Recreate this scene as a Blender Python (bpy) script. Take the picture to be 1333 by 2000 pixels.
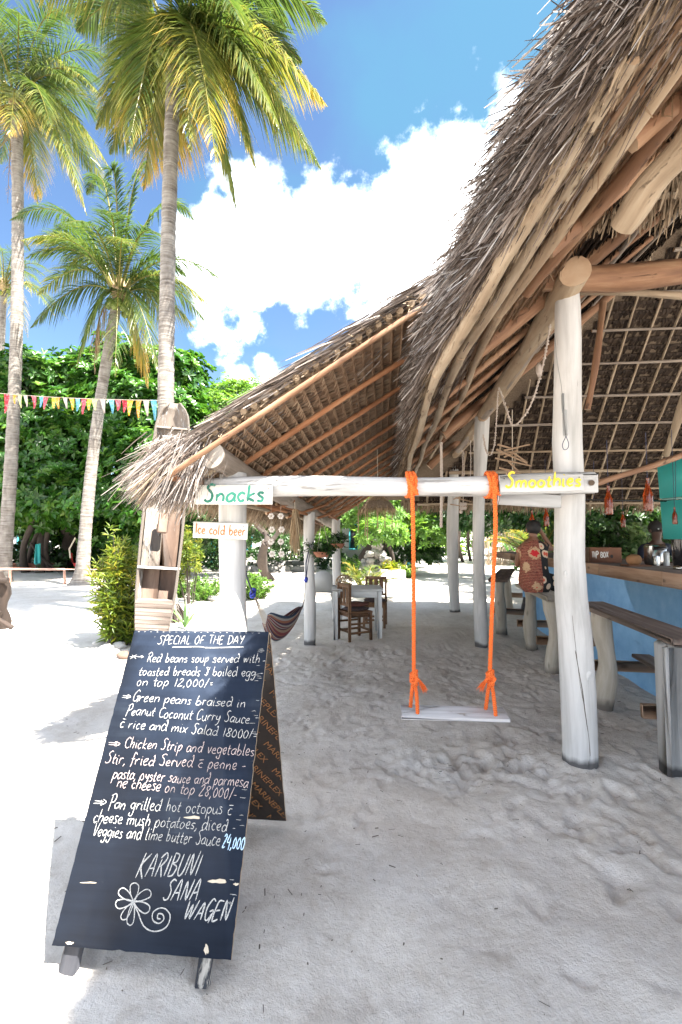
import bpy, math, random
import numpy as np
from mathutils import Vector, Matrix
random.seed(7); RNG = np.random.default_rng(11)
SC = bpy.context.scene; COL = SC.collection
for o in list(bpy.data.objects): bpy.data.objects.remove(o)

# ---------------------------------------------------------------- camera, sky, sun, exposure
FPX = 900.0; CAM_H = 1.6; PITCH = math.atan(50/FPX)
cam = bpy.data.cameras.new('camera'); co = bpy.data.objects.new('camera', cam); COL.objects.link(co)
cam.sensor_fit = 'VERTICAL'; cam.sensor_height = 36; cam.sensor_width = 24; cam.lens = 36*FPX/2000
cam.clip_start = 0.05; cam.clip_end = 2000
co.location = (0, 0, CAM_H); co.rotation_euler = (math.pi/2+PITCH, 0, 0)
SC.camera = co
SUN_TRAVEL = Vector((-0.53, 0.34, -1.0)).normalized()
SUN_EL = math.asin(-SUN_TRAVEL.z); SUN_AZ = math.atan2(-SUN_TRAVEL.x, -SUN_TRAVEL.y)   # azimuth from +Y towards +X
sun = bpy.data.lights.new('sun', 'SUN'); sun.energy = 5.0; sun.angle = math.radians(0.55); sun.color = (1.0, 0.95, 0.87)
so = bpy.data.objects.new('sun', sun); COL.objects.link(so); so.location = (10, -8, 20)
so.rotation_euler = SUN_TRAVEL.to_track_quat('-Z', 'Y').to_euler()
SC.view_settings.view_transform = 'Standard'; SC.view_settings.look = 'None'
SC.view_settings.gamma = 1; SC.view_settings.exposure = 2.62
try: SC.view_settings.use_curve_mapping = False
except Exception: pass
SC.render.engine = 'CYCLES'
SC.cycles.max_bounces = 8; SC.cycles.diffuse_bounces = 5; SC.cycles.transparent_max_bounces = 12

F_ = np.array([0, math.cos(PITCH), math.sin(PITCH)]); U_ = np.array([0, -math.sin(PITCH), math.cos(PITCH)])
R_ = np.array([1., 0, 0]); C_ = np.array([0, 0, CAM_H])
def ray(x, y):
    d = F_ + (x-666.5)/FPX*R_ + (1000-y)/FPX*U_
    return d/d[1]
def P(x, y, Y): return C_ + ray(x, y)*Y
def G(x, y, z=0.):
    r = ray(x, y); return C_ + r*((z-CAM_H)/r[2])
AX = np.array([0.088, 1, 0]); BX = np.array([1, -0.088, 0])
def W(u, v, z): return np.array([u+0.088*v, v-0.088*u, z])   # site frame: v along the roofs, u across

# ---- world
world = bpy.data.worlds.new('World'); SC.world = world; world.use_nodes = True
def build_world():
    nt = world.node_tree; N = nt.nodes; L = nt.links; N.clear()
    out = N.new('ShaderNodeOutputWorld'); bg = N.new('ShaderNodeBackground'); bg.inputs[1].default_value = 0.10
    sky = N.new('ShaderNodeTexSky'); sky.sky_type = 'NISHITA'; sky.sun_disc = False
    sky.sun_elevation = SUN_EL; sky.sun_rotation = SUN_AZ; sky.air_density = 1.0; sky.dust_density = 0.6; sky.ozone_density = 2.2
    tc = N.new('ShaderNodeTexCoord'); nrm = N.new('ShaderNodeVectorMath'); nrm.operation = 'NORMALIZE'
    L.new(tc.outputs['Generated'], nrm.inputs[0]); D = nrm.outputs[0]
    def math_(op, a, b=None, clamp=False):
        n = N.new('ShaderNodeMath'); n.operation = op; n.use_clamp = clamp
        for i, v in enumerate((a, b)):
            if v is None: continue
            if isinstance(v, (int, float)): n.inputs[i].default_value = v
            else: L.new(v, n.inputs[i])
        return n.outputs[0]
    def noise(scale, detail, rough, off=(0, 0, 0), vec=None, st=(1, 1, 1)):
        m = N.new('ShaderNodeMapping'); m.inputs['Location'].default_value = off; m.inputs['Scale'].default_value = st
        L.new(vec or D, m.inputs['Vector'])
        n = N.new('ShaderNodeTexNoise'); n.inputs['Scale'].default_value = scale; n.inputs['Detail'].default_value = detail
        n.inputs['Roughness'].default_value = rough; L.new(m.outputs[0], n.inputs['Vector']); return n.outputs['Fac']
    def sstep(v, a, b):
        n = N.new('ShaderNodeMapRange'); n.interpolation_type = 'SMOOTHSTEP'; n.clamp = True
        n.inputs[1].default_value = a; n.inputs[2].default_value = b; L.new(v, n.inputs[0]); return n.outputs[0]
    # cumulus lumps: direction (from picture angles) and angular radius
    lumps = [(860, 410, .145), (800, 470, .14), (700, 490, .13), (610, 500, .13), (500, 500, .125), (430, 470, .09), (385, 480, .07),
             (920, 360, .09), (880, 315, .06), (645, 420, .06), (560, 450, .07), (480, 400, .05), (950, 430, .09), (740, 530, .08),
             (440, 655, .055), (492, 640, .04), (410, 650, .04), (520, 715, .035), (470, 745, .04), (590, 735, .03),
             (990, 220, .04), (1000, 290, .05)]
    cur = None
    for (x, y, r) in lumps:
        d = ray(x, y); d = d/np.linalg.norm(d)
        dn = N.new('ShaderNodeVectorMath'); dn.operation = 'DISTANCE'; L.new(D, dn.inputs[0]); dn.inputs[1].default_value = tuple(d)
        v = math_('SUBTRACT', 1.0 if r >= .07 else .62, math_('MULTIPLY', dn.outputs['Value'], (1 if r >= .07 else .5)/r))
        cur = v if cur is None else math_('MAXIMUM', cur, v)
    n1 = noise(7, 12, .62, (3, 1, 2)); n2 = noise(2.6, 10, .58, (8, 2, 5), st=(1, 1, 2.2))
    n4 = noise(22, 6, .6, (5, 3, 9)); lum = math_('ADD', math_('ADD', cur, math_('MULTIPLY', math_('SUBTRACT', n1, 0.5), 2.5)), math_('MULTIPLY', math_('SUBTRACT', n4, 0.5), .7))
    c1 = sstep(lum, 0.0, 0.55)
    # unseen cloud elsewhere in the sky, by noise alone, thickened to brighten the shade; kept away from the mapped part by a soft cap
    capd = ray(560, 300); capd = capd/np.linalg.norm(capd)
    dn = N.new('ShaderNodeVectorMath'); dn.operation = 'DISTANCE'; L.new(D, dn.inputs[0]); dn.inputs[1].default_value = tuple(capd)
    away = sstep(dn.outputs['Value'], .62, .95)
    c2 = math_('MULTIPLY', sstep(n2, .47, .58), away)
    # thin veil
    vd = ray(980, 90); vd = vd/np.linalg.norm(vd)
    dv = N.new('ShaderNodeVectorMath'); dv.operation = 'DISTANCE'; L.new(D, dv.inputs[0]); dv.inputs[1].default_value = tuple(vd)
    n3 = noise(3.5, 8, .5, (1, 7, 3))
    veil = math_('MULTIPLY', sstep(math_('ADD', math_('SUBTRACT', 1, math_('MULTIPLY', dv.outputs['Value'], 1/.27)), math_('MULTIPLY', math_('SUBTRACT', n3, .5), 2.4)), 0.0, .7), .85)
    # thin mist round the cumulus and towards the horizon
    mist = math_('MULTIPLY', sstep(math_('ADD', cur, math_('MULTIPLY', math_('SUBTRACT', n2, .5), 2.5)), -.1, .8), .55)
    tot = math_('MAXIMUM', c1, c2, True); thin = math_('MAXIMUM', veil, mist, True)
    hs = N.new('ShaderNodeHueSaturation'); hs.inputs['Saturation'].default_value = 1.08; hs.inputs['Value'].default_value = .50
    L.new(sky.outputs[0], hs.inputs['Color'])
    mixc = N.new('ShaderNodeMix'); mixc.data_type = 'RGBA'
    cc = N.new('ShaderNodeMix'); cc.data_type = 'RGBA'; cc.inputs[6].default_value = (7.0, 7.4, 7.9, 1); cc.inputs[7].default_value = (10, 10, 10, 1)
    L.new(sstep(lum, .1, 1.0), cc.inputs[0])
    mt = N.new('ShaderNodeMix'); mt.data_type = 'RGBA'; L.new(thin, mt.inputs[0]); L.new(hs.outputs[0], mt.inputs[6]); mt.inputs[7].default_value = (.38, .95, 1.45, 1)
    L.new(tot, mixc.inputs[0]); L.new(mt.outputs[2], mixc.inputs[6]); L.new(cc.outputs[2], mixc.inputs[7])
    L.new(mixc.outputs[2], bg.inputs[0]); L.new(bg.outputs[0], out.inputs[0])
build_world()

# ---------------------------------------------------------------- materials
MATS = {}
class NB:
    def __init__(s, name):
        s.m = bpy.data.materials.new(name); s.m.use_nodes = True; s.nt = s.m.node_tree; s.N = s.nt.nodes; s.L = s.nt.links
        s.b = s.N['Principled BSDF']; MATS[name] = s.m
    def attr(s, nm, fac=True):
        n = s.N.new('ShaderNodeAttribute'); n.attribute_name = nm; return n.outputs['Fac' if fac else 'Vector']
    def obj(s): return s.N.new('ShaderNodeTexCoord').outputs['Object']
    def mapping(s, v, sc=(1, 1, 1), loc=(0, 0, 0)):
        m = s.N.new('ShaderNodeMapping'); m.inputs['Scale'].default_value = sc; m.inputs['Location'].default_value = loc; s.L.new(v, m.inputs[0]); return m.outputs[0]
    def noise(s, v, scale, detail=4, rough=.55, dist=0):
        n = s.N.new('ShaderNodeTexNoise'); n.inputs['Scale'].default_value = scale; n.inputs['Detail'].default_value = detail
        n.inputs['Roughness'].default_value = rough; n.inputs['Distortion'].default_value = dist; s.L.new(v, n.inputs['Vector']); return n.outputs['Fac']
    def ramp(s, f, stops, const=False):
        r = s.N.new('ShaderNodeValToRGB'); e = r.color_ramp.elements
        if const: r.color_ramp.interpolation = 'CONSTANT'
        e[0].position, e[0].color = stops[0][0], (*stops[0][1], 1); e[1].position, e[1].color = stops[-1][0], (*stops[-1][1], 1)
        for p, c in stops[1:-1]:
            x = e.new(p); x.color = (*c, 1)
        s.L.new(f, r.inputs[0]); return r.outputs[0]
    def mix(s, f, a, b, mode='MIX'):
        n = s.N.new('ShaderNodeMix'); n.data_type = 'RGBA'; n.blend_type = mode
        for i, v in ((0, f), (6, a), (7, b)):
            if isinstance(v, (int, float)): n.inputs[i].default_value = v
            elif isinstance(v, tuple): n.inputs[i].default_value = (*v, 1)
            else: s.L.new(v, n.inputs[i])
        return n.outputs[2]
    def math(s, op, a, b=0.0, clamp=False):
        n = s.N.new('ShaderNodeMath'); n.operation = op; n.use_clamp = clamp
        for i, v in enumerate((a, b)):
            if isinstance(v, (int, float)): n.inputs[i].default_value = v
            else: s.L.new(v, n.inputs[i])
        return n.outputs[0]
    def color(s, c):
        if isinstance(c, tuple): s.b.inputs['Base Color'].default_value = (*c, 1)
        else: s.L.new(c, s.b.inputs['Base Color'])
        return s
    def rough(s, r):
        if isinstance(r, (int, float)): s.b.inputs['Roughness'].default_value = r
        else: s.L.new(r, s.b.inputs['Roughness'])
        return s
    def bump(s, h, dist=.01, strength=1.0):
        n = s.N.new('ShaderNodeBump'); n.inputs['Distance'].default_value = dist; n.inputs['Strength'].default_value = strength
        s.L.new(h, n.inputs['Height']); s.L.new(n.outputs[0], s.b.inputs['Normal']); return s
    def translucent(s, col, fac):
        t = s.N.new('ShaderNodeBsdfTranslucent'); s.L.new(col, t.inputs[0]) if not isinstance(col, tuple) else setattr(t.inputs[0], 'default_value', (*col, 1))
        mx = s.N.new('ShaderNodeMixShader'); mx.inputs[0].default_value = fac
        s.L.new(s.b.outputs[0], mx.inputs[1]); s.L.new(t.outputs[0], mx.inputs[2])
        s.L.new(mx.outputs[0], s.N['Material Output'].inputs['Surface']); return s

def flat(name, c, r=.6, var=.12, sc=8, metal=0):
    n = NB(name); v = n.noise(n.obj(), sc, 4)
    n.color(n.mix(n.math('MULTIPLY', v, 1.0), tuple(x*(1-var*1.5) for x in c), tuple(min(1, x*(1+var)) for x in c))).rough(r)
    n.b.inputs['Metallic'].default_value = metal; return n.m
def wood(name, cols, r=.75, gs=(28, 28, 2.2), knots=True, bump=.004, peel=None, stain=None):
    """grain runs along attribute gc.z"""
    n = NB(name); g = n.attr('gc', False)
    f = n.noise(n.mapping(g, gs), 1.0, 8, .62, .4); big = n.noise(n.mapping(g, (5, 5, 1.3)), 1.0, 5, .6, .3)
    c = n.ramp(n.math('ADD', n.math('MULTIPLY', f, .6), n.math('MULTIPLY', big, .4)), [(.30, cols[0]), (.5, cols[1]), (.68, cols[2])])
    h = f
    if knots:
        vo = n.N.new('ShaderNodeTexVoronoi'); vo.inputs['Scale'].default_value = 1.0; n.L.new(n.mapping(g, (7, 7, 3.0)), vo.inputs['Vector'])
        k = n.N.new('ShaderNodeMapRange'); k.inputs[1].default_value = .05; k.inputs[2].default_value = .16; k.inputs[3].default_value = 1; k.inputs[4].default_value = 0
        n.L.new(vo.outputs['Distance'], k.inputs[0]); c = n.mix(n.math('MULTIPLY', k.outputs[0], .65), c, tuple(x*.35 for x in cols[0]))
    if peel:
        pn = n.noise(n.mapping(g, (16, 16, 3)), 1.0, 9, .72, .8)
        pm = n.N.new('ShaderNodeMapRange'); pm.inputs[1].default_value = peel[0]; pm.inputs[2].default_value = peel[0]+.05; n.L.new(pn, pm.inputs[0])
        c = n.mix(pm.outputs[0], c, n.ramp(f, [(.3, peel[1]), (.7, peel[2])])); h = n.math('ADD', f, n.math('MULTIPLY', pm.outputs[0], -.7))
    if stain:
        ob = n.N.new('ShaderNodeSeparateXYZ'); geo = n.N.new('ShaderNodeNewGeometry'); n.L.new(geo.outputs['Position'], ob.inputs[0])
        sm = n.N.new('ShaderNodeMapRange'); sm.inputs[1].default_value = stain[0]; sm.inputs[2].default_value = stain[1]; sm.inputs[3].default_value = 1; sm.inputs[4].default_value = 0
        n.L.new(n.math('ADD', ob.outputs[2], n.math('MULTIPLY', n.math('SUBTRACT', big, .5), .12)), sm.inputs[0]); c = n.mix(sm.outputs[0], c, stain[2])
    n.color(c).rough(r).bump(h, bump, .9); return n.m

def make_mats():
    n = NB('sand'); geo = n.N.new('ShaderNodeNewGeometry'); p = geo.outputs['Position']
    a = n.noise(p, 1.3, 6, .6); b = n.noise(p, 14, 6, .65); c = n.noise(p, 160, 3, .6)
    base = n.ramp(n.math('ADD', n.math('MULTIPLY', a, .6), n.math('MULTIPLY', b, .4)), [(.32, (.47, .415, .355)), (.5, (.61, .565, .51)), (.66, (.69, .65, .605))])
    dk = n.ramp(n.noise(p, 46, 5, .7), [(.64, (0, 0, 0)), (.74, (1, 1, 1))]); mo = n.ramp(n.noise(p, 8, 8, .68, .6), [(.53, (0, 0, 0)), (.66, (1, 1, 1))])
    damp = n.N.new('ShaderNodeVectorMath'); damp.operation = 'DISTANCE'; damp.inputs[1].default_value = (1.0, 3.4, 0); n.L.new(p, damp.inputs[0])
    dmk = n.ramp(n.math('ADD', damp.outputs['Value'], n.math('MULTIPLY', n.noise(p, 3.2, 6, .6), 1.3)), [(.0, (1, 1, 1)), (.55, (1, 1, 1)), (1.0, (0, 0, 0))])
    base = n.mix(n.math('MULTIPLY', dmk, .55), base, (.34, .275, .22))
    tr = n.ramp(n.noise(p, .55, 5, .6), [(.42, (0, 0, 0)), (.62, (1, 1, 1))]); base = n.mix(n.math('MULTIPLY', tr, .35), base, (.42, .36, .31))
    base = n.mix(n.math('MULTIPLY', mo, .34), base, (.33, .275, .225)); base = n.mix(n.math('MULTIPLY', dk, .45), base, (.17, .14, .115))
    n.color(base).rough(.95)
    h = n.math('ADD', n.math('MULTIPLY', b, .45), n.math('ADD', n.math('MULTIPLY', c, .16), n.math('MULTIPLY', n.noise(p, 45, 6, .7), .45)))
    n.bump(h, .020, 1.0); n.b.inputs['Specular IOR Level'].default_value = .15
    wood('white_post', [(.33, .32, .30), (.53, .52, .505), (.66, .65, .635)], gs=(13, 13, 1.0), bump=.006, knots=False,
         peel=(.66, (.30, .25, .20), (.48, .43, .37)), stain=(.035, .075, (.09, .085, .085)))
    wood('white_beam', [(.26, .25, .24), (.52, .51, .495), (.70, .69, .67)], gs=(14, 14, 1.2), bump=.005, knots=False, peel=(.56, (.22, .21, .20), (.50, .47, .43)))
    wood('pale_pole', [(.17, .115, .07), (.33, .25, .17), (.46, .38, .28)], gs=(22, 22, 1.8), bump=.008, peel=(.60, (.10, .06, .035), (.22, .14, .085)))
    wood('plate_pole', [(.20, .13, .08), (.37, .27, .175), (.50, .41, .30)], gs=(14, 14, 1.6), bump=.010, peel=(.60, (.13, .08, .05), (.26, .17, .11)))
    wood('orange_pole', [(.15, .055, .024), (.31, .135, .06), (.44, .24, .13)], bump=.006, peel=(.62, (.09, .04, .022), (.2, .11, .065)))
    wood('brown_pole', [(.11, .05, .028), (.25, .13, .07), (.41, .27, .165)], gs=(15, 15, 1.5), bump=.010, peel=(.61, (.07, .035, .02), (.16, .09, .055)))
    wood('grey_pole', [(.15, .12, .10), (.27, .22, .18), (.38, .33, .28)], bump=.005)
    wood('cut_wood', [(.28, .17, .10), (.40, .27, .17), (.48, .36, .25)], gs=(4, 4, 4), knots=False, bump=.001)
    wood('cut_pale', [(.28, .24, .20), (.38, .34, .29), (.46, .42, .37)], gs=(4, 4, 4), knots=False, bump=.001)
    wood('stump_wood', [(.28, .24, .19), (.42, .37, .30), (.55, .50, .43)], gs=(14, 14, 1.5), bump=.006, stain=(.02, .10, (.14, .12, .10)))
    wood('dark_bark', [(.05, .038, .03), (.10, .08, .06), (.18, .145, .12)], gs=(18, 18, 2.5), bump=.01)
    wood('plank_dark', [(.08, .055, .045), (.15, .11, .09), (.25, .20, .165)], bump=.003)
    wood('plank_mid', [(.20, .12, .075), (.33, .21, .14), (.46, .33, .23)], gs=(30, 30, 2), bump=.003)
    wood('chair_wood', [(.10, .05, .025), (.19, .10, .05), (.28, .16, .09)], bump=.002)
    wood('table_paint', [(.58, .59, .57), (.70, .71, .69), (.78, .79, .77)], bump=.002, knots=False, peel=(.68, (.3, .27, .23), (.45, .4, .35)))
    wood('sign_cream', [(.66, .64, .57), (.76, .75, .69), (.82, .81, .76)], bump=.0015, knots=False, peel=(.70, (.5, .42, .30), (.62, .55, .44)))
    wood('seat_white', [(.36, .33, .31), (.60, .57, .56), (.74, .72, .71)], gs=(16, 16, 1.1), bump=.003, knots=False, peel=(.60, (.32, .27, .23), (.45, .40, .35)))
    wood('canoe_wood', [(.09, .07, .055), (.16, .13, .105), (.23, .195, .16)], gs=(10, 10, 1.4), bump=.006, knots=False, peel=(.53, (.28, .27, .26), (.38, .37, .36)))
    wood('canoe_brown', [(.035, .02, .012), (.085, .05, .033), (.15, .105, .075)], gs=(10, 10, 1.5), bump=.006, knots=False)
    wood('canoe_slat', [(.06, .045, .033), (.11, .085, .07), (.16, .135, .115)], gs=(30, 30, 3), bump=.003, knots=False)
    wood('red_wood', [(.010, .006, .004), (.024, .014, .009), (.05, .031, .022)], gs=(16, 16, 2), bump=.02)
    wood('board_leg', [(.012, .014, .020), (.035, .038, .048), (.07, .07, .08)], gs=(20, 20, 2), bump=.004, knots=False, peel=(.56, (.42, .38, .33), (.6, .56, .5)))
    wood('ply_edge', [(.38, .27, .17), (.5, .38, .26), (.6, .48, .35)], gs=(80, 80, 5), bump=.001, knots=False)
    # palm trunk: rings along gc.z
    n = NB('palm_trunk'); g = n.attr('gc', False)
    rings = n.noise(n.mapping(g, (1.5, 1.5, 22)), 1.0, 6, .6, .5); bl = n.noise(n.mapping(g, (6, 6, 3)), 1.0, 6, .65)
    c = n.ramp(n.math('ADD', n.math('MULTIPLY', rings, .6), n.math('MULTIPLY', bl, .4)), [(.36, (.075, .06, .05)), (.48, (.17, .15, .13)), (.62, (.27, .25, .225))])
    n.color(c).rough(.9).bump(rings, .03, 1)
    # thatch
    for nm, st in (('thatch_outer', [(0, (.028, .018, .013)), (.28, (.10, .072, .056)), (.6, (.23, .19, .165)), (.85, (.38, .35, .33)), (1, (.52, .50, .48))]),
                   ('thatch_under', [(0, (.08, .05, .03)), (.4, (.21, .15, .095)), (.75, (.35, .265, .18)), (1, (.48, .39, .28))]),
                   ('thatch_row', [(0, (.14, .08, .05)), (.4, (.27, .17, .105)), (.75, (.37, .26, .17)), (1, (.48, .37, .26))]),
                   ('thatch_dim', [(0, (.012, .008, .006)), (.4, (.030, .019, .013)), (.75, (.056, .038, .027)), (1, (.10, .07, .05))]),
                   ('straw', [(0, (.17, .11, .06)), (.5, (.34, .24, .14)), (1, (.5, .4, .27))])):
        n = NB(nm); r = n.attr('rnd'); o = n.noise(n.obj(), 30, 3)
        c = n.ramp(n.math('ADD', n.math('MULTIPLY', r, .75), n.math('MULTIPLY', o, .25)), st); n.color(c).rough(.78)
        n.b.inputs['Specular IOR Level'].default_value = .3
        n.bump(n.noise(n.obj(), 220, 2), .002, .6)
    n = NB('opaque_sheet'); o = n.noise(n.obj(), 60, 5); n.color(n.ramp(o, [(.3, (.09, .065, .045)), (.7, (.24, .18, .125))])).rough(.95)
    # leaves
    def leaf(nm, st, tr=.35, rough=.42, trc=1.5):
        n = NB(nm); r = n.attr('rnd'); c = n.ramp(r, st); n.color(c).rough(rough)
        tcol = n.mix(1.0, c, (trc, trc*1.0, trc*.55), 'MULTIPLY'); n.translucent(tcol, tr)
    leaf('palm_green', [(0, (.030, .060, .016)), (.4, (.070, .112, .030)), (.68, (.17, .175, .045)), (.88, (.38, .27, .055)), (1, (.46, .27, .07))], .42, .28, 1.45)
    leaf('palm_dry', [(0, (.16, .10, .06)), (.5, (.26, .17, .10)), (1, (.38, .27, .17))], .25, .7, 1.1)
    leaf('almond_leaf', [(0, (.018, .060, .010)), (.5, (.040, .125, .018)), (.85, (.085, .20, .030)), (1, (.14, .25, .04))], .35, .34, 1.4)
    leaf('feather_leaf', [(0, (.05, .12, .018)), (.5, (.10, .21, .035)), (1, (.20, .33, .06))], .48, .5, 1.5)
    leaf('yellow_leaf', [(0, (.09, .17, .015)), (.45, (.22, .27, .022)), (.8, (.42, .38, .03)), (1, (.55, .44, .06))], .45, .4, 1.3)
    leaf('lime_leaf', [(0, (.05, .10, .015)), (.5, (.13, .19, .025)), (.85, (.26, .28, .035)), (1, (.38, .33, .05))], .42, .4, 1.3)
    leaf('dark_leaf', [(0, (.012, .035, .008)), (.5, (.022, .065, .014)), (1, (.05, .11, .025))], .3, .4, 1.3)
    leaf('pale_leaf', [(0, (.10, .20, .07)), (.5, (.19, .31, .13)), (1, (.32, .43, .22))], .4, .5, 1.2)
    flat('tree_bark', (.055, .042, .034), .95, .3, 9); flat('coconut_green', (.13, .17, .03), .45, .25, 12)
    flat('orange_rope', (.85, .16, .02), .8, .15, 90)
    n = NB('orange_rope2'); g = n.attr('gc', False)
    w = n.N.new('ShaderNodeTexWave'); w.bands_direction = 'Z'; w.inputs['Scale'].default_value = 9; w.inputs['Distortion'].default_value = 1.5
    n.L.new(n.mapping(g, (12, 12, 3)), w.inputs['Vector']); n.color(n.ramp(w.outputs['Fac'], [(0, (.70, .10, .012)), (1, (.92, .22, .04))])).rough(.85).bump(w.outputs['Fac'], .003, .8)
    flat('jute', (.52, .45, .36), .9, .2, 60); flat('dark_cord', (.05, .055, .10), .8); flat('blue_cord', (.03, .05, .35), .7)
    # chalkboard
    n = NB('chalkboard'); o = n.obj(); g = n.attr('gc', False)
    a = n.noise(n.mapping(g, (3, 3, 3)), 1.0, 6, .6); s = n.noise(n.mapping(g, (1.2, 30, 3)), 1.0, 5, .6)
    c = n.ramp(n.math('ADD', n.math('MULTIPLY', a, .7), n.math('MULTIPLY', s, .3)), [(.35, (.006, .0105, .021)), (.55, (.014, .022, .040)), (.70, (.040, .054, .078))])
    sp = n.noise(n.mapping(g, (38, 38, 38)), 1.0, 3, .5); sm = n.ramp(sp, [(.765, (0, 0, 0)), (.785, (1, 1, 1))])
    sc2 = n.noise(n.mapping(g, (14, 60, 60)), 1.0, 4, .6); sm2 = n.ramp(sc2, [(.75, (0, 0, 0)), (.78, (1, 1, 1))])
    c = n.mix(sm, c, (.22, .21, .2)); c = n.mix(n.math('MULTIPLY', sm2, .4), c, (.10, .11, .12))
    n.color(c).rough(n.math('ADD', .55, n.math('MULTIPLY', a, .3))).bump(s, .001, .6); n.b.inputs['Specular IOR Level'].default_value = .25
    n = NB('chalk'); o = n.noise(n.obj(), 420, 3, .7); n.color(n.ramp(o, [(.38, (.07, .075, .09)), (.54, (.50, .49, .46))])).rough(.95)
    n = NB('chalk_pink'); o = n.noise(n.obj(), 420, 3, .7); n.color(n.ramp(o, [(.38, (.07, .065, .08)), (.54, (.52, .42, .39))])).rough(.95)
    n = NB('chalk_blue'); o = n.noise(n.obj(), 420, 3, .7); n.color(n.ramp(o, [(.36, (.1, .14, .2)), (.5, (.50, .70, .86))])).rough(.95)
    flat('chip_wood', (.55, .47, .36), .9, .2, 60)
    flat('ply_film', (.028, .018, .013), .45, .5, 16); flat('ply_orange', (.26, .115, .04), .6, .3, 120)
    for nm, c in (('paint_green', (.015, .17, .115)), ('paint_orange', (.72, .19, .05)), ('paint_yellow', (.85, .66, .04))):
        n = NB(nm); o = n.noise(n.obj(), 90, 4, .6); n.color(n.ramp(o, [(.3, tuple(x*.75 for x in c)), (.7, c)])).rough(.6)
    # counter
    n = NB('blue_wall'); o = n.obj(); a = n.noise(o, 1.6, 6, .65); b = n.noise(o, 9, 5, .6)
    n.color(n.ramp(n.math('ADD', n.math('MULTIPLY', a, .7), n.math('MULTIPLY', b, .3)), [(.35, (.15, .32, .54)), (.55, (.23, .43, .64)), (.68, (.33, .52, .70))])).rough(.7).bump(b, .006, .8)
    flat('turquoise', (.05, .46, .44), .5, .12, 3); flat('pale_line', (.35, .62, .58), .6)
    flat('amber_glass', (.30, .045, .008), .12, .2, 5); flat('steel', (.5, .5, .5), .22, .1, 6, 1.0); flat('black_gloss', (.012, .012, .014), .12)
    n = MATS['amber_glass'].node_tree.nodes['Principled BSDF']; n.inputs['Transmission Weight'].default_value = .55
    flat('skin_dark', (.20, .095, .055), .5, .15, 10); flat('skin_darker', (.075, .04, .028), .5, .15, 10); flat('hair_black', (.012, .01, .01), .7)
    flat('navy_shirt', (.012, .018, .04), .8); flat('plaster', (.46, .46, .45), .9, .06, 3); flat('door_blue', (.05, .38, .42), .6)
    flat('dark_opening', (.015, .015, .018), .5); flat('stone_grey', (.33, .31, .29), .95, .3, 5); flat('stone_white', (.42, .41, .39), .95, .2, 9)
    flat('terracotta', (.36, .15, .09), .85, .2, 8); flat('shell', (.50, .42, .36), .5, .15, 30); flat('shell_white', (.62, .58, .54), .4, .1, 30)
    flat('coconut_husk', (.30, .155, .07), .8, .25, 20); flat('tip_wood', (.23, .10, .055), .7, .2, 14); flat('white_print', (.72, .70, .66), .8)
    flat('rail_paint', (.62, .36, .28), .7, .3, 10); flat('tin', (.42, .43, .42), .45, .2, 8, .6); flat('red_cloth', (.45, .03, .03), .85)
    flat('cushion', (.085, .06, .06), .95, .4, 30); flat('cushion2', (.16, .06, .045), .95, .4, 30); flat('white_plastic', (.42, .42, .41), .4)
    flat('bolt', (.10, .07, .05), .6, .2, 10, .7); flat('twig', (.36, .24, .15), .85, .3, 30); flat('wood_block', (.15, .10, .075), .85, .2, 20)
    flat('green_paint', (.12, .20, .14), .7, .2, 6)
    for i, c in enumerate([(.62, .02, .04), (.80, .30, .02), (.05, .40, .22), (.50, .42, .36), (.10, .36, .50), (.70, .08, .12), (.85, .45, .03), (.60, .62, .25), (.75, .55, .45)]):
        n = NB('flag%d' % i); o = n.noise(n.obj(), 22, 2); n.color(n.mix(n.ramp(o, [(.52, (0, 0, 0)), (.56, (1, 1, 1))], False), c, tuple(min(1, x*.6+.25) for x in c))).rough(.8).translucent(c, .4)
    # hammock stripes along gc.x
    n = NB('hammock_stripe'); g = n.attr('gc', False); sx = n.N.new('ShaderNodeSeparateXYZ'); n.L.new(g, sx.inputs[0])
    m = n.math('FRACT', n.math('MULTIPLY', sx.outputs[0], 3.6))
    n.color(n.ramp(m, [(0, (.14, .025, .035)), (.12, (.30, .27, .24)), (.2, (.05, .02, .045)), (.32, (.26, .10, .055)), (.42, (.32, .29, .26)), (.5, (.025, .045, .09)), (.62, (.18, .035, .04)), (.74, (.28, .19, .13)), (.84, (.07, .022, .03)), (.92, (.30, .27, .25))], True)).rough(.9)
    n = NB('dress'); o = n.obj(); sx = n.N.new('ShaderNodeSeparateXYZ'); n.L.new(o, sx.inputs[0])
    w = n.N.new('ShaderNodeTexWave'); w.bands_direction = 'Z'; w.inputs['Scale'].default_value = 17; w.inputs['Distortion'].default_value = 3; w.inputs['Detail'].default_value = 2; w.inputs['Detail Scale'].default_value = 6
    n.L.new(n.mapping(o, (.6, .6, 1)), w.inputs['Vector'])
    st = n.ramp(w.outputs['Fac'], [(0, (.025, .014, .012)), (.3, (.16, .03, .02)), (.5, (.38, .03, .03)), (.8, (.30, .14, .08))])
    vo = n.N.new('ShaderNodeTexVoronoi'); vo.inputs['Scale'].default_value = 4.6; n.L.new(n.mapping(o, (1, 1, 1), (.1, 0, .13)), vo.inputs['Vector'])
    fl = n.ramp(n.math('ADD', vo.outputs['Distance'], n.math('MULTIPLY', n.noise(o, 30, 3, .7), .5)), [(.0, (.50, .012, .02)), (.44, (.50, .012, .02)), (.45, (.46, .30, .17)), (.60, (.46, .30, .17)), (.61, (0, 0, 0)), (1, (0, 0, 0))], True)
    fm = n.ramp(n.math('ADD', vo.outputs['Distance'], n.math('MULTIPLY', n.noise(o, 30, 3, .7), .5)), [(.60, (1, 1, 1)), (.61, (0, 0, 0))], True)
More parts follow.
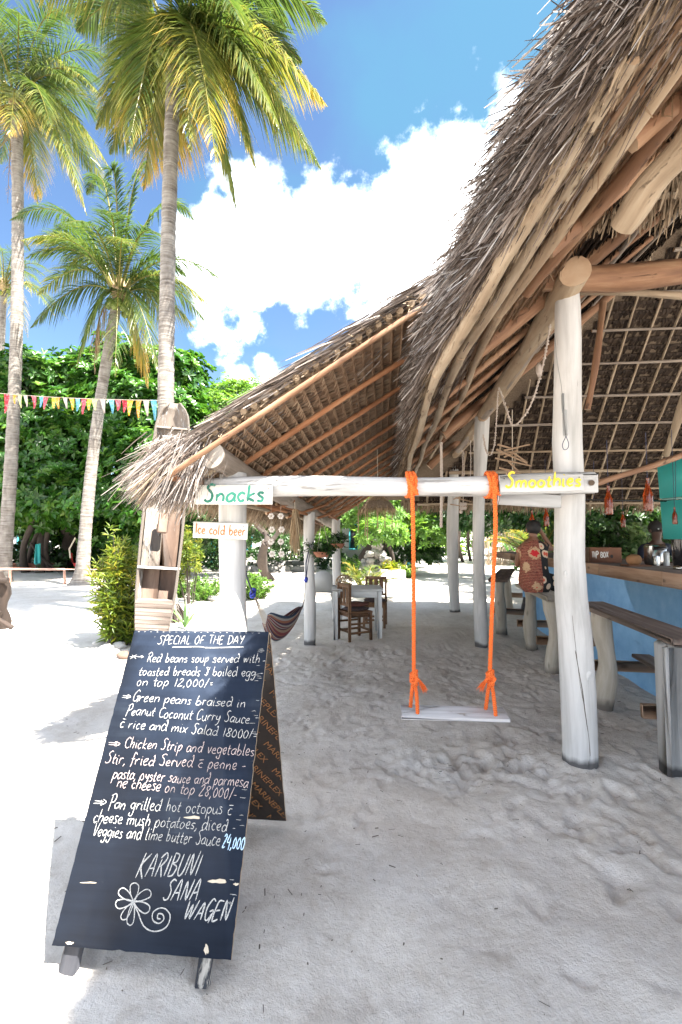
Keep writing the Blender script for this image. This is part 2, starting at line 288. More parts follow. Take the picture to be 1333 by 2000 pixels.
    left = n.mix(fm, st, fl)
    vo2 = n.N.new('ShaderNodeTexVoronoi'); vo2.inputs['Scale'].default_value = 9; n.L.new(o, vo2.inputs['Vector'])
    right = n.ramp(vo2.outputs['Distance'], [(0, (.60, .10, .05)), (.22, (.62, .46, .32)), (.42, (.012, .011, .012))], True)
    side = n.N.new('ShaderNodeMath'); side.operation = 'GREATER_THAN'; n.L.new(sx.outputs[0], side.inputs[0]); side.inputs[1].default_value = .04
    n.color(n.mix(side.outputs[0], left, right)).rough(.85)
make_mats()
M = MATS

# ---------------------------------------------------------------- object helpers
OFF = {}
def thing(name, label, cat, loc=(0, 0, 0), group=None, rz=0):
    o = bpy.data.objects.new(name, None); COL.objects.link(o); o.location = tuple(float(x) for x in loc); o.rotation_euler = (0, 0, rz)
    o.empty_display_size = .1
    o['label'] = label; o['category'] = cat
    if group: o['group'] = group
    OFF[o] = np.array(loc, float) if rz == 0 else None
    return o
class MB:
    def __init__(s): s.V = []; s.F = []; s.G = []; s.R = []; s.MI = []; s.n = 0
    def add(s, V, F, gc=None, rnd=.5, mi=0):
        V = np.asarray(V, float); s.V.append(V); k = len(V)
        s.G.append(np.asarray(gc, float) if gc is not None else V.copy())
        s.R.append(np.full(k, rnd) if np.isscalar(rnd) else np.asarray(rnd, float))
        if isinstance(F, np.ndarray):
            s.F.append(F+s.n); s.MI.append(np.full(len(F), mi, np.int32))
        else:
            s.F.append([tuple(i+s.n for i in f) for f in F]); s.MI.append(np.array([mi]*len(F) if np.isscalar(mi) else mi, np.int32))
        s.n += k; return s
    def build(s, name, mats, parent=None, smooth=False, label=None, kind=None, world=True):
        V = np.concatenate(s.V); off = None
        if parent is not None and world and OFF.get(parent) is not None: off = OFF[parent]; V = V-off
        loops = []; counts = []
        for f in s.F:
            if isinstance(f, np.ndarray): loops.append(f.ravel()); counts.append(np.full(len(f), f.shape[1]))
            else:
                for t in f: loops.append(np.array(t)); counts.append(np.array([len(t)]))
        loops = np.concatenate(loops).astype(np.int32); counts = np.concatenate(counts).astype(np.int32)
        me = bpy.data.meshes.new(name); me.vertices.add(len(V)); me.vertices.foreach_set('co', V.ravel())
        me.loops.add(len(loops)); me.loops.foreach_set('vertex_index', loops)
        me.polygons.add(len(counts)); st = np.concatenate([[0], np.cumsum(counts)[:-1]]).astype(np.int32)
        me.polygons.foreach_set('loop_start', st)
        if smooth: me.polygons.foreach_set('use_smooth', np.ones(len(counts), bool))
        ms = mats if isinstance(mats, (list, tuple)) else [mats]
        for m in ms: me.materials.append(M[m] if isinstance(m, str) else m)
        me.polygons.foreach_set('material_index', np.concatenate(s.MI))
        a = me.attributes.new('rnd', 'FLOAT', 'POINT'); a.data.foreach_set('value', np.concatenate(s.R))
        a = me.attributes.new('gc', 'FLOAT_VECTOR', 'POINT'); a.data.foreach_set('vector', np.concatenate(s.G).ravel())
        me.update(calc_edges=True); me.validate(clean_customdata=False)
        if smooth:
            try: me.set_sharp_from_angle(angle=math.radians(50))
            except Exception: pass
        o = bpy.data.objects.new(name, me); COL.objects.link(o)
        if parent is not None: o.parent = parent; OFF[o] = off
        if label: o['label'] = label
        if kind: o['kind'] = kind
        return o
    # shapes
    def tube(s, pts, rad, seg=10, cap=True, mi=0, capmi=None, rough=0., rnd=.5, twist=0.):
        pts = np.asarray(pts, float); n = len(pts); rad = np.full(n, rad) if np.isscalar(rad) else np.asarray(rad, float)
        T = np.gradient(pts, axis=0); T /= np.linalg.norm(T, axis=1)[:, None]+1e-9
        ref = np.array([0, 0, 1.]) if abs(T[0][2]) < .9 else np.array([1., 0, 0])
        A = np.cross(T[0], ref); A /= np.linalg.norm(A); V = []; Gc = []
        ln = np.concatenate([[0], np.cumsum(np.linalg.norm(np.diff(pts, axis=0), axis=1))]); th = np.arange(seg)*2*math.pi/seg
        ph = random.random()*40; prof = 1+rough*np.array([math.sin(2*t+ph)+.6*math.sin(3*t+ph*2) for t in th])
        for i in range(n):
            A = A-T[i]*(A@T[i]); A /= np.linalg.norm(A); B = np.cross(T[i], A)
            rr = rad[i]*prof*(1+rough*np.sin(th*2+ln[i]*5+ph))
            t2 = th+twist*ln[i]
            V.append(pts[i]+rr[:, None]*(np.cos(t2)[:, None]*A+np.sin(t2)[:, None]*B))
            Gc.append(np.stack([np.cos(th)*rad[i]+ph, np.sin(th)*rad[i], np.full(seg, ln[i]+ph)], 1))
        V = np.concatenate(V); Gc = np.concatenate(Gc)
        q = []
        for i in range(n-1):
            for j in range(seg): q.append((i*seg+j, i*seg+(j+1) % seg, (i+1)*seg+(j+1) % seg, (i+1)*seg+j))
        s.add(V, np.array(q), Gc, rnd, mi)
        if cap:
            cm = mi if capmi is None else capmi
            s.add(np.concatenate([V[:seg], V[-seg:]]), [tuple(range(seg-1, -1, -1)), tuple(range(seg, 2*seg))], np.concatenate([Gc[:seg], Gc[-seg:]]), rnd, cm)
        return s
    def log(s, p0, p1, r0, r1=None, seg=12, n=8, bend=.0, wob=.04, mi=0, capmi=None, rough=.03):
        p0 = np.asarray(p0, float); p1 = np.asarray(p1, float); r1 = r0 if r1 is None else r1
        t = np.linspace(0, 1, n); L = np.linalg.norm(p1-p0); d = (p1-p0)/L
        a = np.cross(d, [0, 0, 1.]) if abs(d[2]) < .95 else np.array([1., 0, 0]); a /= np.linalg.norm(a); b = np.cross(d, a)
        ph = random.random()*10; k = 2.2+random.random()*2
        off = np.outer(np.sin(t*k*2+ph)*wob*r0*1.5+bend*np.sin(t*math.pi), a)+np.outer(np.cos(t*k*3+ph)*wob*r0*1.5, b)
        pts = p0+np.outer(t, p1-p0)+off; rad = r0+(r1-r0)*t; rad = rad*(1+wob*np.sin(t*11+ph))
        return s.tube(pts, rad, seg, True, mi, capmi, rough)
    def box(s, c, size, ax=None, mi=0, rnd=.5, bev=0.0, jit=0.0):
        """ax: 3 unit rows (local x,y,z). gc: longest side on z"""
        c = np.asarray(c, float); size = np.asarray(size, float); ax = np.eye(3) if ax is None else np.asarray(ax, float)
        h = size/2
        if bev <= 0:
            l = np.array([[x, y, z] for x in (-1, 1) for y in (-1, 1) for z in (-1, 1)])*h
            f = [(0, 1, 3, 2), (4, 6, 7, 5), (0, 4, 5, 1), (2, 3, 7, 6), (0, 2, 6, 4), (1, 5, 7, 3)]
        else:
            l = []; f = []
            for x in (-1, 1):
                for y in (-1, 1):
                    for z in (-1, 1):
                        l += [[x*h[0], y*(h[1]-bev), z*(h[2]-bev)], [x*(h[0]-bev), y*h[1], z*(h[2]-bev)], [x*(h[0]-bev), y*(h[1]-bev), z*h[2]]]
            l = np.array(l)
            def I(x, y, z, k): return ((x > 0)*4+(y > 0)*2+(z > 0))*3+k
            for x in (-1, 1): f.append([I(x, -1, -1, 0), I(x, 1, -1, 0), I(x, 1, 1, 0), I(x, -1, 1, 0)][::x])
            for y in (-1, 1): f.append([I(-1, y, -1, 1), I(-1, y, 1, 1), I(1, y, 1, 1), I(1, y, -1, 1)][::y])
            for z in (-1, 1): f.append([I(-1, -1, z, 2), I(1, -1, z, 2), I(1, 1, z, 2), I(-1, 1, z, 2)][::z])
            for a in (-1, 1):
                for b in (-1, 1):
                    f.append([I(a, b, -1, 0), I(a, b, 1, 0), I(a, b, 1, 1), I(a, b, -1, 1)])
                    f.append([I(a, -1, b, 0), I(a, 1, b, 0), I(a, 1, b, 2), I(a, -1, b, 2)])
                    f.append([I(-1, a, b, 1), I(1, a, b, 1), I(1, a, b, 2), I(-1, a, b, 2)])
                    for z in (-1, 1): f.append([I(a, b, z, 0), I(a, b, z, 1), I(a, b, z, 2)])
        l = np.asarray(l, float)
        if jit: l = l+RNG.normal(0, jit, l.shape)
        o = np.argsort(size); ph = random.random()*30
        g = l[:, o]+np.array([ph, 0, ph])
        return s.add(c+l@ax, [tuple(x) for x in f], g, rnd, mi)
    def plank(s, p0, p1, w, t, side=None, mi=0, bev=.004, jit=0.0):
        p0 = np.asarray(p0, float); p1 = np.asarray(p1, float); d = p1-p0; L = np.linalg.norm(d); d = d/L
        side = np.array([0, 0, 1.]) if side is None else np.asarray(side, float)
        side = side-d*(side@d); side /= np.linalg.norm(side); n = np.cross(d, side)
        return s.box((p0+p1)/2, (L, w, t), np.array([d, side, n]), mi, bev=bev, jit=jit)
    def sphere(s, c, r, seg=12, rings=8, sc=(1, 1, 1), mi=0, rough=0, rnd=.5):
        V = []; F = []
        for i in range(rings+1):
            a = math.pi*i/rings
            for j in range(seg):
                b = 2*math.pi*j/seg; V.append([math.sin(a)*math.cos(b), math.sin(a)*math.sin(b), math.cos(a)])
        V = np.array(V)
        if rough:
            ph = RNG.random(3)*9; V = V*(1+rough*(np.sin(V@np.array([3.1, 2.2, 1.7])*1.6+ph[0])+np.sin(V@np.array([-2.1, 3.3, 2.9])*1.3+ph[1])))[:, None]
        for i in range(rings):
            for j in range(seg):
                F.append((i*seg+j, (i+1)*seg+j, (i+1)*seg+(j+1) % seg, i*seg+(j+1) % seg))
        V = V*np.array(sc)*r
        return s.add(np.asarray(c)+V, np.array(F), V, rnd, mi)
    def lathe(s, c, prof, seg=16, mi=0, ax=None):
        V = []; F = []; n = len(prof)
        for (r, z) in prof:
            for j in range(seg):
                b = 2*math.pi*j/seg; V.append([r*math.cos(b), r*math.sin(b), z])
        for i in range(n-1):
            for j in range(seg): F.append((i*seg+j, i*seg+(j+1) % seg, (i+1)*seg+(j+1) % seg, (i+1)*seg+j))
        V = np.array(V); 
        if ax is not None: V = V@np.asarray(ax)
        return s.add(np.asarray(c)+V, np.array(F), V, .5, mi)
    def blades(s, base, dirn, side, length, width, droop, rnd, mi=0, seg=2, nrm=None):
        """arrays: N strips; taper to the tip"""
        N = len(base); length = np.broadcast_to(length, (N,)); width = np.broadcast_to(width, (N,)); droop = np.broadcast_to(droop, (N,))
        rows = []
        for k in range(seg+1):
            t = k/seg; c = base+dirn*(length*t)[:, None]; c = c.copy(); c[:, 2] -= droop*length*t*t
            if nrm is not None: pass
            w = (width*(1-.65*t**1.5)*.5)[:, None]
            rows += [c-side*w, c+side*w]
        V = np.stack(rows, 1)  # N, 2(seg+1), 3
        k = 2*(seg+1); V = V.reshape(-1, 3); b = (np.arange(N)*k)[:, None]
        F = np.concatenate([b+np.array([2*i, 2*i+1, 2*i+3, 2*i+2]) for i in range(seg)], 0)
        r = np.repeat(rnd, k) if not np.isscalar(rnd) else rnd
        if not np.isscalar(r):
            tt = np.tile(np.repeat(np.linspace(0, 1, seg+1), 2), N)
        return s.add(V, F, V, r, mi)
    def leaves(s, base, dirn, up, length, width, rnd, mi=0, fold=.25):
        """N diamond leaves, two triangles-ish quads folded along the midrib"""
        side = np.cross(dirn, up); side /= np.linalg.norm(side, axis=1)[:, None]+1e-9
        nn = np.cross(side, dirn)
        L = np.broadcast_to(length, (len(base),))[:, None]; Wd = np.broadcast_to(width, (len(base),))[:, None]
        tip = base+dirn*L-nn*L*.12; a = base+dirn*L*.55+side*Wd*.5+nn*Wd*fold; b = base+dirn*L*.55-side*Wd*.5+nn*Wd*fold; 
        V = np.stack([base, a, tip, b], 1).reshape(-1, 3); k = (np.arange(len(base))*4)[:, None]
        F = np.concatenate([k+np.array([0, 1, 2]), k+np.array([0, 2, 3])], 0)
        return s.add(V, F, V, np.repeat(rnd, 4), mi)
def unit(a):
    a = np.asarray(a, float); return a/(np.linalg.norm(a, axis=-1, keepdims=True)+1e-9)
def copy_tree(o, parent=None):
    c = o.copy(); COL.objects.link(c)
    if parent is not None: c.parent = parent
    for ch in list(o.children): copy_tree(ch, c)
    return c
def tag(o, label, cat, group=None):
    o['label'] = label; o['category'] = cat
    if group: o['group'] = group
    return o
def catmull(p, k=5, closed=False):
    p = np.asarray(p, float)
    if len(p) < 3: 
        t = np.linspace(0, 1, k)[:, None]; return p[0]*(1-t)+p[-1]*t
    q = np.concatenate([[2*p[0]-p[1]], p, [2*p[-1]-p[-2]]]); out = []
    for i in range(len(p)-1):
        a, b, c, d = q[i:i+4]
        for t in np.linspace(0, 1, k, endpoint=False): out.append(.5*((2*b)+(c-a)*t+(2*a-5*b+4*c-d)*t*t+(3*b-3*c+d-a)*t**3))
    out.append(p[-1]); return np.array(out)
def bez(p0, p1, p2, n):
    t = np.linspace(0, 1, n)[:, None]; return (1-t)**2*np.asarray(p0)+2*t*(1-t)*np.asarray(p1)+t*t*np.asarray(p2)

# ---------------------------------------------------------------- ground
def noise2(x, y, seed, octs):
    r = np.random.default_rng(seed); z = np.zeros_like(x)
    for (wl, amp, k) in octs:
        for _ in range(k):
            a = r.random()*2*math.pi; p = r.random()*6.28; w = wl*(.7+.6*r.random())
            z += amp*np.sin((x*math.cos(a)+y*math.sin(a))*2*math.pi/w+p+1.3*np.sin((x*math.sin(a)-y*math.cos(a))*2*math.pi/(w*1.7)+p*2))
    return z
def ground():
    def axis(lo, flo, fhi, hi, st):
        a = list(np.arange(flo, fhi, st)); x = fhi; d = st
        while x < hi: a.append(x); d *= 1.09; x += d
        b = []; x = flo-st; d = st
        while x > lo: b.append(x); d *= 1.09; x -= d
        return np.array(b[::-1]+a)
    xs = axis(-400, -3.2, 3.6, 400, .018); ys = axis(-60, 1.1, 6.2, 600, .018)
    X, Y = np.meshgrid(xs, ys); near = np.exp(-np.maximum(0, Y-6)/10)*np.exp(-np.maximum(0, np.abs(X)-5)/8)
    Z = noise2(X, Y, 3, [(2.2, .010, 5)])+noise2(X, Y, 4, [(.55, .0032, 7), (.24, .0006, 8)])*near
    fine = np.exp(-np.maximum(0, Y-6)/1.5)*np.exp(-np.maximum(0, np.abs(X)-3.4)/1.0)
    mask = np.clip(noise2(X, Y, 9, [(1.1, .5, 4)])+.35, 0, 1)
    Z += fine*mask*noise2(X, Y, 5, [(.12, .0006, 8), (.065, .0003, 8)])
    r = np.random.default_rng(21)
    def foot(cx, cy, an, s=1.0, dep=.014, sh=0):
        nonlocal Z
        ix = (np.abs(xs-cx) < .4); iy = (np.abs(ys-cy) < .4)
        if not ix.any() or not iy.any(): return
        sub = np.ix_(iy, ix); dx = X[sub]-cx; dy = Y[sub]-cy
        a = dx*math.cos(an)+dy*math.sin(an); b = -dx*math.sin(an)+dy*math.cos(an)
        q = (a/(.135*s))**2+(b/(.052*s*(1+.25*np.sign(a))))**2
        Z[sub] += -dep*np.exp(-q**(1.6 if not sh else 3.5))+dep*(.28 if not sh else .5)*np.exp(-((np.sqrt(q)-(1.35 if not sh else 1.22))/(.30 if not sh else .15))**2)*(1 if not sh else np.clip(.4+.9*np.sin(np.arctan2(b, a)*2+cx*9), 0, 1))
    for i in range(1150):
        if i < 850: cx = r.uniform(-1.0, 3.2); cy = 1.3+(r.random()**.75)*5.6
        else: cx = r.uniform(-5, 4); cy = r.uniform(1.2, 12)
        if cy < 2.6 and r.random() < .6: continue
        foot(cx, cy, r.normal(1.4, .7), r.uniform(.45, 1.0), r.uniform(.004, .013), i % 2 == 0)
    for i in range(60):   # churned sand under the swing and by the bar
        foot(.94+r.normal(0, .28), 3.35+r.normal(0, .16), r.random()*3.1, r.uniform(.5, 1.0), r.uniform(.012, .026))
    for i in range(70): foot(r.uniform(1.2, 2.2), r.uniform(1.4, 3.2), r.normal(1.2, .5), r.uniform(.6, 1), r.uniform(.008, .02))
    q = ((X-.94)/.5)**2+((Y-3.35)/.3)**2; Z -= .035*np.exp(-q)
    for (cx, cy) in ((1.7, 3.37), (-.84, 3.6), (2.04, 6.9)): Z += .018*np.exp(-(((X-cx)/.22)**2+((Y-cy)/.22)**2))
    Z += 1.2*np.clip((Y-60)/200, 0, 1)
    ny, nx = X.shape; V = np.stack([X.ravel(), Y.ravel(), Z.ravel()], 1)
    i = (np.arange(ny-1)[:, None]*nx+np.arange(nx-1)).ravel(); F = np.stack([i, i+1, i+nx+1, i+nx], 1)
    o = MB().add(V, F).build('sand_ground', 'sand', smooth=False); o.data.polygons.foreach_set('use_smooth', np.ones(len(F), bool))
    o['kind'] = 'structure'
    # little twigs, husk bits and pebbles lying on the sand
    mb = MB()
    for k in range(800):
        x = r.uniform(-2.5, 3.2); y = 1.2+6*r.random()**1.3; a = r.random()*6.3; l = .003+.018*r.random()**2
        mb.tube([(x-l*math.cos(a), y-l*math.sin(a), .012+r.random()*.006), (x+l*math.cos(a), y+l*math.sin(a), .014)], r.uniform(.0012, .003), 4, rnd=r.random())
    o = mb.build('twig_litter', 'dark_bark'); tag(o, 'tiny dark twigs and husk bits scattered over the pale sand', 'litter'); o['kind'] = 'stuff'
ground()

# ---------------------------------------------------------------- thatched roofs
def rowline(fn, k, vs): return np.array([fn(k, v) for v in vs])
def thatch_row(parent, pts, down, nrm, pitch, mat, bw=.034, lip=.045, name='thatch_row', stick=.011, seed=0):
    """one course: a stick with leaf strips folded over it, seen from below"""
    r = np.random.default_rng(seed); mb = MB()
    mb.tube(pts-nrm*.004, stick, 5, rnd=.35)
    d = np.linalg.norm(np.diff(pts, axis=0), axis=1); ln = np.concatenate([[0], np.cumsum(d)]); L = ln[-1]
    n = int(L/bw); s = (np.arange(n)+.5)*bw+r.normal(0, .004, n); s = np.clip(s, 0, L)
    base = np.stack([np.interp(s, ln, pts[:, i]) for i in range(3)], 1); ax = unit(pts[-1]-pts[0])
    col = np.clip(r.normal(.5, .22, n), 0, 1)
    side = np.tile(ax, (n, 1)); dn = unit(np.tile(down, (n, 1))+r.normal(0, .07, (n, 3))+nrm*.18)
    # covering strip runs down the slope, lifted over the next course
    mb.blades(base+nrm*.008, dn, side, r.uniform(pitch*1.5, pitch*2.1, n), bw*1.25, 0, col, seg=1)
    # folded lip below the stick
    m = r.random(n) < .93
    l2 = unit(np.tile(down, (n, 1))*.75-nrm*.42+r.normal(0, .12, (n, 3)))
    mb.blades((base-nrm*stick*1.3-down*.012)[m], l2[m], side[m], r.uniform(lip*.6, lip*1.25, n)[m], bw*.95, 0, np.clip(col+r.normal(0, .1, n), 0, 1)[m], seg=1)
    m = r.random(n) < .3
    mb.blades((base-nrm*stick*1.5-down*.012)[m], unit(l2+r.normal(0, .35, (n, 3)))[m], side[m], r.uniform(lip*.8, lip*2.0, n)[m], bw*.3, 0, np.clip(col+.2, 0, 1)[m], seg=1)
    return mb.build(name, mat, parent)

# bar roof (left slope): height of the underside
def bar_dz(v): return -.14*np.clip((2.9-np.asarray(v, float))/1.45, 0, 1.2)
VE = [-3, -1, 0, .6, 1.2, 2.0, 2.67, 3.2, 14]; UE = [1.75, 1.3, 1.0, .78, .58, .50, .41, .34, .33]
def bar_eave(v): return np.interp(v, VE, UE)
def bar_z(u, v): return 2.444+.84*np.asarray(u, float)+bar_dz(v)
BAR_DN = unit(-(BX+np.array([0, 0, .84]))); BAR_NR = unit(np.cross(AX, BAR_DN)); BAR_NR = BAR_NR if BAR_NR[2] > 0 else -BAR_NR
def hip_v(u): return np.interp(u, [.3, 5.2], [10.9, 5.36])
def bar_pavilion():
    t = thing('bar_pavilion', 'large open beach bar with a steep shaggy thatched roof on white pole posts', 'pavilion', W(1.4, 3.4, 0))
    # posts
    def post(pts, rad, lab=None):
        return MB().tube(pts, rad, 20, True, rough=.035).build('post', 'white_post', t, smooth=True, label=lab)
    z = np.array([-.3, .0, .12, .5, .9, 1.15, 1.45, 1.9, 2.3, 2.7, 3.05, 3.3, 3.40]); p0 = G(1133, 1487); p1 = P(1113, 560, 3.3)
    x = np.interp(z, [0, 3.4], [p0[0], p1[0]])+np.array([0, 0, .004, .0, -.012, -.03, -.035, -.02, -.028, -.012, 0, .004, .004]); y = np.interp(z, [0, 3.4], [p0[1], p1[1]+.05])
    rd = np.array([.123, .122, .119, .115, .116, .114, .105, .10, .106, .096, .090, .088, .084])
    post(np.stack([x, y, z], 1), rd, 'thick white post nearest the camera with a knobbly side')
    def on_post(px, py):   # point on the front of the near post
        r0 = ray(px, py); best = None
        for d in np.linspace(2.9, 3.5, 240):
            q = C_+r0*d; cx, cy, rr = np.interp(q[2], z, x), np.interp(q[2], z, y), np.interp(q[2], z, rd)
            if math.hypot(q[0]-cx, q[1]-cy) < rr: best = q; break
        return best if best is not None else C_+r0*3.25
    for pts, w in (([(1112, 1150), (1116, 1180), (1121, 1230), (1128, 1290), (1134, 1340), (1143, 1385)], .0016), ([(1124, 1270), (1131, 1310), (1138, 1350), (1143, 1390), (1150, 1440), (1153, 1480)], .0032), ([(1128, 600), (1130, 680), (1128, 760)], .0014), ([(1140, 1180), (1144, 1240)], .0012)):
        MB().tube(catmull([on_post(*p) for p in pts], 8), [w*.3]+[w]*(8*(len(pts)-1)-1)+[w*.3], 5).build('crack', 'dark_bark', t)
    for (px, py, rr) in ((1150, 1318, .030), (1106, 1120, .018), (1139, 1404, .004), (1157, 1300, .02)):
        q = on_post(px, py); MB().sphere(q+np.array([0, rr*.35, 0]), rr, 12, 8, (.8, .8, 1.5), rough=.1).build('knot', 'white_post', t, smooth=True)
    for (b, top, r0, r1) in ((G(938, 1262), P(940, 815, 6.75), .088, .10), (G(888, 1195), P(885, 900, 9.9), .125, .10), (W(8.8, 3.3, 0), W(8.8, 3.3, 3.3), .11, .11),
                           (W(8.8, 7.4, 0), W(8.8, 7.4, 3.2), .11, .11), (W(8.8, 10.6, 0), W(8.8, 10.6, 2.6), .1, .1), (W(4.3, 10.55, 0), W(4.3, 10.55, 2.45), .09, .09)):
        n = 9; tt = np.linspace(-.06, 1, n)[:, None]; pts = b+(top-b)*tt; pts[:, 0] += .03*np.sin(np.linspace(0, 5, n)+b[0]); rr = np.linspace(r0, r1, n)*(1+.12*np.sin(np.linspace(0, 7, n)+b[1]))
        post(pts, rr)
    def pole(p0, p1, r0, r1=None, mat='pale_pole', name='pole', seg=10, n=7, bend=.02, lab=None):
        return MB().log(p0, p1, r0, r1, seg, n+5, bend, .10, 0, 1, .05).build(name, [mat, 'cut_wood'], t, smooth=True, label=lab)
    # wall plate along the post tops, round end to the camera, and the cross log at the front
    pole(P(1122, 527, 3.12), P(944, 812, 6.8), .10, .10, 'plate_pole', 'wall_plate', 16, 10, .03, 'round log resting on the nearest post, sawn end to the front')
    pole(P(946, 812, 6.6), P(884, 895, 10.1), .085, .08, 'plate_pole', 'wall_plate', 12)
    pole(P(1060, 546, 3.30), P(1500, 528, 3.36), .088, .095, 'brown_pole', 'front_beam', 16, 12, .012, 'reddish brown log over the front post')
    pole(P(1120, 568, 3.48), P(1500, 588, 3.6), .028, .03, 'pale_pole', 'front_batten')
    # eave and purlin poles following the eave
    def vpole(us, vs, dz, r, mat, name, seg=10):
        vs2 = np.linspace(vs[0], vs[-1], 14); uu = np.interp(vs2, vs, us)
        dz = dz if isinstance(dz, tuple) else (dz, dz)
        pts = np.array([W(u+.012*math.sin(v*2.3+r*90), v, float(bar_z(u, v))-q) for u, v, q in zip(uu, vs2, np.linspace(dz[0], dz[1], 14))])
        rr = r*(1+.1*np.sin(vs2*3))
        return MB().tube(pts, rr, seg, True, 0, 1, .03).build(name, [mat, 'cut_wood'], t, smooth=True)
    vpole([.66, .50, .37], [1.2, 1.9, 3.02], (-.03, .08), .032, 'pale_pole', 'purlin'); vpole([.37, .40, .50], [3.0, 6, 9.5], .08, .031, 'pale_pole', 'purlin')
    vpole([.80, .66, .53], [1.2, 1.9, 3.05], (-.03, .09), .032, 'pale_pole', 'purlin'); vpole([.53, .60, .72], [3.02, 6.5, 10], .09, .031, 'pale_pole', 'purlin')
    vpole([.98, .84, .73], [.8, 1.8, 2.9], (.0, .06), .034, 'plate_pole', 'purlin'); vpole([1.22, 1.10, .95], [.5, 2.0, 3.0], .05, .034, 'brown_pole', 'purlin')
    vpole([1.45, 1.32], [.3, 1.95], .06, .050, 'brown_pole', 'purlin'); vpole([1.75, 1.66], [.2, 2.1], .05, .045, 'brown_pole', 'purlin')
    vpole([.73, .85, 1.0], [2.85, 5, 9.5], .06, .03, 'plate_pole', 'purlin'); vpole([2.2, 2.2], [3.3, 8.2], .05, .028, 'grey_pole', 'purlin')
    vpole([3.0, 3.0], [3.3, 7.6], .05, .03, 'grey_pole', 'purlin')
    # rafters, butt ends at the eave
    for (pe, d, uend, r, mt) in (((925, 690), 3.62, 3.9, .062, 'brown_pole'), ((866, 850), 6.6, 3.6, .07, 'brown_pole'), ((838, 912), 9.4, 2.2, .07, 'brown_pole')):
        a = P(*pe, d); v = d; b = W(uend, v+.1, float(bar_z(uend, v))-.14)
        pole(a, b, r, r*.85, mt, 'rafter', 14, 9, .03)
    for v in (4.3, 5.0, 5.8, 7.4, 8.2):
        ue = .42 if v < 9 else .5
        pole(W(ue, v, float(bar_z(ue, v))-.045), W(2.9, v+.05, float(bar_z(2.9, v))-.045), .032, .03, 'brown_pole', 'rafter', 8)
    for v in (.4, 1.1, 1.75, 2.4): pole(W(bar_eave(v)+.42, v, float(bar_z(bar_eave(v)+.42, v))-.04), W(3.8, v, float(bar_z(3.8, v))-.04), .032, .03, 'brown_pole', 'rafter', 8)
    pole(P(1214, 442, 1.95), P(1450, 140, 1.45), .050, .060, 'pale_pole', 'loose_pole', 16, 8, .0, 'pale squared pole hanging under the roof with a sawn end')
    pole(P(1240, 300, 2.85), P(1420, 290, 2.9), .05, .05, 'brown_pole', 'stub_beam', 10)
    pole(P(1100, 600, 3.6), P(895, 880, 8.8), .05, .045, 'grey_pole', 'inner_plate', 10)
    pole(P(1178, 590, 4.4), P(1148, 800, 4.5), .035, .03, 'brown_pole', 'prop'); pole(P(1395, 560, 4.5), P(1302, 890, 5.6), .045, .04, 'pale_pole', 'prop')
    pole(P(1160, 947, 3.6), P(1420, 860, 4.1), .024, .028, 'brown_pole', 'brace', lab='thin slanting pole beside the yellow lettered sign')
    # courses of the left slope
    k = 0; uo = .17
    while uo < 4.8:
        vend = float(hip_v(.33+uo)); vs = np.linspace(-.6, vend, 24)
        pts = np.array([W(bar_eave(v)+uo, v, float(bar_z(bar_eave(v)+uo, v))) for v in vs])
        vis = uo < 1.7
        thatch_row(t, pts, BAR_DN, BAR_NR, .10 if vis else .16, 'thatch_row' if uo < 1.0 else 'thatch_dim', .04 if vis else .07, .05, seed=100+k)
        uo += .105 if vis else .17; k += 1
    # opaque sheets between the courses, added to block light leaks
    mb = MB()
    vs = np.linspace(-2.6, 11.2, 30)
    def sheet(fa, fb, nrm_lift):
        A = np.array([fa(v) for v in vs]); B = np.array([fb(v) for v in vs]); V = np.concatenate([A, B])+np.array([0, 0, nrm_lift]); n = len(vs)
        i = np.arange(n-1); F = np.stack([i, i+1, i+n+1, i+n], 1); mb.add(V, F)
    uh = lambda v: min(5.2, (-.024+.815*(10.75-v))/.84+.35)
    ridge = lambda v: W(5.2, v, 6.81+float(bar_dz(v))) if v <= 5.36 else W(uh(v), v, 2.444+.84*uh(v))
    lo = lambda v: W(bar_eave(v)+.06, min(v, 10.9), float(bar_z(bar_eave(v)+.06, v)))
    sheet(lo, lambda v: np.maximum(ridge(v), -9) , .05); sheet(lo, ridge, .30)
    rr = lambda v: W(9.8, min(v, 10.9), 2.97); ur_ = lambda v: max(5.2, 5.2+(4.39-.815*(10.75-v))/.834-.35)
    rt = lambda v: W(5.2, v, 6.81) if v <= 5.36 else W(ur_(v), v, 6.81-.834*(ur_(v)-5.2))
    sheet(rt, rr, .05)
    for k in range(18):
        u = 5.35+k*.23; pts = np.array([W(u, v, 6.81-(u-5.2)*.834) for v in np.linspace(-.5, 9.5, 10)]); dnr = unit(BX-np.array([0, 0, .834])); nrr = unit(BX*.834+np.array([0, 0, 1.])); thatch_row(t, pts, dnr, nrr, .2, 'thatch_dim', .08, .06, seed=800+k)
    # back hip
    a, b, c = W(-.1, 10.75, 2.42), W(11.2, 10.75, 2.42), W(5.2, 5.0, 7.106)
    for lift in (.05, .3):
        V = np.array([a, b, c])+np.array([0, 0, lift]); mb.add(V, [(0, 1, 2)])
    mb.build('light_blocker', 'opaque_sheet', t)
    # back hip courses, rafters, battens
    def hp(u, s):  # s metres up the hip in plan
        return W(u, 10.75-s, 2.42+s*.815)
    dn = unit(hp(0, 0)-hp(0, 1)); nr = np.cross(unit(BX), dn); nr = nr if nr[2] > 0 else -nr; nr = unit(nr)
    s = .02; k = 0
    while s < 5.2:
        f = s/5.39; ul, ur = .75+(5.2-.75)*f, 10.2-(10.2-5.2)*f
        pts = np.array([hp(u, s) for u in np.linspace(ul, ur, 8)])
        thatch_row(t, pts, dn, nr, .11, 'thatch_dim', .05, .05, seed=300+k); s += .115; k += 1
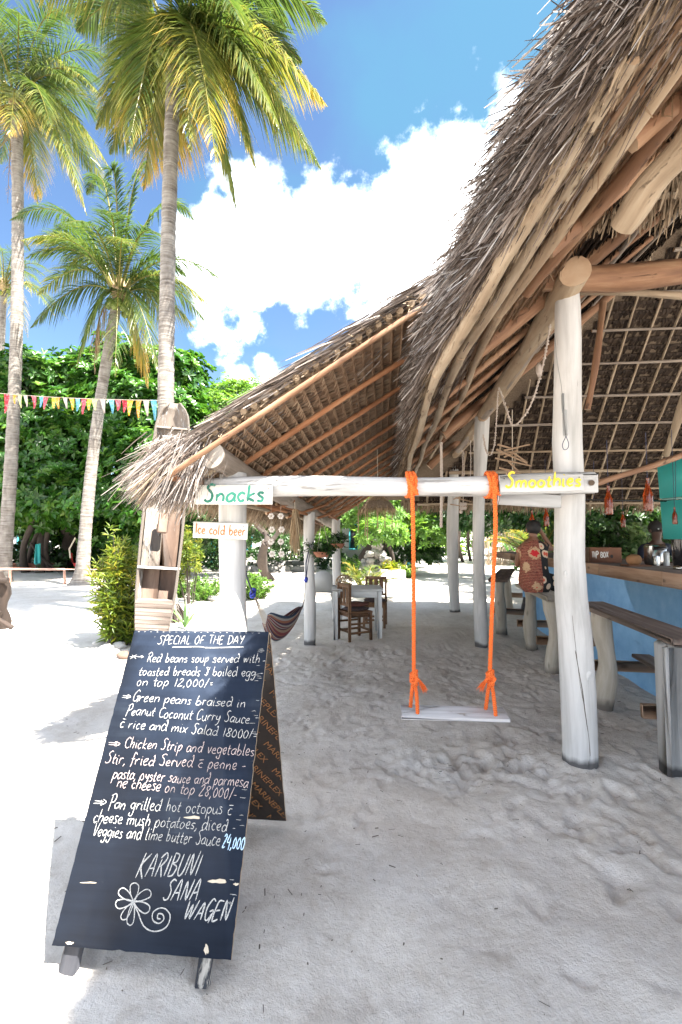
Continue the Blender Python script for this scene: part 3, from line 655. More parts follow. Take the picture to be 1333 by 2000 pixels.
    for s in (.02, .38, .78, 1.2, 1.72, 2.2, 2.7, 3.15, 3.6, 4.05, 4.5, 4.9):
        f = s/5.39; ul, ur = .8+(5.2-.8)*f, 10.2-(10.2-5.2)*f
        pole(hp(ul, s)-nr*.09, hp(ur, s)-nr*.09, .024 if s != .78 else .036, None, 'pale_pole' if s < 1.5 else 'grey_pole', 'batten', 8, 9, .01)
    for i in range(25):
        u = 1.05+i*.36; f = max(0, min((u-.75)/4.45 if u < 5.2 else (10.2-u)/5, 1)); s1 = 5.39*f*.97
        if s1 < .3: continue
        pole(hp(u, -.05)-nr*.05, hp(u-.11*s1*min(1, max(0, u-1.2)/2), s1)-nr*.05, .024, .020, 'pale_pole', 'rafter', 8, 7, .015)
    # shaggy thick eave and outer surface
    def shag(n, vlo, vhi, seed, name, dens_near=True, depth=.42, mat='thatch_outer'):
        r = np.random.default_rng(seed)
        v = vlo+(vhi-vlo)*(r.random(n)**(1.5 if dens_near else 1)); h = r.random(n)
        uo = r.uniform(-.03, .46, n)
        u = bar_eave(v)+uo; zz = bar_z(u, v)+.03+h*depth*np.interp(v, [.4, 1.8], [.62, 1])
        base = np.stack([u+.088*v, v-.088*u, zz], 1)
        clump = .30*np.sin(v*23+h*9)+.22*np.sin(v*41+uo*30+h*14); yaw = r.normal(0, .34, n)+clump; pit = r.normal(0, .20, n)+.12*np.sin(v*17+h*11)
        d = unit(BAR_DN[None]*1.0+AX[None]*yaw[:, None]*.9+np.array([0, 0, 1.])[None]*(pit[:, None]-.16*(1-h[:, None])))
        side = unit(np.cross(d, unit(np.array([0, 0, 1.])[None]+r.normal(0, .9, (n, 3)))))
        ln = (.06+.22*r.random(n)**1.6)*np.where(uo > .3, 1.25, 1.0)*np.interp(v, [.5, 1.6], [.7, 1]); w = r.uniform(.006, .017, n)*np.interp(v, [.5, 1.6, 3.5, 4], [.42, .75, 1.0, 1.4])
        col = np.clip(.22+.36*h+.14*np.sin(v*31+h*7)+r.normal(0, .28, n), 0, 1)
        up = h > .33
        mb = MB(); mb.blades(base, d, side, ln, w, r.uniform(0, .25, n), col, seg=2); 
        o = mb.build(name, mat, t); o['kind'] = 'stuff'; return o
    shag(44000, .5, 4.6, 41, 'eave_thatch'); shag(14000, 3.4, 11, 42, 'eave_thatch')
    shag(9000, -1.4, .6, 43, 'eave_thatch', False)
    r = np.random.default_rng(45); n = 2600; v = .5+6*r.random(n)**1.5; h = r.random(n); uo = r.uniform(-.06, .3, n); u = bar_eave(v)+uo; base = np.stack([u+.088*v, v-.088*u, bar_z(u, v)+.02+h*.42*np.interp(v, [.4, 1.8], [.75, 1])], 1)
    d = unit(BAR_DN[None]+AX[None]*r.normal(0, .4, n)[:, None]+np.array([0, 0, 1.])[None]*r.normal(0, .2, n)[:, None])
    MB().blades(base, d, unit(np.cross(d, r.normal(0, 1, (n, 3)))), r.uniform(.05, .20, n), r.uniform(.003, .010, n)*np.interp(v, [.5, 1.6, 3.5], [.5, .8, 1.2]), r.uniform(-.2, .3, n), r.uniform(.75, 1.2, n)).build('loose_straw', 'thatch_outer', t, kind='stuff')
    # lower tan fringe hanging inside the eave
    r = np.random.default_rng(51); n = 9000; v = .6+10.2*r.random(n)**1.3; uo = r.uniform(.0, .16, n)*np.interp(v, [.6, 1.6, 2.4, 2.8], [1.0, 1.3, 1.5, 1]); u = bar_eave(v)+uo
    base = np.stack([u+.088*v, v-.088*u, bar_z(u, v)+r.uniform(.02, .16, n)], 1)
    d = unit(BAR_DN*.75+np.array([0, 0, -.55])+AX*r.normal(0, .22, n)[:, None]+r.normal(0, .1, (n, 3)))
    MB().blades(base, d, unit(np.cross(d, r.normal(0, 1, (n, 3)))), r.uniform(.05, .17, n)*np.interp(v, [.6, 1.6, 2.2, 2.8], [.5, .8, 1.1, 1]), r.uniform(.004, .011, n), .1, np.clip(r.normal(.5, .22, n), 0, 1)).build('eave_fringe', 'thatch_under', t, kind='stuff')
    # outer slope
    n = 9000; v = r.uniform(2.6, 11, n); u = bar_eave(v)+.3+r.random(n)*2.9
    base = np.stack([u+.088*v, v-.088*u, bar_z(u, v)+.36], 1); d = unit(BAR_DN+r.normal(0, .15, (n, 3)))
    MB().blades(base, d, unit(np.cross(d, BAR_NR[None]+r.normal(0, .4, (n, 3)))), r.uniform(.3, .55, n), r.uniform(.02, .05, n), .05, np.clip(r.normal(.6, .2, n), 0, 1)).build('slope_thatch', 'thatch_outer', t, kind='stuff')
    # gable skirt behind the front beam
    for (z0, z1, nn, vv, sd, ub) in ((3.98, .30, 900, 2.98, 61, 3.7), (3.83, .33, 1100, 2.90, 62, 3.7), (4.35, .36, 700, 3.05, 63, 3.7)):
        r = np.random.default_rng(sd); u = r.uniform(1.18 if z0 < 4 else 1.6, ub, nn); base = np.stack([u+.088*vv, vv-.088*u+r.normal(0, .03, nn), z0+r.normal(0, .03, nn)], 1)
        d = unit(np.array([-.25, -.12, -1.])[None]+r.normal(0, .14, (nn, 3)))
        MB().blades(base, d, unit(np.cross(d, np.array([0, 1., 0])[None]+r.normal(0, .5, (nn, 3)))), r.uniform(.65, 1.15, nn)*z1, r.uniform(.010, .024, nn), 0, np.clip(r.normal(.55, .22, nn), 0, 1)).build('gable_skirt', 'thatch_under', t, kind='stuff')
        MB().plank(W(1.1, vv-.03, z0-.14), W(3.8, vv-.03, z0-.12), .04, .03, bev=.006).build('skirt_batten', 'pale_pole', t)
    # back eave fringe
    r = np.random.default_rng(71); nn = 3800; u = r.uniform(.5, 10, nn); base = np.stack([u+.088*10.8, 10.8-.088*u+r.normal(0, .05, nn), 2.40+r.uniform(0, .22, nn)], 1)
    d = unit(np.array([0, .55, -.8])[None]+r.normal(0, .16, (nn, 3)))
    MB().blades(base, d, unit(np.cross(d, np.array([0, 1., .5])[None]+r.normal(0, .4, (nn, 3)))), r.uniform(.18, .36, nn), .022, 0, np.clip(r.normal(.45, .2, nn), 0, 1)).build('back_fringe', 'thatch_under', t, kind='stuff')
    return t
bar_pavilion()

def din_z(u, v): return 2.11+.63*(np.asarray(u, float)+1.41)-.03*(np.asarray(v, float)-3.05)
def dining_shelter():
    t = thing('dining_shelter', 'lower thatched shelter with orange rafters leaning against the bar roof', 'shelter', W(-1.16, 3.6, 0))
    dn = unit(-(BX+np.array([0, 0, .63]))); nr = np.cross(AX, dn); nr = unit(nr if nr[2] > 0 else -nr)
    V0, V1 = 3.06, 10.6
    for (b, top, r0, r1, lab) in ((P(457, 1440, 3.62)*np.array([1, 1, 0]), P(457, 925, 3.62), .116, .104, 'white post carrying the two small signs'), (G(605, 1256), P(605, 1000, 7.0), .092, .08, None), (G(659, 1213), P(657, 1014, 8.95), .085, .08, None)):
        n = 10; tt = np.linspace(-.1, 1, n)[:, None]; pts = b+(top-b)*tt; pts[:, 0] += .008*np.sin(np.linspace(0, 6, n))
        rr = np.linspace(r0, r1, n)*(1+.05*np.sin(np.linspace(0, 9, n)+b[0]))
        MB().tube(pts, rr, 18, rough=.03).build('post', 'white_post', t, smooth=True, label=lab)
    def pole(p0, p1, r0, r1=None, mat='orange_pole', name='rafter', seg=9, n=8, bend=.012, cm='cut_wood', lab=None):
        return MB().log(p0, p1, r0, r1, seg, n, bend, .07, 0, 1).build(name, [mat, cm], t, smooth=True, label=lab)
    pole(P(415, 892, 3.16), W(-1.10, 10.2, 1.90), .086, .08, 'grey_pole', 'wall_plate', 20, 10, .01, 'cut_pale', 'grey log along the posts, pale sawn end facing the front')
    pole(P(333, 928, 3.0), P(832, 597, 3.0), .020, .018, 'brown_pole', 'verge_pole', 12, 12, .02)
    v = 3.72
    while v < V1:
        pole(W(-1.30, v, float(din_z(-1.30, v))-.045), W(.36, v, float(din_z(.36, v))-.045), .026, .022, 'orange_pole', 'rafter'); v += .62
    pole(W(-1.40, 3.1, float(din_z(-1.40, 3.1))-.03), W(-1.36, V1, float(din_z(-1.36, V1))-.03), .026, .022, 'orange_pole', 'eave_pole', n=14)
    pole(P(335, 932, 3.02), P(470, 960, 3.9), .024, .022, 'orange_pole', 'eave_pole')
    pole(P(470, 985, 4.4), P(610, 1018, 8), .02, .018, 'pale_pole', 'eave_pole')
    pole(P(440, 905, 3.3), P(395, 925, 3.25), .03, .03, 'pale_pole', 'strut')
    for (a, b, d1, d2) in (((500, 985), (560, 1000), 5.0, 5.6), ((540, 985), (600, 1005), 5.6, 6.3), ((520, 1003), (575, 978), 5.3, 5.6), ((560, 1010), (640, 985), 6.2, 6.8), ((620, 1012), (700, 985), 7.5, 8), ((600, 985), (660, 1015), 7, 8.5)):
        pole(P(*a, d1), P(*b, d2), .022, .018, 'orange_pole', 'strut')
    # courses
    k = 0; u = -1.40
    while u < .36:
        pts = np.array([W(u+.006*math.sin(v*3+k), v, float(din_z(u, v))) for v in np.linspace(V0, V1, 20)])
        thatch_row(t, pts, dn, nr, .083, 'thatch_row', .036, .05, seed=500+k)
        # bundle end on the verge
        c = pts[0]+nr*.035; mb = MB(); rr = RNG.uniform(.020, .028)
        q = c-unit(AX)*RNG.uniform(.02, .055)
        mb.tube([c+unit(AX)*.18, (c+q)/2+nr*.004, q], [rr, rr*1.05, rr*.9], 8, rnd=RNG.uniform(.4, .9)); 
        nb = 16; bs = q+RNG.normal(0, .013, (nb, 3)); d = unit(-AX[None]*.9+dn[None]*.5+RNG.normal(0, .35, (nb, 3)))
        mb.blades(bs+AX*.05, d, unit(np.cross(d, RNG.normal(0, 1, (nb, 3)))), RNG.uniform(.05, .13, nb), RNG.uniform(.006, .012, nb), .1, RNG.uniform(.3, 1, nb))
        mb.build('bundle_end', 'thatch_under', t); u += .0705; k += 1
    mb = MB(); vs = np.linspace(V0+.02, V1-.02, 12)  # opaque sheets added inside this roof so no sun leaks through
    for lift in (.035, .12):
        A = np.array([W(-1.44, v, float(din_z(-1.44, v))+lift) for v in vs]); B = np.array([W(.42, v, float(din_z(.42, v))+lift) for v in vs]); n = len(vs)
        i = np.arange(n-1); mb.add(np.concatenate([A, B]), np.stack([i, i+1, i+n+1, i+n], 1))
    mb.build('light_blocker', 'opaque_sheet', t)
    # outer leaves: verge top and eave
    r = np.random.default_rng(81)
    n = 3600; s = r.random(n); u = -1.45+1.9*s; v = V0+r.uniform(-.06, .55, n); base = np.stack([u+.088*v, v-.088*u, din_z(u, v)+r.uniform(.05, .15, n)], 1)
    d = unit(dn[None]-AX[None]*r.normal(.03, .16, n)[:, None]+r.normal(0, .06, (n, 3))); side = unit(np.cross(d, nr[None]+r.normal(0, .6, (n, 3))))
    MB().blades(base, d, side, r.uniform(.25, .6, n), r.uniform(.006, .02, n), .03, np.clip(r.normal(.62, .22, n), 0, 1)).build('verge_thatch', 'thatch_outer', t, kind='stuff')
    n = 5000; u = r.uniform(-1.4, .4, n); v = r.uniform(V0+.3, V1, n); base = np.stack([u+.088*v, v-.088*u, din_z(u, v)+.14], 1); d = unit(dn[None]+r.normal(0, .12, (n, 3)))
    MB().blades(base, d, unit(np.cross(d, nr[None]+r.normal(0, .3, (n, 3)))), r.uniform(.3, .5, n), .04, .03, np.clip(r.normal(.6, .2, n), 0, 1)).build('slope_thatch', 'thatch_outer', t, kind='stuff')
    n = 6500; v = V0-.05+(V1-V0)*r.random(n)**1.35; u = -1.40+r.uniform(-.02, .10, n); base = np.stack([u+.088*v, v-.088*u, din_z(u, v)+r.uniform(.0, .13, n)], 1)
    near = np.clip((V0+.25-v)/.3, 0, 1)
    d = unit(np.array([-.62, 0, -.80])[None]+AX[None]*(r.normal(0, .2, n)-near*.35)[:, None]+r.normal(0, .10, (n, 3)))
    MB().blades(base, d, unit(np.cross(d, r.normal(0, 1, (n, 3)))), r.uniform(.22, .42, n), r.uniform(.006, .015, n), .12, np.clip(r.normal(.6, .22, n), 0, 1)).build('eave_fringe', 'thatch_under', t, kind='stuff')
    n = 2600; base = W(-1.36, V0, float(din_z(-1.36, V0))+.06)[None]+r.normal(0, 1, (n, 3))*np.array([.08, .07, .05])
    d = unit(np.array([-.52, -.06, -.80])[None]+r.normal(0, .24, (n, 3)))
    MB().blades(base, d, unit(np.cross(d, r.normal(0, 1, (n, 3)))), r.uniform(.16, .40, n), r.uniform(.004, .010, n), .12, np.clip(r.normal(.62, .24, n), 0, 1)).build('corner_tuft', 'thatch_outer', t, kind='stuff')
    # far verge fringe
    n = 700; u = r.uniform(-1.4, .4, n); base = np.stack([u+.088*V1, V1-.088*u, din_z(u, V1)+.05], 1); d = unit(np.array([-.3, .7, -.5])[None]+r.normal(0, .2, (n, 3)))
    MB().blades(base, d, unit(np.cross(d, r.normal(0, 1, (n, 3)))), r.uniform(.15, .3, n), .016, 0, .5).build('far_fringe', 'thatch_under', t, kind='stuff')
dining_shelter()

# ---------------------------------------------------------------- hand lettering (single strokes drawn as ribbons)
GL = {
'a': (5, '4.4,4.2 2.6,5 .6,3 1.2,.3 3,.4 4.3,2.6|4.5,4.8 4.4,1.2 5.2,.1'), 'b': (5, '1,9.8 .9,5 .9,.5|.9,2.8 2.6,4.8 4.4,2.8 3,.2 .9,.5'),
'c': (4.2, '4,4.2 2.2,5 .6,2.6 2,0 4,.8'), 'd': (5.6, '4.6,3.8 2.6,5 .6,2.8 2,0 4.2,1.4 4.9,6 4.4,9.6 3.6,8|4.9,5 4.8,1.2 5.4,0'),
'e': (4.4, '.8,2.4 3.4,3 3.4,4.8 1.8,4.8 .6,2.4 2,0 4.2,.8'), 'f': (3.8, '4.2,9 2.6,9.8 1.8,6 1.7,0 1.2,-2.6|.4,4.8 3.4,5'),
'g': (5, '4.2,4.2 2.2,5 .6,3 1.8,.6 4,2.2 4.4,4.8 4.4,0 3.6,-4 1.2,-3.6 1.4,-2'), 'h': (5, '1.2,9.8 .9,0|.9,2.6 2.8,4.8 4.2,3.6 4.2,0'),
'i': (2.2, '1,4.8 1,.6 1.8,0|1.1,6.8 1.3,7.2'), 'k': (4.6, '1,9.6 .9,0|4.2,5 1,2.4 4.4,0'), 'l': (2.4, '1.2,9.8 1,1 1.9,0'),
'm': (7.4, '.8,4.8 .8,0|.8,2.8 2.4,4.8 3.6,3.8 3.6,0|3.6,2.8 5.2,4.8 6.6,3.6 6.6,0'), 'n': (5, '.8,4.8 .9,0|.9,2.8 2.6,4.9 4.1,3.6 4.2,0'),
'o': (4.8, '2.6,5 .7,3.2 1.2,.4 3.2,0 4.3,2.6 2.8,5'), 'p': (5, '.9,5 .8,-4|.8,3 2.8,5 4.4,3 2.8,.2 .8,1'), 'r': (4, '.8,4.8 .9,0|.9,2.8 2.2,4.8 3.8,4.4'),
's': (3.8, '3.6,4.4 2,5 .9,3.8 3.2,1.8 2.6,0 .5,.4'), 't': (3.4, '1.8,8 1.5,1.2 2.4,0 3.2,.6|.3,4.8 3.3,5'), 'u': (5, '.8,4.8 .9,1 2.6,0 4.2,2.4|4.4,4.8 4.4,1 5,0'),
'v': (4.2, '.4,4.8 1.9,0 4,5'), 'w': (6.2, '.4,4.8 1.6,0 3,4 4.4,0 5.8,5'), 'x': (4.4, '.5,4.8 4,0|4.2,5 .4,0'), 'y': (4.6, '.6,4.8 1,2 3,1.6 4.2,4.8|4.2,4.8 3.6,-1 2,-4 .6,-3'),
'C': (5.2, '5,8.6 3,10 .8,6.6 1.2,1.4 3.4,0 5.2,1.2'), 'G': (5.6, '5.4,9 3,10.2 .8,6 1.4,1 3.6,.2 5,3.4|3.2,4.2 5.6,4.6 4.9,-1'), 'P': (5, '1.4,10 .8,-2|.2,9 3.4,10.6 5.2,8 3.8,5 1,4.6'),
'R': (5.6, '1.6,8 1.2,0|.6,8.6 3,11 4.8,8.4 3,5.4 1.4,5|2.6,5.2 5.4,0'), 'S': (5, '5,9.4 3,10.2 1.4,8 3.8,4.6 3.6,1 1.6,0 .2,1.4'), 'V': (5.2, '.4,9 2.2,0 5.2,9.6'),
'A': (5.4, '.4,0 2.8,10 5,0|1.2,3.6 4.6,3.8'), 'B': (5.2, '1,10 .9,0|1,10 4,9 3.6,6 1,5.4 4.6,4 4,.6 .9,0'), 'D': (5.4, '1,10 .8,0|.4,10 3.6,9 5,5 3,.6 .4,0'),
'E': (4.8, '4.4,10 1,9.8 .9,0 4.4,.3|1,5 3.8,5.3'), 'F': (4.6, '4.6,10 1,9.8 .8,0|1,5 3.8,5.3'), 'H': (5.4, '1,10 .8,0|4.6,10 4.6,0|1,5 4.6,5.2'), 'I': (2, '1,10 .9,0'),
'J': (4, '3,10 3,2 1,0'), 'K': (5.4, '1.2,10.6 .7,-.6|5.2,10 1.4,5 5.2,-1'), 'L': (4.4, '1.2,10 1,.2 4.2,.4'), 'N': (6, '1,0 1.2,9.6 4.4,.2 5.2,11'), 'O': (5.4, '2.8,10 .7,6 1.4,1 3.6,.2 5,5 2.8,10'),
'T': (5, '.2,9.8 5,10.2|2.7,10 2.5,0'), 'U': (5.4, '1,10 1,2 2.8,0 4.6,2.4 4.9,10'), 'W': (7, '.4,10 1.8,0 3.6,8 4.8,0 6.8,10.4'), 'X': (5, '.6,10 4.4,0|4.4,10 .5,0'), 'Y': (5, '.6,10 2.4,5.4 4.6,10|4.8,10 2.4,0'), '&': (4.6, '4,8 1.4,8.4 3.8,4 3,0 .8,1.2|4.8,9 2.2,2'),
'0': (4.8, '2.6,7.6 .7,4.6 1.2,.5 3.2,.2 4.2,4 2.6,7.6'), '1': (2.6, '1.6,8.4 1.3,0'), '2': (4.8, '.8,6.6 2.6,8.2 4,6.2 .6,0 4.4,.3'), '4': (4.8, '2.4,8 .5,3 4.6,3|3.8,6 3.4,-1.6'),
'8': (4.8, '3.8,7.4 2,8 1.2,6 4,2 2.6,0 .8,1.6 3.8,6 4,7.6'), ',': (1.8, '1.2,.6 1.1,-.4 .4,-2'), '/': (3.2, '2.9,9.4 .3,-1'), '=': (3.6, '.4,2 3.2,2.3|.4,4 3.2,4.3'), '-': (3.4, '.3,2.6 3,2.7'),
'~': (4.2, '4,4.2 2.2,4.8 .6,2.4 2,0 4,.6|.6,7.2 4.4,7.4'), '>': (6.4, '.2,2 5,2.2|.2,4.4 5,4.2|4,6 6.2,3.2 4,.4|4,6 4,.4'), '*': (6.5, '.4,.8 3.6,6|3.4,.4 .8,5.8|0,3.2 4.2,3.4|3.8,3.3 6.6,3|5.6,4.6 7,3 5.6,1.6'), ' ': (3.4, '')}
def ribbon(mb, pts2, width, org, sx, sy, nr, lift, r, taper=.5, mi=0):
    pts2 = np.asarray(pts2); T = np.gradient(pts2, axis=0); T = unit(T); nn = np.stack([-T[:, 1], T[:, 0]], 1)
    n = len(pts2); w = width*(1+r.normal(0, .14, n)); w = np.convolve(np.pad(w, 1, 'edge'), [.25, .5, .25], 'valid')
    w[0] *= taper; w[-1] *= taper
    A = pts2-nn*w[:, None]/2; B = pts2+nn*w[:, None]/2
    f = lambda q: org+np.outer(q[:, 0], sx)+np.outer(q[:, 1], sy)+nr*lift
    V = np.concatenate([f(A), f(B)]); i = np.arange(n-1)
    mb.add(V, np.stack([i, i+1, i+n+1, i+n], 1), mi=mi)
def write(mb, text, a, b, xh, width, org, sx, sy, nr, r, lift=.0014, slant=.06, jit=.25, caps=None, mi=0, k=5):
    """baseline runs from a to b (board coordinates); xh is the height of a small letter"""
    a = np.asarray(a, float); b = np.asarray(b, float); tot = sum(GL[c][0]+.5 for c in text); L = np.linalg.norm(b-a); ex = (b-a)/L; ey = np.array([-ex[1], ex[0]])
    ux = L/tot; uy = xh/5; x = 0
    for ch in text:
        w, st = GL[ch]; s = 1+r.normal(0, .05); dy = r.normal(0, .22)
        for q in [z for z in st.split('|') if z]:
            p = np.array([[float(c) for c in w2.split(',')] for w2 in q.split()]); p = p+r.normal(0, jit*.45, p.shape)
            p = catmull(p, k); X = (x+p[:, 0])*ux+p[:, 1]*uy*slant*5*.2; Y = (p[:, 1]*s+dy)*uy
            p2 = a+np.outer(X, ex)+np.outer(Y, ey); ribbon(mb, p2, width, org, sx, sy, nr, lift+r.uniform(0, .0005), r, mi=mi)
        x += w+.5

# ---------------------------------------------------------------- chalkboard
def chalkboard():
    t = thing('chalkboard', 'tall black A-frame chalkboard with the menu of the day in white chalk', 'chalkboard', (-.70, 2.2, 0))
    BL = np.array([-1.066, 1.782, .100]); TL = np.array([-1.023, 2.314, 1.143]); BR = np.array([-.388, 1.716, .106])
    wd = unit(BR-BL); ud = TL-BL; ud = unit(ud-wd*(ud@wd)); w = .681; l = 1.171; nr = unit(np.cross(wd, ud)); nr = nr if nr[1] < 0 else -nr
    ax = np.array([wd, ud, nr]); th = .010
    c = BL+wd*w/2+ud*l/2-nr*th/2
    def slab(name, c, ax, size, mf, mb_, seed):
        """sheet with slightly chipped outline"""
        r = np.random.default_rng(seed); n = 26; out = []
        for (p, q, m) in (((-.5, -.5), (.5, -.5), n), ((.5, -.5), (.5, .5), n*2), ((.5, .5), (-.5, .5), n), ((-.5, .5), (-.5, -.5), n*2)):
            for i in range(m):
                s = i/m; x = (p[0]+(q[0]-p[0])*s)*size[0]; y = (p[1]+(q[1]-p[1])*s)*size[1]; e = abs(r.normal(0, .0011))+(r.random() < .05)*r.uniform(.001, .005)
                k = 1-e/(.5*size[0]); out.append((x*k, y*(1-e/(.5*size[1]))))
        out = np.array(out); m = len(out); z = size[2]/2
        loc = np.concatenate([np.column_stack([out, np.full(m, z)]), np.column_stack([out, np.full(m, -z)])]); V = c+loc@ax
        F = [tuple(range(m)), tuple(range(2*m-1, m-1, -1))]+[(i, i+m, (i+1) % m+m, (i+1) % m) for i in range(m)]
        return MB().add(V, F, loc, mi=[0, 1]+[2]*m).build(name, [mf, mb_, 'ply_edge'], t)
    front = slab('front_panel', c, ax, (w, l, th), 'chalkboard', 'ply_film', 5)
    # back panel, inner side towards the viewer
    TR = TL+wd*w; b2 = P(567, 1572, 2.585); u2 = unit(TR-nr*.03-b2); u2 = unit(u2-wd*(u2@wd)); n2 = unit(np.cross(wd, u2)); n2 = n2 if n2[1] < 0 else -n2
    L2 = 1.135; c2 = TR-nr*.025-wd*w/2-u2*(L2/2+.004)
    ax2 = np.array([wd, u2, n2]); back = slab('back_panel', c2, ax2, (w, L2, .010), 'ply_film', 'ply_film', 6)
    # print on the inner side of the back panel
    cu = bpy.data.curves.new('print', 'FONT'); cu.body = 'MARINEPLEX'; cu.size = .052; cu.align_x = 'CENTER'
    tmp = bpy.data.objects.new('print', cu); COL.objects.link(tmp); dg = bpy.context.evaluated_depsgraph_get(); me = bpy.data.meshes.new_from_object(tmp.evaluated_get(dg)); bpy.data.objects.remove(tmp)
    import bmesh
    bm = bmesh.new(); an = math.radians(-52); ca, sa = math.cos(an), math.sin(an)
    for i in range(-9, 10):
        for j in range(-3, 4):
            x0 = j*.36*ca+(-i*.078)*-sa+(i % 2)*.15*ca; y0 = j*.36*sa+(i*-.078)*ca+(i % 2)*.15*sa
            vm = {}
            co_ = [(v.co.x, v.co.y) for v in me.vertices]
            px = [(x*ca-y*sa+x0, x*sa+y*ca+y0) for x, y in co_]
            if all(abs(p[0]) > w/2 or abs(p[1]) > L2/2 for p in px): continue
            vs = [bm.verts.new((p[0], p[1], 0)) for p in px]
            for pl in me.polygons:
                try: bm.faces.new([vs[k] for k in pl.vertices])
                except Exception: pass
    for (pc, pn) in (((w/2-.006, 0, 0), (1, 0, 0)), ((-w/2+.006, 0, 0), (-1, 0, 0)), ((0, L2/2-.01, 0), (0, 1, 0)), ((0, -L2/2+.02, 0), (0, -1, 0))):
        bmesh.ops.bisect_plane(bm, geom=bm.verts[:]+bm.edges[:]+bm.faces[:], plane_co=pc, plane_no=pn, clear_outer=True)
    bm.verts.ensure_lookup_table(); bm.verts.index_update()
    V = np.array([v.co[:] for v in bm.verts]); F = [tuple(v.index for v in f.verts) for f in bm.faces]; bm.free()
    MB().add(c2+n2*.0062+V@ax2, F).build('print', 'ply_orange', back, kind='stuff')
    # legs
    def leg(a, b, ww, tt, mat, side, lab=None): MB().plank(a, b, ww, tt, side, bev=.004, jit=.0008).build('leg', mat, t, label=lab)
    leg(P(396, 1928, 1.722), BL+wd*(w-.10)+ud*.95-nr*.032, .050, .034, 'board_leg', wd, 'dark wooden leg with white paint drips')
    leg(P(133, 1904, 1.778), BL+wd*.075+ud*.95-nr*.032, .062, .034, 'board_leg', wd, 'worn wooden leg with flaking paint')
    leg(P(541, 1588, 2.755), c2+wd*(w/2-.10)+u2*.3-n2*.025, .042, .030, 'board_leg', wd); leg(P(541, 1588, 2.755)-wd*.46, c2+wd*(w/2-.56)+u2*.3-n2*.025, .042, .030, 'board_leg', wd)
    for s in (.09, w-.09):
        p = TL+wd*s-nr*.012; MB().box(p-n2*.0+np.array([0, .006, -.012]), (.05, .03, .03), ax, bev=.004).build('hinge', 'tin', t)
    # chalk
    r = np.random.default_rng(77)
    def S(x, y):
        d = ray(x, y); k = ((BL-C_)@nr)/(d@nr); q = C_+d*k-BL; return (q@wd, q@ud)
    Z = 1/3.7028
    def z1(x, y): return S(200+x/3.7028, 1220+y/3.7028)
    def z2(x, y): return S(100+x/2.666, 1520+y/2.666)
    lines = [('SPECIAL OF THE DAY', z1(400, 142), z1(1022, 140), .0245, 0), ('*', z1(198, 252), z1(292, 252), .022, 0), ('Red beans soup served with', z1(318, 272), z1(1140, 275), .0255, 0), ('-', z1(1158, 276), z1(1190, 277), .02, 0),
             ('toasted breads & boiled egg', z1(262, 368), z1(1110, 372), .0255, 0), ('-', z1(1138, 370), z1(1170, 370), .02, 0), ('on top 12,000/=', z1(243, 440), z1(802, 452), .0255, 0),
             ('>', z1(135, 535), z1(208, 538), .018, 0), ('Green peans braised in', z1(216, 552), z1(1036, 600), .0255, 0), ('Peanut Coconut Curry Sauce', z1(170, 650), z1(1066, 715), .026, 0), ('-', z1(1105, 690), z1(1140, 692), .02, 0),
             ('~ rice and mix Salad 18000/=', z1(122, 742), z1(1118, 828), .0255, 0), ('>', z1(38, 878), z1(132, 882), .02, 1), ('Chicken Strip and vegetables', z1(156, 888), z1(1098, 950), .026, 1),
             ('Stir, fried Served ~ penne -', z1(20, 1000), z1(1040, 1052), .027, 1), ('pasta, oyster sauce and parmesa', z1(72, 1110), z1(1055, 1175), .026, 1),
             ('ne cheese on top 28,000/-', z2(340, 45), z2(968, 108), .026, 1), ('>', z2(218, 140), z2(292, 142), .02, 0), ('Pan grilled hot octopus ~', z2(298, 155), z2(942, 190), .026, 0),
             ('cheese mush potatoes, diced -', z2(216, 228), z2(962, 280), .0265, 0), ('Veggies and lime butter Sauce', z2(214, 298), z2(880, 352), .0265, 0)]
    def part(fn, mat, name='chalk_line', lab=None):
        mb = MB(); fn(mb); o = mb.build(name, mat, front, label=lab, kind='stuff' if name == 'chalk_line' else None); return o
    for (tx, a, b, xh, m) in lines: part(lambda q: write(q, tx, a, b, xh*.84, .0028, BL, wd, ud, nr, r, slant=.10, jit=.5), ('chalk', 'chalk_pink')[m])
    part(lambda q: write(q, '24,000', z2(890, 355), z2(1006, 372), .025, .0038, BL, wd, ud, nr, r), 'chalk_blue', lab='price chalked in pale blue')
    for (tx, a, b, hh) in (('KARIBUNI', z2(438, 514), z2(765, 504), .073), ('SANA', z2(578, 634), z2(762, 636), .066), ('WAGEN', z2(684, 735), z2(925, 738), .060)):
        part(lambda q: write(q, tx, a, b, hh*.5*.93, .0048, BL, wd, ud, nr, r, slant=.35), 'chalk')
    for off in (0, 3): part(lambda q: ribbon(q, catmull([z1(508, 162+off), z1(700, 158+off), z1(770, 166+off), z1(1025, 160+off)], 6), .0028, BL, wd, ud, nr, .0012, r), 'chalk', 'underline')
    cx, cy = 430, 640
    for (tx, ty, ww) in ((438, 545, 42), (520, 590, 44), (512, 690, 48), (410, 765, 34), (372, 735, 34), (338, 660, 44), (358, 580, 44)):
        dx, dy = tx-cx, ty-cy; L = math.hypot(dx, dy); nx, ny = -dy/L, dx/L
        pts = [(cx, cy), (cx+dx*.4+nx*ww*.42, cy+dy*.4+ny*ww*.42), (cx+dx*.85+nx*ww*.5, cy+dy*.85+ny*ww*.5), (tx, ty), (cx+dx*.85-nx*ww*.5, cy+dy*.85-ny*ww*.5), (cx+dx*.4-nx*ww*.42, cy+dy*.4-ny*ww*.42), (cx+3, cy+4)]
        part(lambda q: ribbon(q, catmull([z2(*p) for p in pts], 6), .0038, BL, wd, ud, nr, .0012+r.random()*.0005, r), 'chalk', 'drawn_petal')
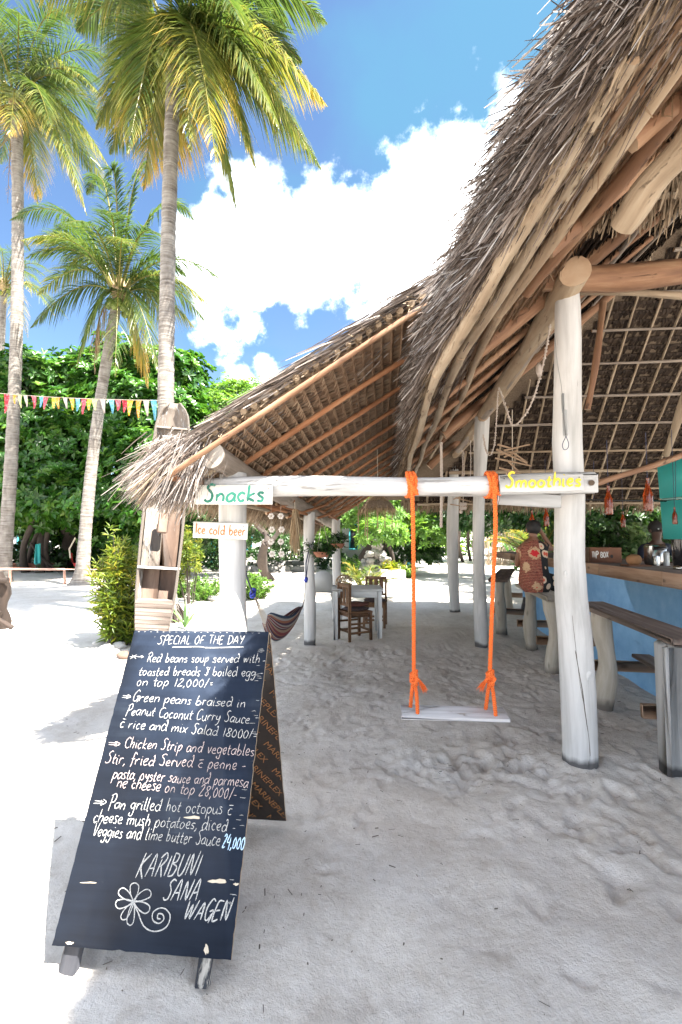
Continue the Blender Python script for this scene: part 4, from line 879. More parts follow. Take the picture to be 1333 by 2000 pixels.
    sp = [(435, 660), (455, 700), (485, 770), (540, 797), (600, 775), (622, 720), (600, 682), (565, 676), (532, 700), (532, 738), (562, 755), (588, 735), (582, 708), (560, 706), (556, 728), (572, 732)]
    part(lambda q: ribbon(q, catmull([z2(*p) for p in sp], 6), .0042, BL, wd, ud, nr, .0018, r), 'chalk', 'drawn_spiral')
    mb = [MB()]
    # rub marks and edge ticks
    for k in range(26):
        y = r.uniform(.15, 1.1); x = w-.012-r.random()*.02; ribbon(mb[0], [(x-r.uniform(.008, .02), y), (x, y+r.normal(0, .002)), (x+.006, y)], .0016, BL, wd, ud, nr, .001, r)
    for k in range(20): x = .02+.64*k/20; ribbon(mb[0], [(x, l-.008), (x+.004, l-.0085), (x+.009, l-.008)], .0022, BL, wd, ud, nr, .001, r)
    mb[0].build('scuff_marks', 'chalk', front, kind='stuff')
    # chips in the paint
    for (x, y, a, b) in ((872, 536, 48, 11), (740, 204, 42, 8), (160, 348, 22, 12), (200, 543, 42, 3), (965, 552, 14, 7), (97, 858, 20, 8), (810, 890, 12, 26), (270, 118-0, 0, 0)):
        if a == 0: continue
        p = [(x+a*math.cos(q)*(1+.25*math.sin(q*3+x)), y+b*math.sin(q)*(1+.3*math.sin(q*5+y))) for q in np.linspace(0, 6.28, 14)[:-1]]
        pp = np.array([z2(*q) for q in p]); V = BL+np.outer(pp[:, 0], wd)+np.outer(pp[:, 1], ud)+nr*.0009
        if pp[:, 0].min() < .002 or pp[:, 0].max() > w-.002: continue
        MB().add(V, [tuple(range(len(p)))]).build('paint_chip', 'chip_wood', front)
chalkboard()

# ---------------------------------------------------------------- white beam, signs, swing
BEAM_A = P(392, 954, 3.385); BEAM_B = P(1160, 944, 3.135)
def beam():
    n = 14; tt = np.linspace(0, 1, n)[:, None]; pts = BEAM_A+(BEAM_B-BEAM_A)*tt; pts[:, 2] += .010*np.sin(np.linspace(0, 7, n)); rr = .070+.006*np.sin(np.linspace(0, 9, n))
    t = thing('swing_beam', 'white peeling wooden beam carried between the two front posts', 'beam', tuple((BEAM_A+BEAM_B)/2))
    MB().tube(pts, rr, 16, rough=.03).build('beam', 'white_beam', t, smooth=True)
    e = unit(BEAM_B-BEAM_A); mb = MB(); mb.plank(P(975, 948, 3.085), P(1168, 944, 3.07), .125, .022, None, bev=.006, jit=.002); mb.build('end_board', 'white_post', t, label='white board with a bolt at the right end of the beam')
    mb = MB(); mb.plank(P(972, 972, 3.14), P(1095, 980, 3.12), .10, .05, None, bev=.01, jit=.003); mb.build('end_board', 'white_post', t, label='lower white board under the right end of the beam')
    MB().tube([P(1156, 943, 3.07), P(1156, 943, 3.045)], .019, 12).build('bolt', 'bolt', t, smooth=True)
    return e
beam()
def sign(name, label, p0, p1, hh, th, mat, text, a, b, xh, wdt, paint, rz=0, post=None, slant=.1, jit=.15, mat2=None):
    """p0,p1: left and right end of the board's centre line"""
    t = thing(name, label, 'sign', tuple((p0+p1)/2)); e = unit(p1-p0); up = np.array([0, 0, 1.]); up = unit(up-e*(up@e)); nr = np.cross(e, up); nr = nr if nr[1] < 0 else -nr
    MB().plank(p0, p1, hh, th, up, bev=.003, jit=.0012).build('board', mat, t)
    mb = MB(); r = np.random.default_rng(len(text)*7); write(mb, text, a, b, xh, wdt, p0+nr*(th/2), e, up, nr, r, lift=.0025, slant=slant, jit=jit, k=7); mb.build('lettering', paint, t)
    for s in (.03, np.linalg.norm(p1-p0)-.03):
        MB().tube([p0+e*s+up*hh*.3+nr*th*.45, p0+e*s+up*hh*.3+nr*(th*.5+.003)], .004, 6).build('nail', 'bolt', t)
    return t
s0, s1 = P(382, 966, 3.29), P(533, 966, 3.235); L = np.linalg.norm(s1-s0)
sign('snacks_sign', 'cream board with green hand painted word Snacks at the left beam end', s0, s1, .140, .018, 'sign_cream', 'Snacks', (.068, -.049), (L-.055, -.049), .060, .0185, 'paint_green')
s0, s1 = P(378, 1034, 3.50), P(484, 1038, 3.47); L = np.linalg.norm(s1-s0)
sign('beer_sign', 'small cream board reading Ice cold beer in orange on the left post', s0, s1, .122, .016, 'sign_cream', 'Ice cold beer', (.020, -.030), (L-.010, -.034), .040, .0085, 'paint_orange', slant=.02)
s0, s1 = P(976, 945, 3.06), P(1140, 942, 3.05); L = np.linalg.norm(s1-s0)
sign('smoothies_sign', 'white board with yellow painted word Smoothies at the right beam end', s0, s1, .112, .012, 'white_post', 'Smoothies', (.035, -.030), (L-.018, -.022), .047, .0145, 'paint_yellow', slant=.15)

def rope(mb, pts, r, seg=12, strands=3, pitch=.09, tw=1.0):
    """laid rope: helical strands"""
    pts = np.asarray(pts, float); d = np.linalg.norm(np.diff(pts, axis=0), axis=1); ln = np.concatenate([[0], np.cumsum(d)]); n = max(6, int(ln[-1]/(pitch/7)))
    s = np.linspace(0, ln[-1], n); q = np.stack([np.interp(s, ln, pts[:, i]) for i in range(3)], 1); T = unit(np.gradient(q, axis=0)); a = np.array([1., .13, .07]) if abs(T[0][0]) < .8 else np.array([.05, 1., .1])
    A = unit(np.cross(T, a)); B = np.cross(T, A)
    for k in range(strands):
        ph = 2*math.pi*k/strands+s/pitch*2*math.pi*tw; mb.tube(q+(np.cos(ph)*r*.5)[:, None]*A+(np.sin(ph)*r*.5)[:, None]*B, r*.58, 6)
def swing():
    sl, sr = P(812, 1392, 3.36), P(956, 1388, 3.30)
    t = thing('swing', 'white plank swing hanging on two knotted orange ropes', 'swing', tuple((sl+sr)/2))
    zs = (sl[2]+sr[2])/2-.01; e = unit(sr-sl); e[2] = 0; e = unit(e); f = np.array([-e[1], e[0], 0]); c = (sl+sr)/2+e*.005; c[2] = zs
    MB().plank(c-e*.365+np.array([0, 0, -.006]), c+e*.365+np.array([0, 0, .006]), .225, .024, f, bev=.003, jit=.0015).build('seat', 'seat_white', t)
    for k, (px, sgn) in enumerate(((801, 1), (957, -1))):
        R = 'rope'; s = -.27 if k == 0 else .26
        top = P(px, 948, 3.26 if k == 0 else 3.20); by = top[1]; top = np.array([top[0], BEAM_A[1]+(BEAM_B[1]-BEAM_A[1])*(top[0]-BEAM_A[0])/(BEAM_B[0]-BEAM_A[0]), top[2]+.004])
        mb = MB(); r = .0145
        # wraps round the beam
        for w in range(3):
            th = np.linspace(0, 2*math.pi, 22); x0 = top[0]+(w-1)*.021+.006*np.sin(th*2+w); rr = .085
            rope(mb, np.stack([x0, top[1]+rr*np.cos(th), top[2]+rr*np.sin(th)], 1), r*.92)
        kn = c+e*s+np.array([0, -.0, .235+.02*k]); x_on = top+np.array([.012*sgn*0, -.094, -.06])
        pts = catmull([top+np.array([0, -.092, .05]), x_on, x_on+np.array([.006, .012, -.25]), (x_on+kn)/2+np.array([.004, .0, 0]), kn+np.array([0, 0, .05])], 12)
        rope(mb, pts, r)
        rope(mb, catmull([top+np.array([-.03*sgn, -.088, .03]), top+np.array([.0, -.115, -.03]), top+np.array([.03, -.1, -.075]), top+np.array([.012, -.10, -.02])], 8), r)
        ro = mb.build('rope', 'orange_rope2', t, smooth=True)
        kb = MB(); 
        for q in range(4):
            th = np.linspace(0, 6.3, 18); a = q*.9; kb_pts = np.stack([kn[0]+.022*np.cos(th), kn[1]+.020*np.sin(th), kn[2]+.036-.024*q+.013*np.cos(th+a)], 1); rope(kb, kb_pts, .012)
        rope(kb, catmull([kn+np.array([-.01, -.02, .03]), kn+np.array([.022, -.034, .0]), kn+np.array([-.015, -.03, -.045])], 8), .013)
        kb.build('knot', 'orange_rope2', ro, smooth=True)
        lb = MB()
        rope(lb, catmull([kn, kn+np.array([-.014, .01, -.10]), c+e*(s-.024)+f*.065+np.array([0, 0, .0])], 8), r*.95); rope(lb, catmull([kn, kn+np.array([.014, -.02, -.10]), c+e*(s+.022)-f*.065+np.array([0, 0, .0])], 8), r*.95)
        lb.build('lower_loop', 'orange_rope2', ro, smooth=True)
        tb = MB(); n = 70; q0 = kn+np.array([.028*sgn, -.02, .0]); dd = unit(np.array([sgn*.55, -.1, -.8])[None]+RNG.normal(0, .2, (n, 3)))
        rope(tb, [kn, q0, q0+np.array([.02*sgn, 0, -.035])], .011)
        tb.blades(np.tile(q0+np.array([.012*sgn, 0, -.02]), (n, 1))+RNG.normal(0, .005, (n, 3)), dd, unit(np.cross(dd, RNG.normal(0, 1, (n, 3)))), RNG.uniform(.04, .075, n), .005, .2, .5)
        tb.build('frayed_end', 'orange_rope2', ro)
swing()

# ---------------------------------------------------------------- coconut palms
def frond(parent, crown, ctrl, tip, seed, yellow=0., nl=64, ll=.85, lw=.034, dry=False, hang=.5, detail=3):
    yellow = max(0, yellow*.85)
    r = np.random.default_rng(seed); n = 26; pts = bez(crown, ctrl, tip, n); mb = MB()
    mb.tube(pts, np.linspace(.038, .006, n), 5, rnd=.72 if not dry else .6)
    L = np.sum(np.linalg.norm(np.diff(pts, axis=0), axis=1))
    s = np.linspace(.12, .995, nl); s = np.concatenate([s, s+.004]); s = np.clip(s, 0, 1); sg = np.concatenate([np.ones(nl), -np.ones(nl)])
    q = np.stack([np.interp(s, np.linspace(0, 1, n), pts[:, i]) for i in range(3)], 1); T = np.gradient(pts, axis=0); T = unit(T); t = unit(np.stack([np.interp(s, np.linspace(0, 1, n), T[:, i]) for i in range(3)], 1))
    hz = unit(np.array([tip[0]-crown[0], tip[1]-crown[1], 0.])); sd = np.array([-hz[1], hz[0], 0.]); up = np.cross(t, sd[None]); up = unit(np.where(up[:, 2:3] < 0, -up, up))
    k = np.sin(np.clip(s, .0, 1)*math.pi*.86+.42)
    d = unit(sd[None]*sg[:, None]*(.85-.25*s)[:, None]+t*(.45+.5*s)[:, None]+up*.10+r.normal(0, .07, (len(s), 3)))
    m = r.random(len(s)) > (.04 if not dry else .35); d = d[m]; q = q[m]; k = k[m]; s = s[m]; t = t[m]
    N = len(q); ln = ll*k*r.uniform(.85, 1.08, N); rows = []; col = []
    side = unit(np.cross(d, unit(np.array([0, 0, 1.])[None]+r.normal(0, .25, (N, 3)))))
    drop = hang*r.uniform(.6, 1.3, N)*(1.4 if dry else 1)
    base_c = np.clip(yellow*.5+.12+r.normal(0, .09, N)+yellow*.45*s**1.5, 0, 1)
    for j in range(detail+1):
        u = j/detail; c = q+d*(ln*u*(1-.12*u*drop))[:, None]; c[:, 2] -= drop*ln*u*u*.75
        w = lw*(.35+.65*math.sin(min(1, u*2.2+.25)*math.pi/2))*(1-u**2.2*.93)*.5
        rows += [c-side*w, c+side*w]; cc = np.clip(base_c+(.12+.45*yellow)*u*u, 0, 1); col += [cc, cc]
    V = np.stack(rows, 1).reshape(-1, 3); C = np.stack(col, 1).reshape(-1); kk = 2*(detail+1); b = (np.arange(N)*kk)[:, None]
    F = np.concatenate([b+np.array([2*i, 2*i+1, 2*i+3, 2*i+2]) for i in range(detail)], 0); mb.add(V, F, V, C)
    return mb.build('frond', 'palm_dry' if dry else 'palm_green', parent)
def palm(label, base, crown, r0, r1, placed, nrand, L, seed, bulge=0., nuts=8, curve=(0, 0), young=.0, dryn=2, ll=.85, nl=60, avoid=None, root=False, tri=3):
    base = np.asarray(base, float); crown = np.asarray(crown, float)
    t = thing('coconut_palm', label, 'palm tree', base, 'coconut palms')
    n = 170; u = np.linspace(-.02, 1, n); rg = np.random.default_rng(seed+5); mid = (base+crown)/2+np.array([curve[0], curve[1], 0]); pts = np.stack([(1-u)**2*base[i]+2*u*(1-u)*mid[i]+u*u*crown[i] for i in range(3)], 1)
    rr = r0+(r1-r0)*np.clip(u, 0, 1)**.6; rr = rr*(1+.022*np.sin(np.arange(n)*2.1)+rg.normal(0, .018, n))+bulge*np.exp(-np.clip(u, 0, 1)*34)
    MB().tube(pts, rr, 16, rough=.02).build('trunk', 'palm_trunk', t, smooth=True)
    if root:
        mb = MB(); r = np.random.default_rng(seed)
        for k in range(110):
            a = r.random()*6.28; z = r.uniform(.05, .34); p = base+np.array([math.cos(a)*(r0+.05), math.sin(a)*(r0+.05), z]); q = base+np.array([math.cos(a)*(r0+.12+r.random()*.12), math.sin(a)*(r0+.12+r.random()*.12), -.02]); mb.tube([p, (p+q)/2+np.array([math.cos(a), math.sin(a), 0])*.05, q], .009, 4)
        mb.build('root_mat', 'red_wood', t, kind='stuff')
    r = np.random.default_rng(seed); k = 0
    for (tip, lift, yel) in placed:
        tip = np.asarray(tip, float); h = tip-crown; c = crown+h*.42; c[2] = max(crown[2], tip[2])+lift
        frond(t, crown+unit(h)*.12, c, tip, seed*100+k, yel, nl, ll, hang=.85, detail=tri); k += 1
    for i in range(nrand):
        az = i*2.399963+r.normal(0, .2)+seed; el = .95-1.5*(i/max(1, nrand-1))*(1-young)+r.normal(0, .08)
        if avoid and avoid(az, el): continue
        l = L*r.uniform(.86, 1.08); hd = np.array([math.cos(az), math.sin(az), 0]); reach = l*math.cos(el*.75)*.86; tipz = math.sin(el)*l*.75-l*.30
        tip = crown+hd*reach+np.array([0, 0, tipz]); c = crown+hd*reach*.42+np.array([0, 0, max(0, tipz)+l*(.30+.14*math.cos(el))]); age = i/max(1, nrand-1)
        frond(t, crown+hd*.12, c, tip, seed*100+50+i, np.clip(age*.6-.05+r.normal(0, .1), 0, 1), nl, ll, hang=.4+.35*age, detail=tri)
    for i in range(dryn):
        az = r.random()*6.28; hd = np.array([math.cos(az), math.sin(az), 0]); frond(t, crown-np.array([0, 0, .2]), crown+hd*.9+np.array([0, 0, -.1]), crown+hd*.75+np.array([0, 0, -L*.72]), seed*100+90+i, .5, 40, .6, dry=True, hang=1)
    for i in range(nuts):
        a = i*2.4; p = crown+np.array([math.cos(a)*.30, math.sin(a)*.30, -.28-.13*(i % 3)]); MB().sphere(p, .125, 10, 7, (1, 1, 1.2), rough=.03).build('coconut', 'coconut_green', t, smooth=True)
    mb = MB()
    for i in range(12):
        a = i*2.4; hd = np.array([math.cos(a), math.sin(a), 0]); mb.tube([crown+hd*.06-np.array([0, 0, .35]), crown+hd*.2+np.array([0, 0, .05]), crown+hd*.16+np.array([0, 0, .5])], [.07, .06, .02], 6)
    mb.build('crown_shaft', 'straw', t)
    return t
# main palm
cB = P(342, 88, 8.95)
def T(x, y, d): return P(x, y, d)
palm('tall coconut palm rising behind the upended canoe shelf', G(325, 1213), cB, .165, .135,
     [(T(640, 208, 8.2), .9, .62), (T(628, 330, 9.4), .8, .35), (T(424, 335, 6.9), .7, .68), (T(462, 410, 9.3), .9, .38), (T(188, 250, 8.7), .8, .5), (T(280, 372, 9.6), .7, .75), (T(335, 345, 10.6), .7, .8),
      (T(215, 300, 10), .8, .3), (T(150, 60, 9.8), 1.0, .2), (T(560, 60, 10.5), 1.2, .15), (T(470, 40, 7.0), 1.2, .25), (T(590, 120, 9.8), 1.0, .25), (T(250, 300, 7.4), .7, .45), (T(390, 240, 11), 1.0, .3), (T(372, 300, 7.2), .6, .5), (T(500, 330, 8.6), .7, .5), (T(545, 250, 7.6), .8, .4), (T(600, 290, 8.6), .7, .45)],
     10, 4.3, 3, .16, 9, (-.15, 0), .75, 0, 1.2, 135, root=True, avoid=lambda a, e: e < .35)
palm('slender grey palm trunk at the left edge of the sand', G(6, 1136), P(32, 205, 16.5), .235, .19,
     [(T(150, 165, 15), 1.2, .35), (T(165, 400, 15.5), .9, .5), (T(170, 420, 17.5), 1.0, .55), (T(215, 330, 16.5), 1.3, .5), (T(235, 130, 17), 1.6, .1), (T(20, 270, 14), .6, .75), (T(-60, 300, 15), .8, .6), (T(100, 250, 13.6), .9, .4), (T(-50, 90, 16), 1.4, .2), (T(200, 60, 18), 1.6, .1), (T(75, 400, 18), .6, .8)],
     18, 4.8, 5, .1, 7, (.5, 0), .45, 3, 1.3, 96)
palm('leaning young palm heavy with green coconuts in front of the dark trees', G(160, 1143), P(232, 575, 15.2), .21, .16,
     [(T(20, 430, 15), 1.6, .05), (T(60, 640, 14.6), .9, .1), (T(432, 545, 15.6), 1.5, .12), (T(380, 640, 16), 1.0, .5), (T(150, 720, 14.4), .7, .3), (T(225, 735, 13.6), .6, .35), (T(310, 730, 14.4), .7, .4), (T(295, 350, 16), 1.6, .12), (T(170, 380, 17), 1.6, .05), (T(215, 340, 14.8), 1.2, .1), (T(380, 430, 17), 1.4, .15), (T(100, 470, 17), 1.3, .1), (T(290, 760, 16), .5, .85)],
     16, 3.8, 8, .22, 12, (-.35, 0), .6, 1, 1.05, 84)
palm('far palm half hidden behind the palm trunk at the left edge', (-21, 28, 0), P(8, 560, 27), .2, .16, [(T(90, 540, 27), 1.4, .2), (T(110, 620, 27), 1.2, .4), (T(40, 690, 26), .8, .7), (T(-30, 470, 27), 1.4, .2), (T(60, 490, 28), 1.6, .1)], 16, 4.2, 12, 0, 5, (0, 0), .2, 1, .9, 44)
# ---------------------------------------------------------------- broadleaf trees and shrubs
def rosettes(mb, cen, out, size, k, r, col, wid=.5):
    """k leaves round each centre, opening outwards"""
    n = len(cen); a = unit(np.cross(out, unit(r.normal(0, 1, (n, 3))))); b = np.cross(out, a)
    for j in range(k):
        th = 2*math.pi*j/k+r.normal(0, .3, n); op = r.uniform(.15, .75, n)
        d = unit((np.cos(th)[:, None]*a+np.sin(th)[:, None]*b)+out*op[:, None]); s = size*r.uniform(.7, 1.15, n)
        mb.leaves(cen, d, out, s, s*wid, np.clip(col+r.normal(0, .12, n), 0, 1))
def blob_tree(label, base, blobs, trunks, mat, size, per, seed, name='almond_tree', cat='tree', group=None, k=6, wid=.5, tmat='tree_bark', bright=.58):
    t = thing(name, label, cat, base, group); r = np.random.default_rng(seed)
    mb = MB()
    for (c, rad) in blobs:
        c = np.asarray(c, float); rad = np.asarray(rad if hasattr(rad, '__len__') else (rad,)*3, float)
        n = int(per*(rad[0]*rad[2]+rad[0]*rad[1]+rad[1]*rad[2])/3)
        v = unit(r.normal(0, 1, (n, 3))); v[:, 2] = np.where(v[:, 2] < -.5, -v[:, 2]*.4, v[:, 2])
        v = unit(v); lump = 1+.16*np.sin(v@np.array([5.1, 3.3, 4.2])+seed)+.13*np.sin(v@np.array([-7.3, 6.1, 9.2])+seed*2)+.09*np.sin(v@np.array([13., -11, 15]))
        f = r.uniform(.72, 1.0, n)**.7*lump; cen = c+v*rad*f[:, None]
        out = unit(v+np.array([0, 0, .55])+r.normal(0, .3, (n, 3)))
        rosettes(mb, cen, out, size, k, r, np.clip(bright+r.normal(0, .2, n), 0, 1), wid)
    mb.build('crown', mat, t)
    for (p0, p1, r0, r1) in trunks:
        p0 = np.asarray(p0, float); p1 = np.asarray(p1, float); MB().log(p0, p1, r0, r1, 9, 9, .25, .1).build('trunk' if r0 > .12 else 'branch', tmat, t, smooth=True)
    return t
def PB(x, y, d, r): return (P(x, y, d), r)
# the dark green wall of almond trees on the left
blob_tree('big almond tree with glossy leaves left of the leaning palm', (-14.5, 21, 0),
          [PB(30, 900, 20, (2.6, 2, 2.2)), PB(-40, 780, 20.5, (2.6, 2, 2.4)), PB(110, 960, 19.5, (2.2, 1.8, 1.3)), PB(120, 860, 20, (2.0, 1.8, 1.8)), PB(60, 745, 21, (2.2, 1.8, 1.1)), PB(20, 1000, 19.5, (2.2, 1.6, .9)), PB(110, 1050, 24, (1.6, 1.2, .8)), PB(20, 1030, 23, (2.4, 1.4, .7)), PB(100, 1020, 21, (1.6, 1.3, .7)), PB(-20, 950, 19.5, (2.4, 1.6, 1.8))],
          [((-13.6, 21, -.1), P(60, 900, 21), .22, .1), (G(50, 1118), P(75, 1000, 19.6), .16, .1), ((-16.5, 22, -.1), P(0, 900, 22), .25, .12)], 'almond_leaf', .34, 190, 31, group='almond trees')
blob_tree('big almond tree spreading behind the leaning palm and the canoe', (-9.5, 21, 0),
          [PB(200, 880, 20.5, (2.2, 2, 1.9)), PB(290, 920, 19.5, (2.2, 1.9, 1.7)), PB(250, 800, 21, (2.2, 2, 1.5)), PB(170, 760, 21.5, (2.2, 1.8, 1.4)), PB(330, 830, 21, (1.8, 1.7, 1.9)), PB(225, 985, 19, (2.2, 1.7, .9)), PB(320, 1000, 19, (1.8, 1.6, .8)), PB(250, 725, 22, (2.4, 1.8, 1.2)), PB(345, 745, 22, (1.4, 1.5, 1.5)), PB(160, 985, 19.3, (1.8, 1.6, .9)), PB(180, 1045, 23, (2.2, 1.5, .9)), PB(260, 1040, 22, (2.0, 1.5, 1.0)), PB(330, 1050, 22, (2.0, 1.4, .9)), PB(190, 1085, 25, (2.2, 1.2, .6))],
          [(G(140, 1110), P(150, 960, 20), .38, .25), (G(55, 1116), P(100, 1000, 20.5), .12, .08), (G(98, 1118), P(110, 985, 20), .13, .07), (G(120, 1118), P(60, 1060, 20), .07, .05), ((-9, 21, -.1), P(250, 900, 21), .3, .14)], 'almond_leaf', .34, 190, 32, group='almond trees')
blob_tree('light green tree showing over the thatch ridge right of the main palm', (-7, 24, 0),
          [PB(420, 830, 24, (2.6, 2, 2.0)), PB(470, 790, 25, (1.7, 1.6, 1.3)), PB(400, 900, 22, (2.3, 1.7, 2.0)), PB(480, 880, 24, (2.2, 1.7, 2.2)), PB(385, 950, 20, (1.6, 1.5, 1.2))],
          [((-6.5, 24, -.1), P(430, 900, 24), .2, .1)], 'feather_leaf', .26, 260, 33, 'feathery_tree', group='light green feathery trees', wid=.3, k=7)
blob_tree('feathery bright green tree by the white house between beam and table', (3.0, 21, 0),
          [PB(720, 1000, 20, (2.0, 1.6, 1.3)), PB(780, 985, 21, (2.0, 1.7, 1.3)), PB(690, 985, 21, (1.6, 1.5, 1.1)), PB(745, 1045, 17.5, (.95, .9, .65)), PB(840, 1000, 21, (1.4, 1.5, 1.4)), PB(800, 940, 23, (3.2, 2, 2)), PB(845, 1048, 19, (.8, .8, .8))],
          [(G(715, 1118), P(740, 1040, 20), .30, .18), (G(745, 1120), P(780, 1030, 19.5), .28, .16), (G(762, 1125), P(750, 1050, 19), .12, .08)], 'feather_leaf', .24, 300, 34, 'feathery_tree', group='light green feathery trees', wid=.3, k=7)
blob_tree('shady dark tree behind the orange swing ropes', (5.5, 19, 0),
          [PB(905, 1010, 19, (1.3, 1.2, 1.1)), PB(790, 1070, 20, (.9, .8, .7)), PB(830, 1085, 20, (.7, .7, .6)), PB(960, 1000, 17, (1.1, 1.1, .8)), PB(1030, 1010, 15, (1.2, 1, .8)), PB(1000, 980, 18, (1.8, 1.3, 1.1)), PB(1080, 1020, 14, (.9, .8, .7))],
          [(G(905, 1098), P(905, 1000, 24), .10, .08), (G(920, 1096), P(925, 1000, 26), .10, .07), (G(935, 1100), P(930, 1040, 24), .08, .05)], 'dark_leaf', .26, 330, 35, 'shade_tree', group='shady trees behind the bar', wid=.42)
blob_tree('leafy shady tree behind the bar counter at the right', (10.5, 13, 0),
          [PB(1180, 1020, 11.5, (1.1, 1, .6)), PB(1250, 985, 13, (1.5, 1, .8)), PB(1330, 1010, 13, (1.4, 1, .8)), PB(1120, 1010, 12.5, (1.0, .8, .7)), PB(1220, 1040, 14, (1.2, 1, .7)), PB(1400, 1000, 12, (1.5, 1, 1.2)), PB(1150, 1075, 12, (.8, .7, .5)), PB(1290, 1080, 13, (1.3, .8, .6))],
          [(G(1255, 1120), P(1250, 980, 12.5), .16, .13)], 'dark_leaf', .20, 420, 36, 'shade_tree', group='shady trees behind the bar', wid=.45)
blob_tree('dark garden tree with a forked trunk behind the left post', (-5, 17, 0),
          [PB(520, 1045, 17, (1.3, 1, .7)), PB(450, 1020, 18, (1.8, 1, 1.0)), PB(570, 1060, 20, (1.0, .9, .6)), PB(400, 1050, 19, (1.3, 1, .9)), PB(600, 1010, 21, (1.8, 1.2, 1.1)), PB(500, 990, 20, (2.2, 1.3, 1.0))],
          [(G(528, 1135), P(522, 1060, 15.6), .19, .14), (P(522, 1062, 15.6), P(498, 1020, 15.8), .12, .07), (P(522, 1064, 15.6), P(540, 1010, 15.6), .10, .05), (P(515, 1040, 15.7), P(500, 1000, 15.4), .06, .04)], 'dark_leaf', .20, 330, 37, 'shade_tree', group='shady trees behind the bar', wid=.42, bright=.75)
blob_tree('bright green tree deep in the garden behind the far bar post', (7, 30, 0),
          [PB(870, 1010, 30, (2.5, 2, 2.2)), PB(960, 1000, 32, (3, 2, 2.6)), PB(1060, 990, 28, (3, 2, 2.2)), PB(650, 1010, 32, (3.5, 2, 2.6)), PB(560, 1000, 32, (3.5, 2, 2.6)), PB(1180, 985, 26, (4, 2, 2.6)), PB(1330, 985, 24, (4, 2, 2.6)), PB(420, 1010, 32, (4, 2, 2.5))],
          [(G(900, 1090), P(900, 1000, 30), .2, .1)], 'feather_leaf', .34, 120, 38, 'feathery_tree', group='light green feathery trees', wid=.4)
# dense planting far behind everything
def hedge(label, pts, h, seed, mat, size, dens=60):
    r = np.random.default_rng(seed); mb = MB(); pts = np.asarray(pts, float); L = np.linalg.norm(pts[1]-pts[0]); n = int(L*h*dens)
    s = r.random(n); c = pts[0]+np.outer(s, pts[1]-pts[0]); hh = h*(.75+.25*np.sin(s*L*.35)+.12*np.sin(s*L*1.1)); c[:, 2] = r.random(n)**.8*hh; c[:, 1] += r.normal(0, .8, n)
    rosettes(mb, c, unit(r.normal(0, .6, (n, 3))+np.array([0, -.5, .6])), size, 6, r, np.clip(r.normal(.5, .2, n), 0, 1))
    o = mb.build('background_bushes', mat); tag(o, label, 'bushes'); o['kind'] = 'stuff'
hedge('dense dark green undergrowth far behind the left palms', [(-60, 44, 0), (-8, 40, 0)], 6.5, 61, 'almond_leaf', .6, 9)
hedge('mass of green bushes far behind the shelters', [(-10, 42, 0), (50, 40, 0)], 7.5, 62, 'feather_leaf', .6, 9)
hedge('garden bushes closing the view to the right of the bar', [(14, 8, 0), (20, 30, 0)], 4.5, 63, 'dark_leaf', .4, 14)

hedge('low dark undergrowth added as shade along the garden behind the shelters', [(-9, 22.5, 0), (3.2, 25.0, 0)], 1.15, 64, 'dark_leaf', .22, 60)  # dark leaves added to give the far garden strip its shade
hedge('low dark undergrowth added as ground shade under the almond trees', [(-22, 24, 0), (-8.5, 22.5, 0)], 1.3, 65, 'dark_leaf', .26, 45)  # added strip stands in for tree shade that the sun throws elsewhere
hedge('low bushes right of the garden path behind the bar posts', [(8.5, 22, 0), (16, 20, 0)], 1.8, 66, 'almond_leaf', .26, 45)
def stem_plant(label, base, h, nst, mat, size, seed, spread=.5, name='leafy_shrub', cat='shrub', k=6, wid=.3, dens=26, group=None, low=.1):
    t = thing(name, label, cat, base, group); r = np.random.default_rng(seed); mb = MB(); sm = MB(); base = np.asarray(base, float)
    for i in range(nst):
        a = r.random()*6.28; rad = spread*math.sqrt(r.random()); hh = h*r.uniform(.55, 1.05)*(1-.35*(rad/spread)**2); top = base+np.array([math.cos(a)*rad, math.sin(a)*rad, hh]); b0 = base+np.array([math.cos(a)*rad*.3, math.sin(a)*rad*.3, 0])
        pts = bez(b0, (b0+top)/2+np.array([0, 0, .1*h]), top, 7); sm.tube(pts, np.linspace(.010, .004, 7), 5)
        m = int(dens*hh); s = r.uniform(low, 1, m); c = np.stack([np.interp(s, np.linspace(0, 1, 7), pts[:, j]) for j in range(3)], 1)+r.normal(0, .03, (m, 3))
        rosettes(mb, c, unit(r.normal(0, .6, (m, 3))+np.array([0, 0, .8])), size*(1.1-.4*s), k, r, np.clip(r.normal(.5, .2, m)+.25*(s-.5), 0, 1), wid)
    mb.build('foliage', mat, t); sm.build('stem', 'tree_bark', t)
    return t
stem_plant('tall yellow-green shrub growing beside the upended canoe', G(232, 1262), 1.75, 30, 'lime_leaf', .20, 91, .42, wid=.15, dens=20)
stem_plant('yellow croton shrub between the canoe and the left post', G(372, 1180), 1.95, 18, 'lime_leaf', .15, 92, .55, wid=.30, dens=14, low=.55)
stem_plant('low bright green shrub on the sand left of the post', G(395, 1172), .62, 34, 'feather_leaf', .10, 93, .75, dens=40)
stem_plant('low green shrub on the sand left of the canoe trunk', G(345, 1168), .60, 26, 'feather_leaf', .10, 94, .5, dens=40)
stem_plant('round bright green shrub right of the left post behind the hammock', G(500, 1170), .75, 34, 'feather_leaf', .10, 95, .6, dens=40)
stem_plant('small green weed clump beneath the shrub by the white stones', G(258, 1250), .45, 16, 'pale_leaf', .12, 96, .25, dens=30)
stem_plant('pale green potted herb standing on the bar behind the coconut', P(1238, 1093, 8.0)*np.array([1, 1, 1]), .62, 22, 'pale_leaf', .13, 97, .42, dens=26, wid=.5)
stem_plant('dark green basil like plant behind the tip box', P(1180, 1088, 7.0), .55, 20, 'dark_leaf', .12, 98, .34, dens=30, wid=.5)
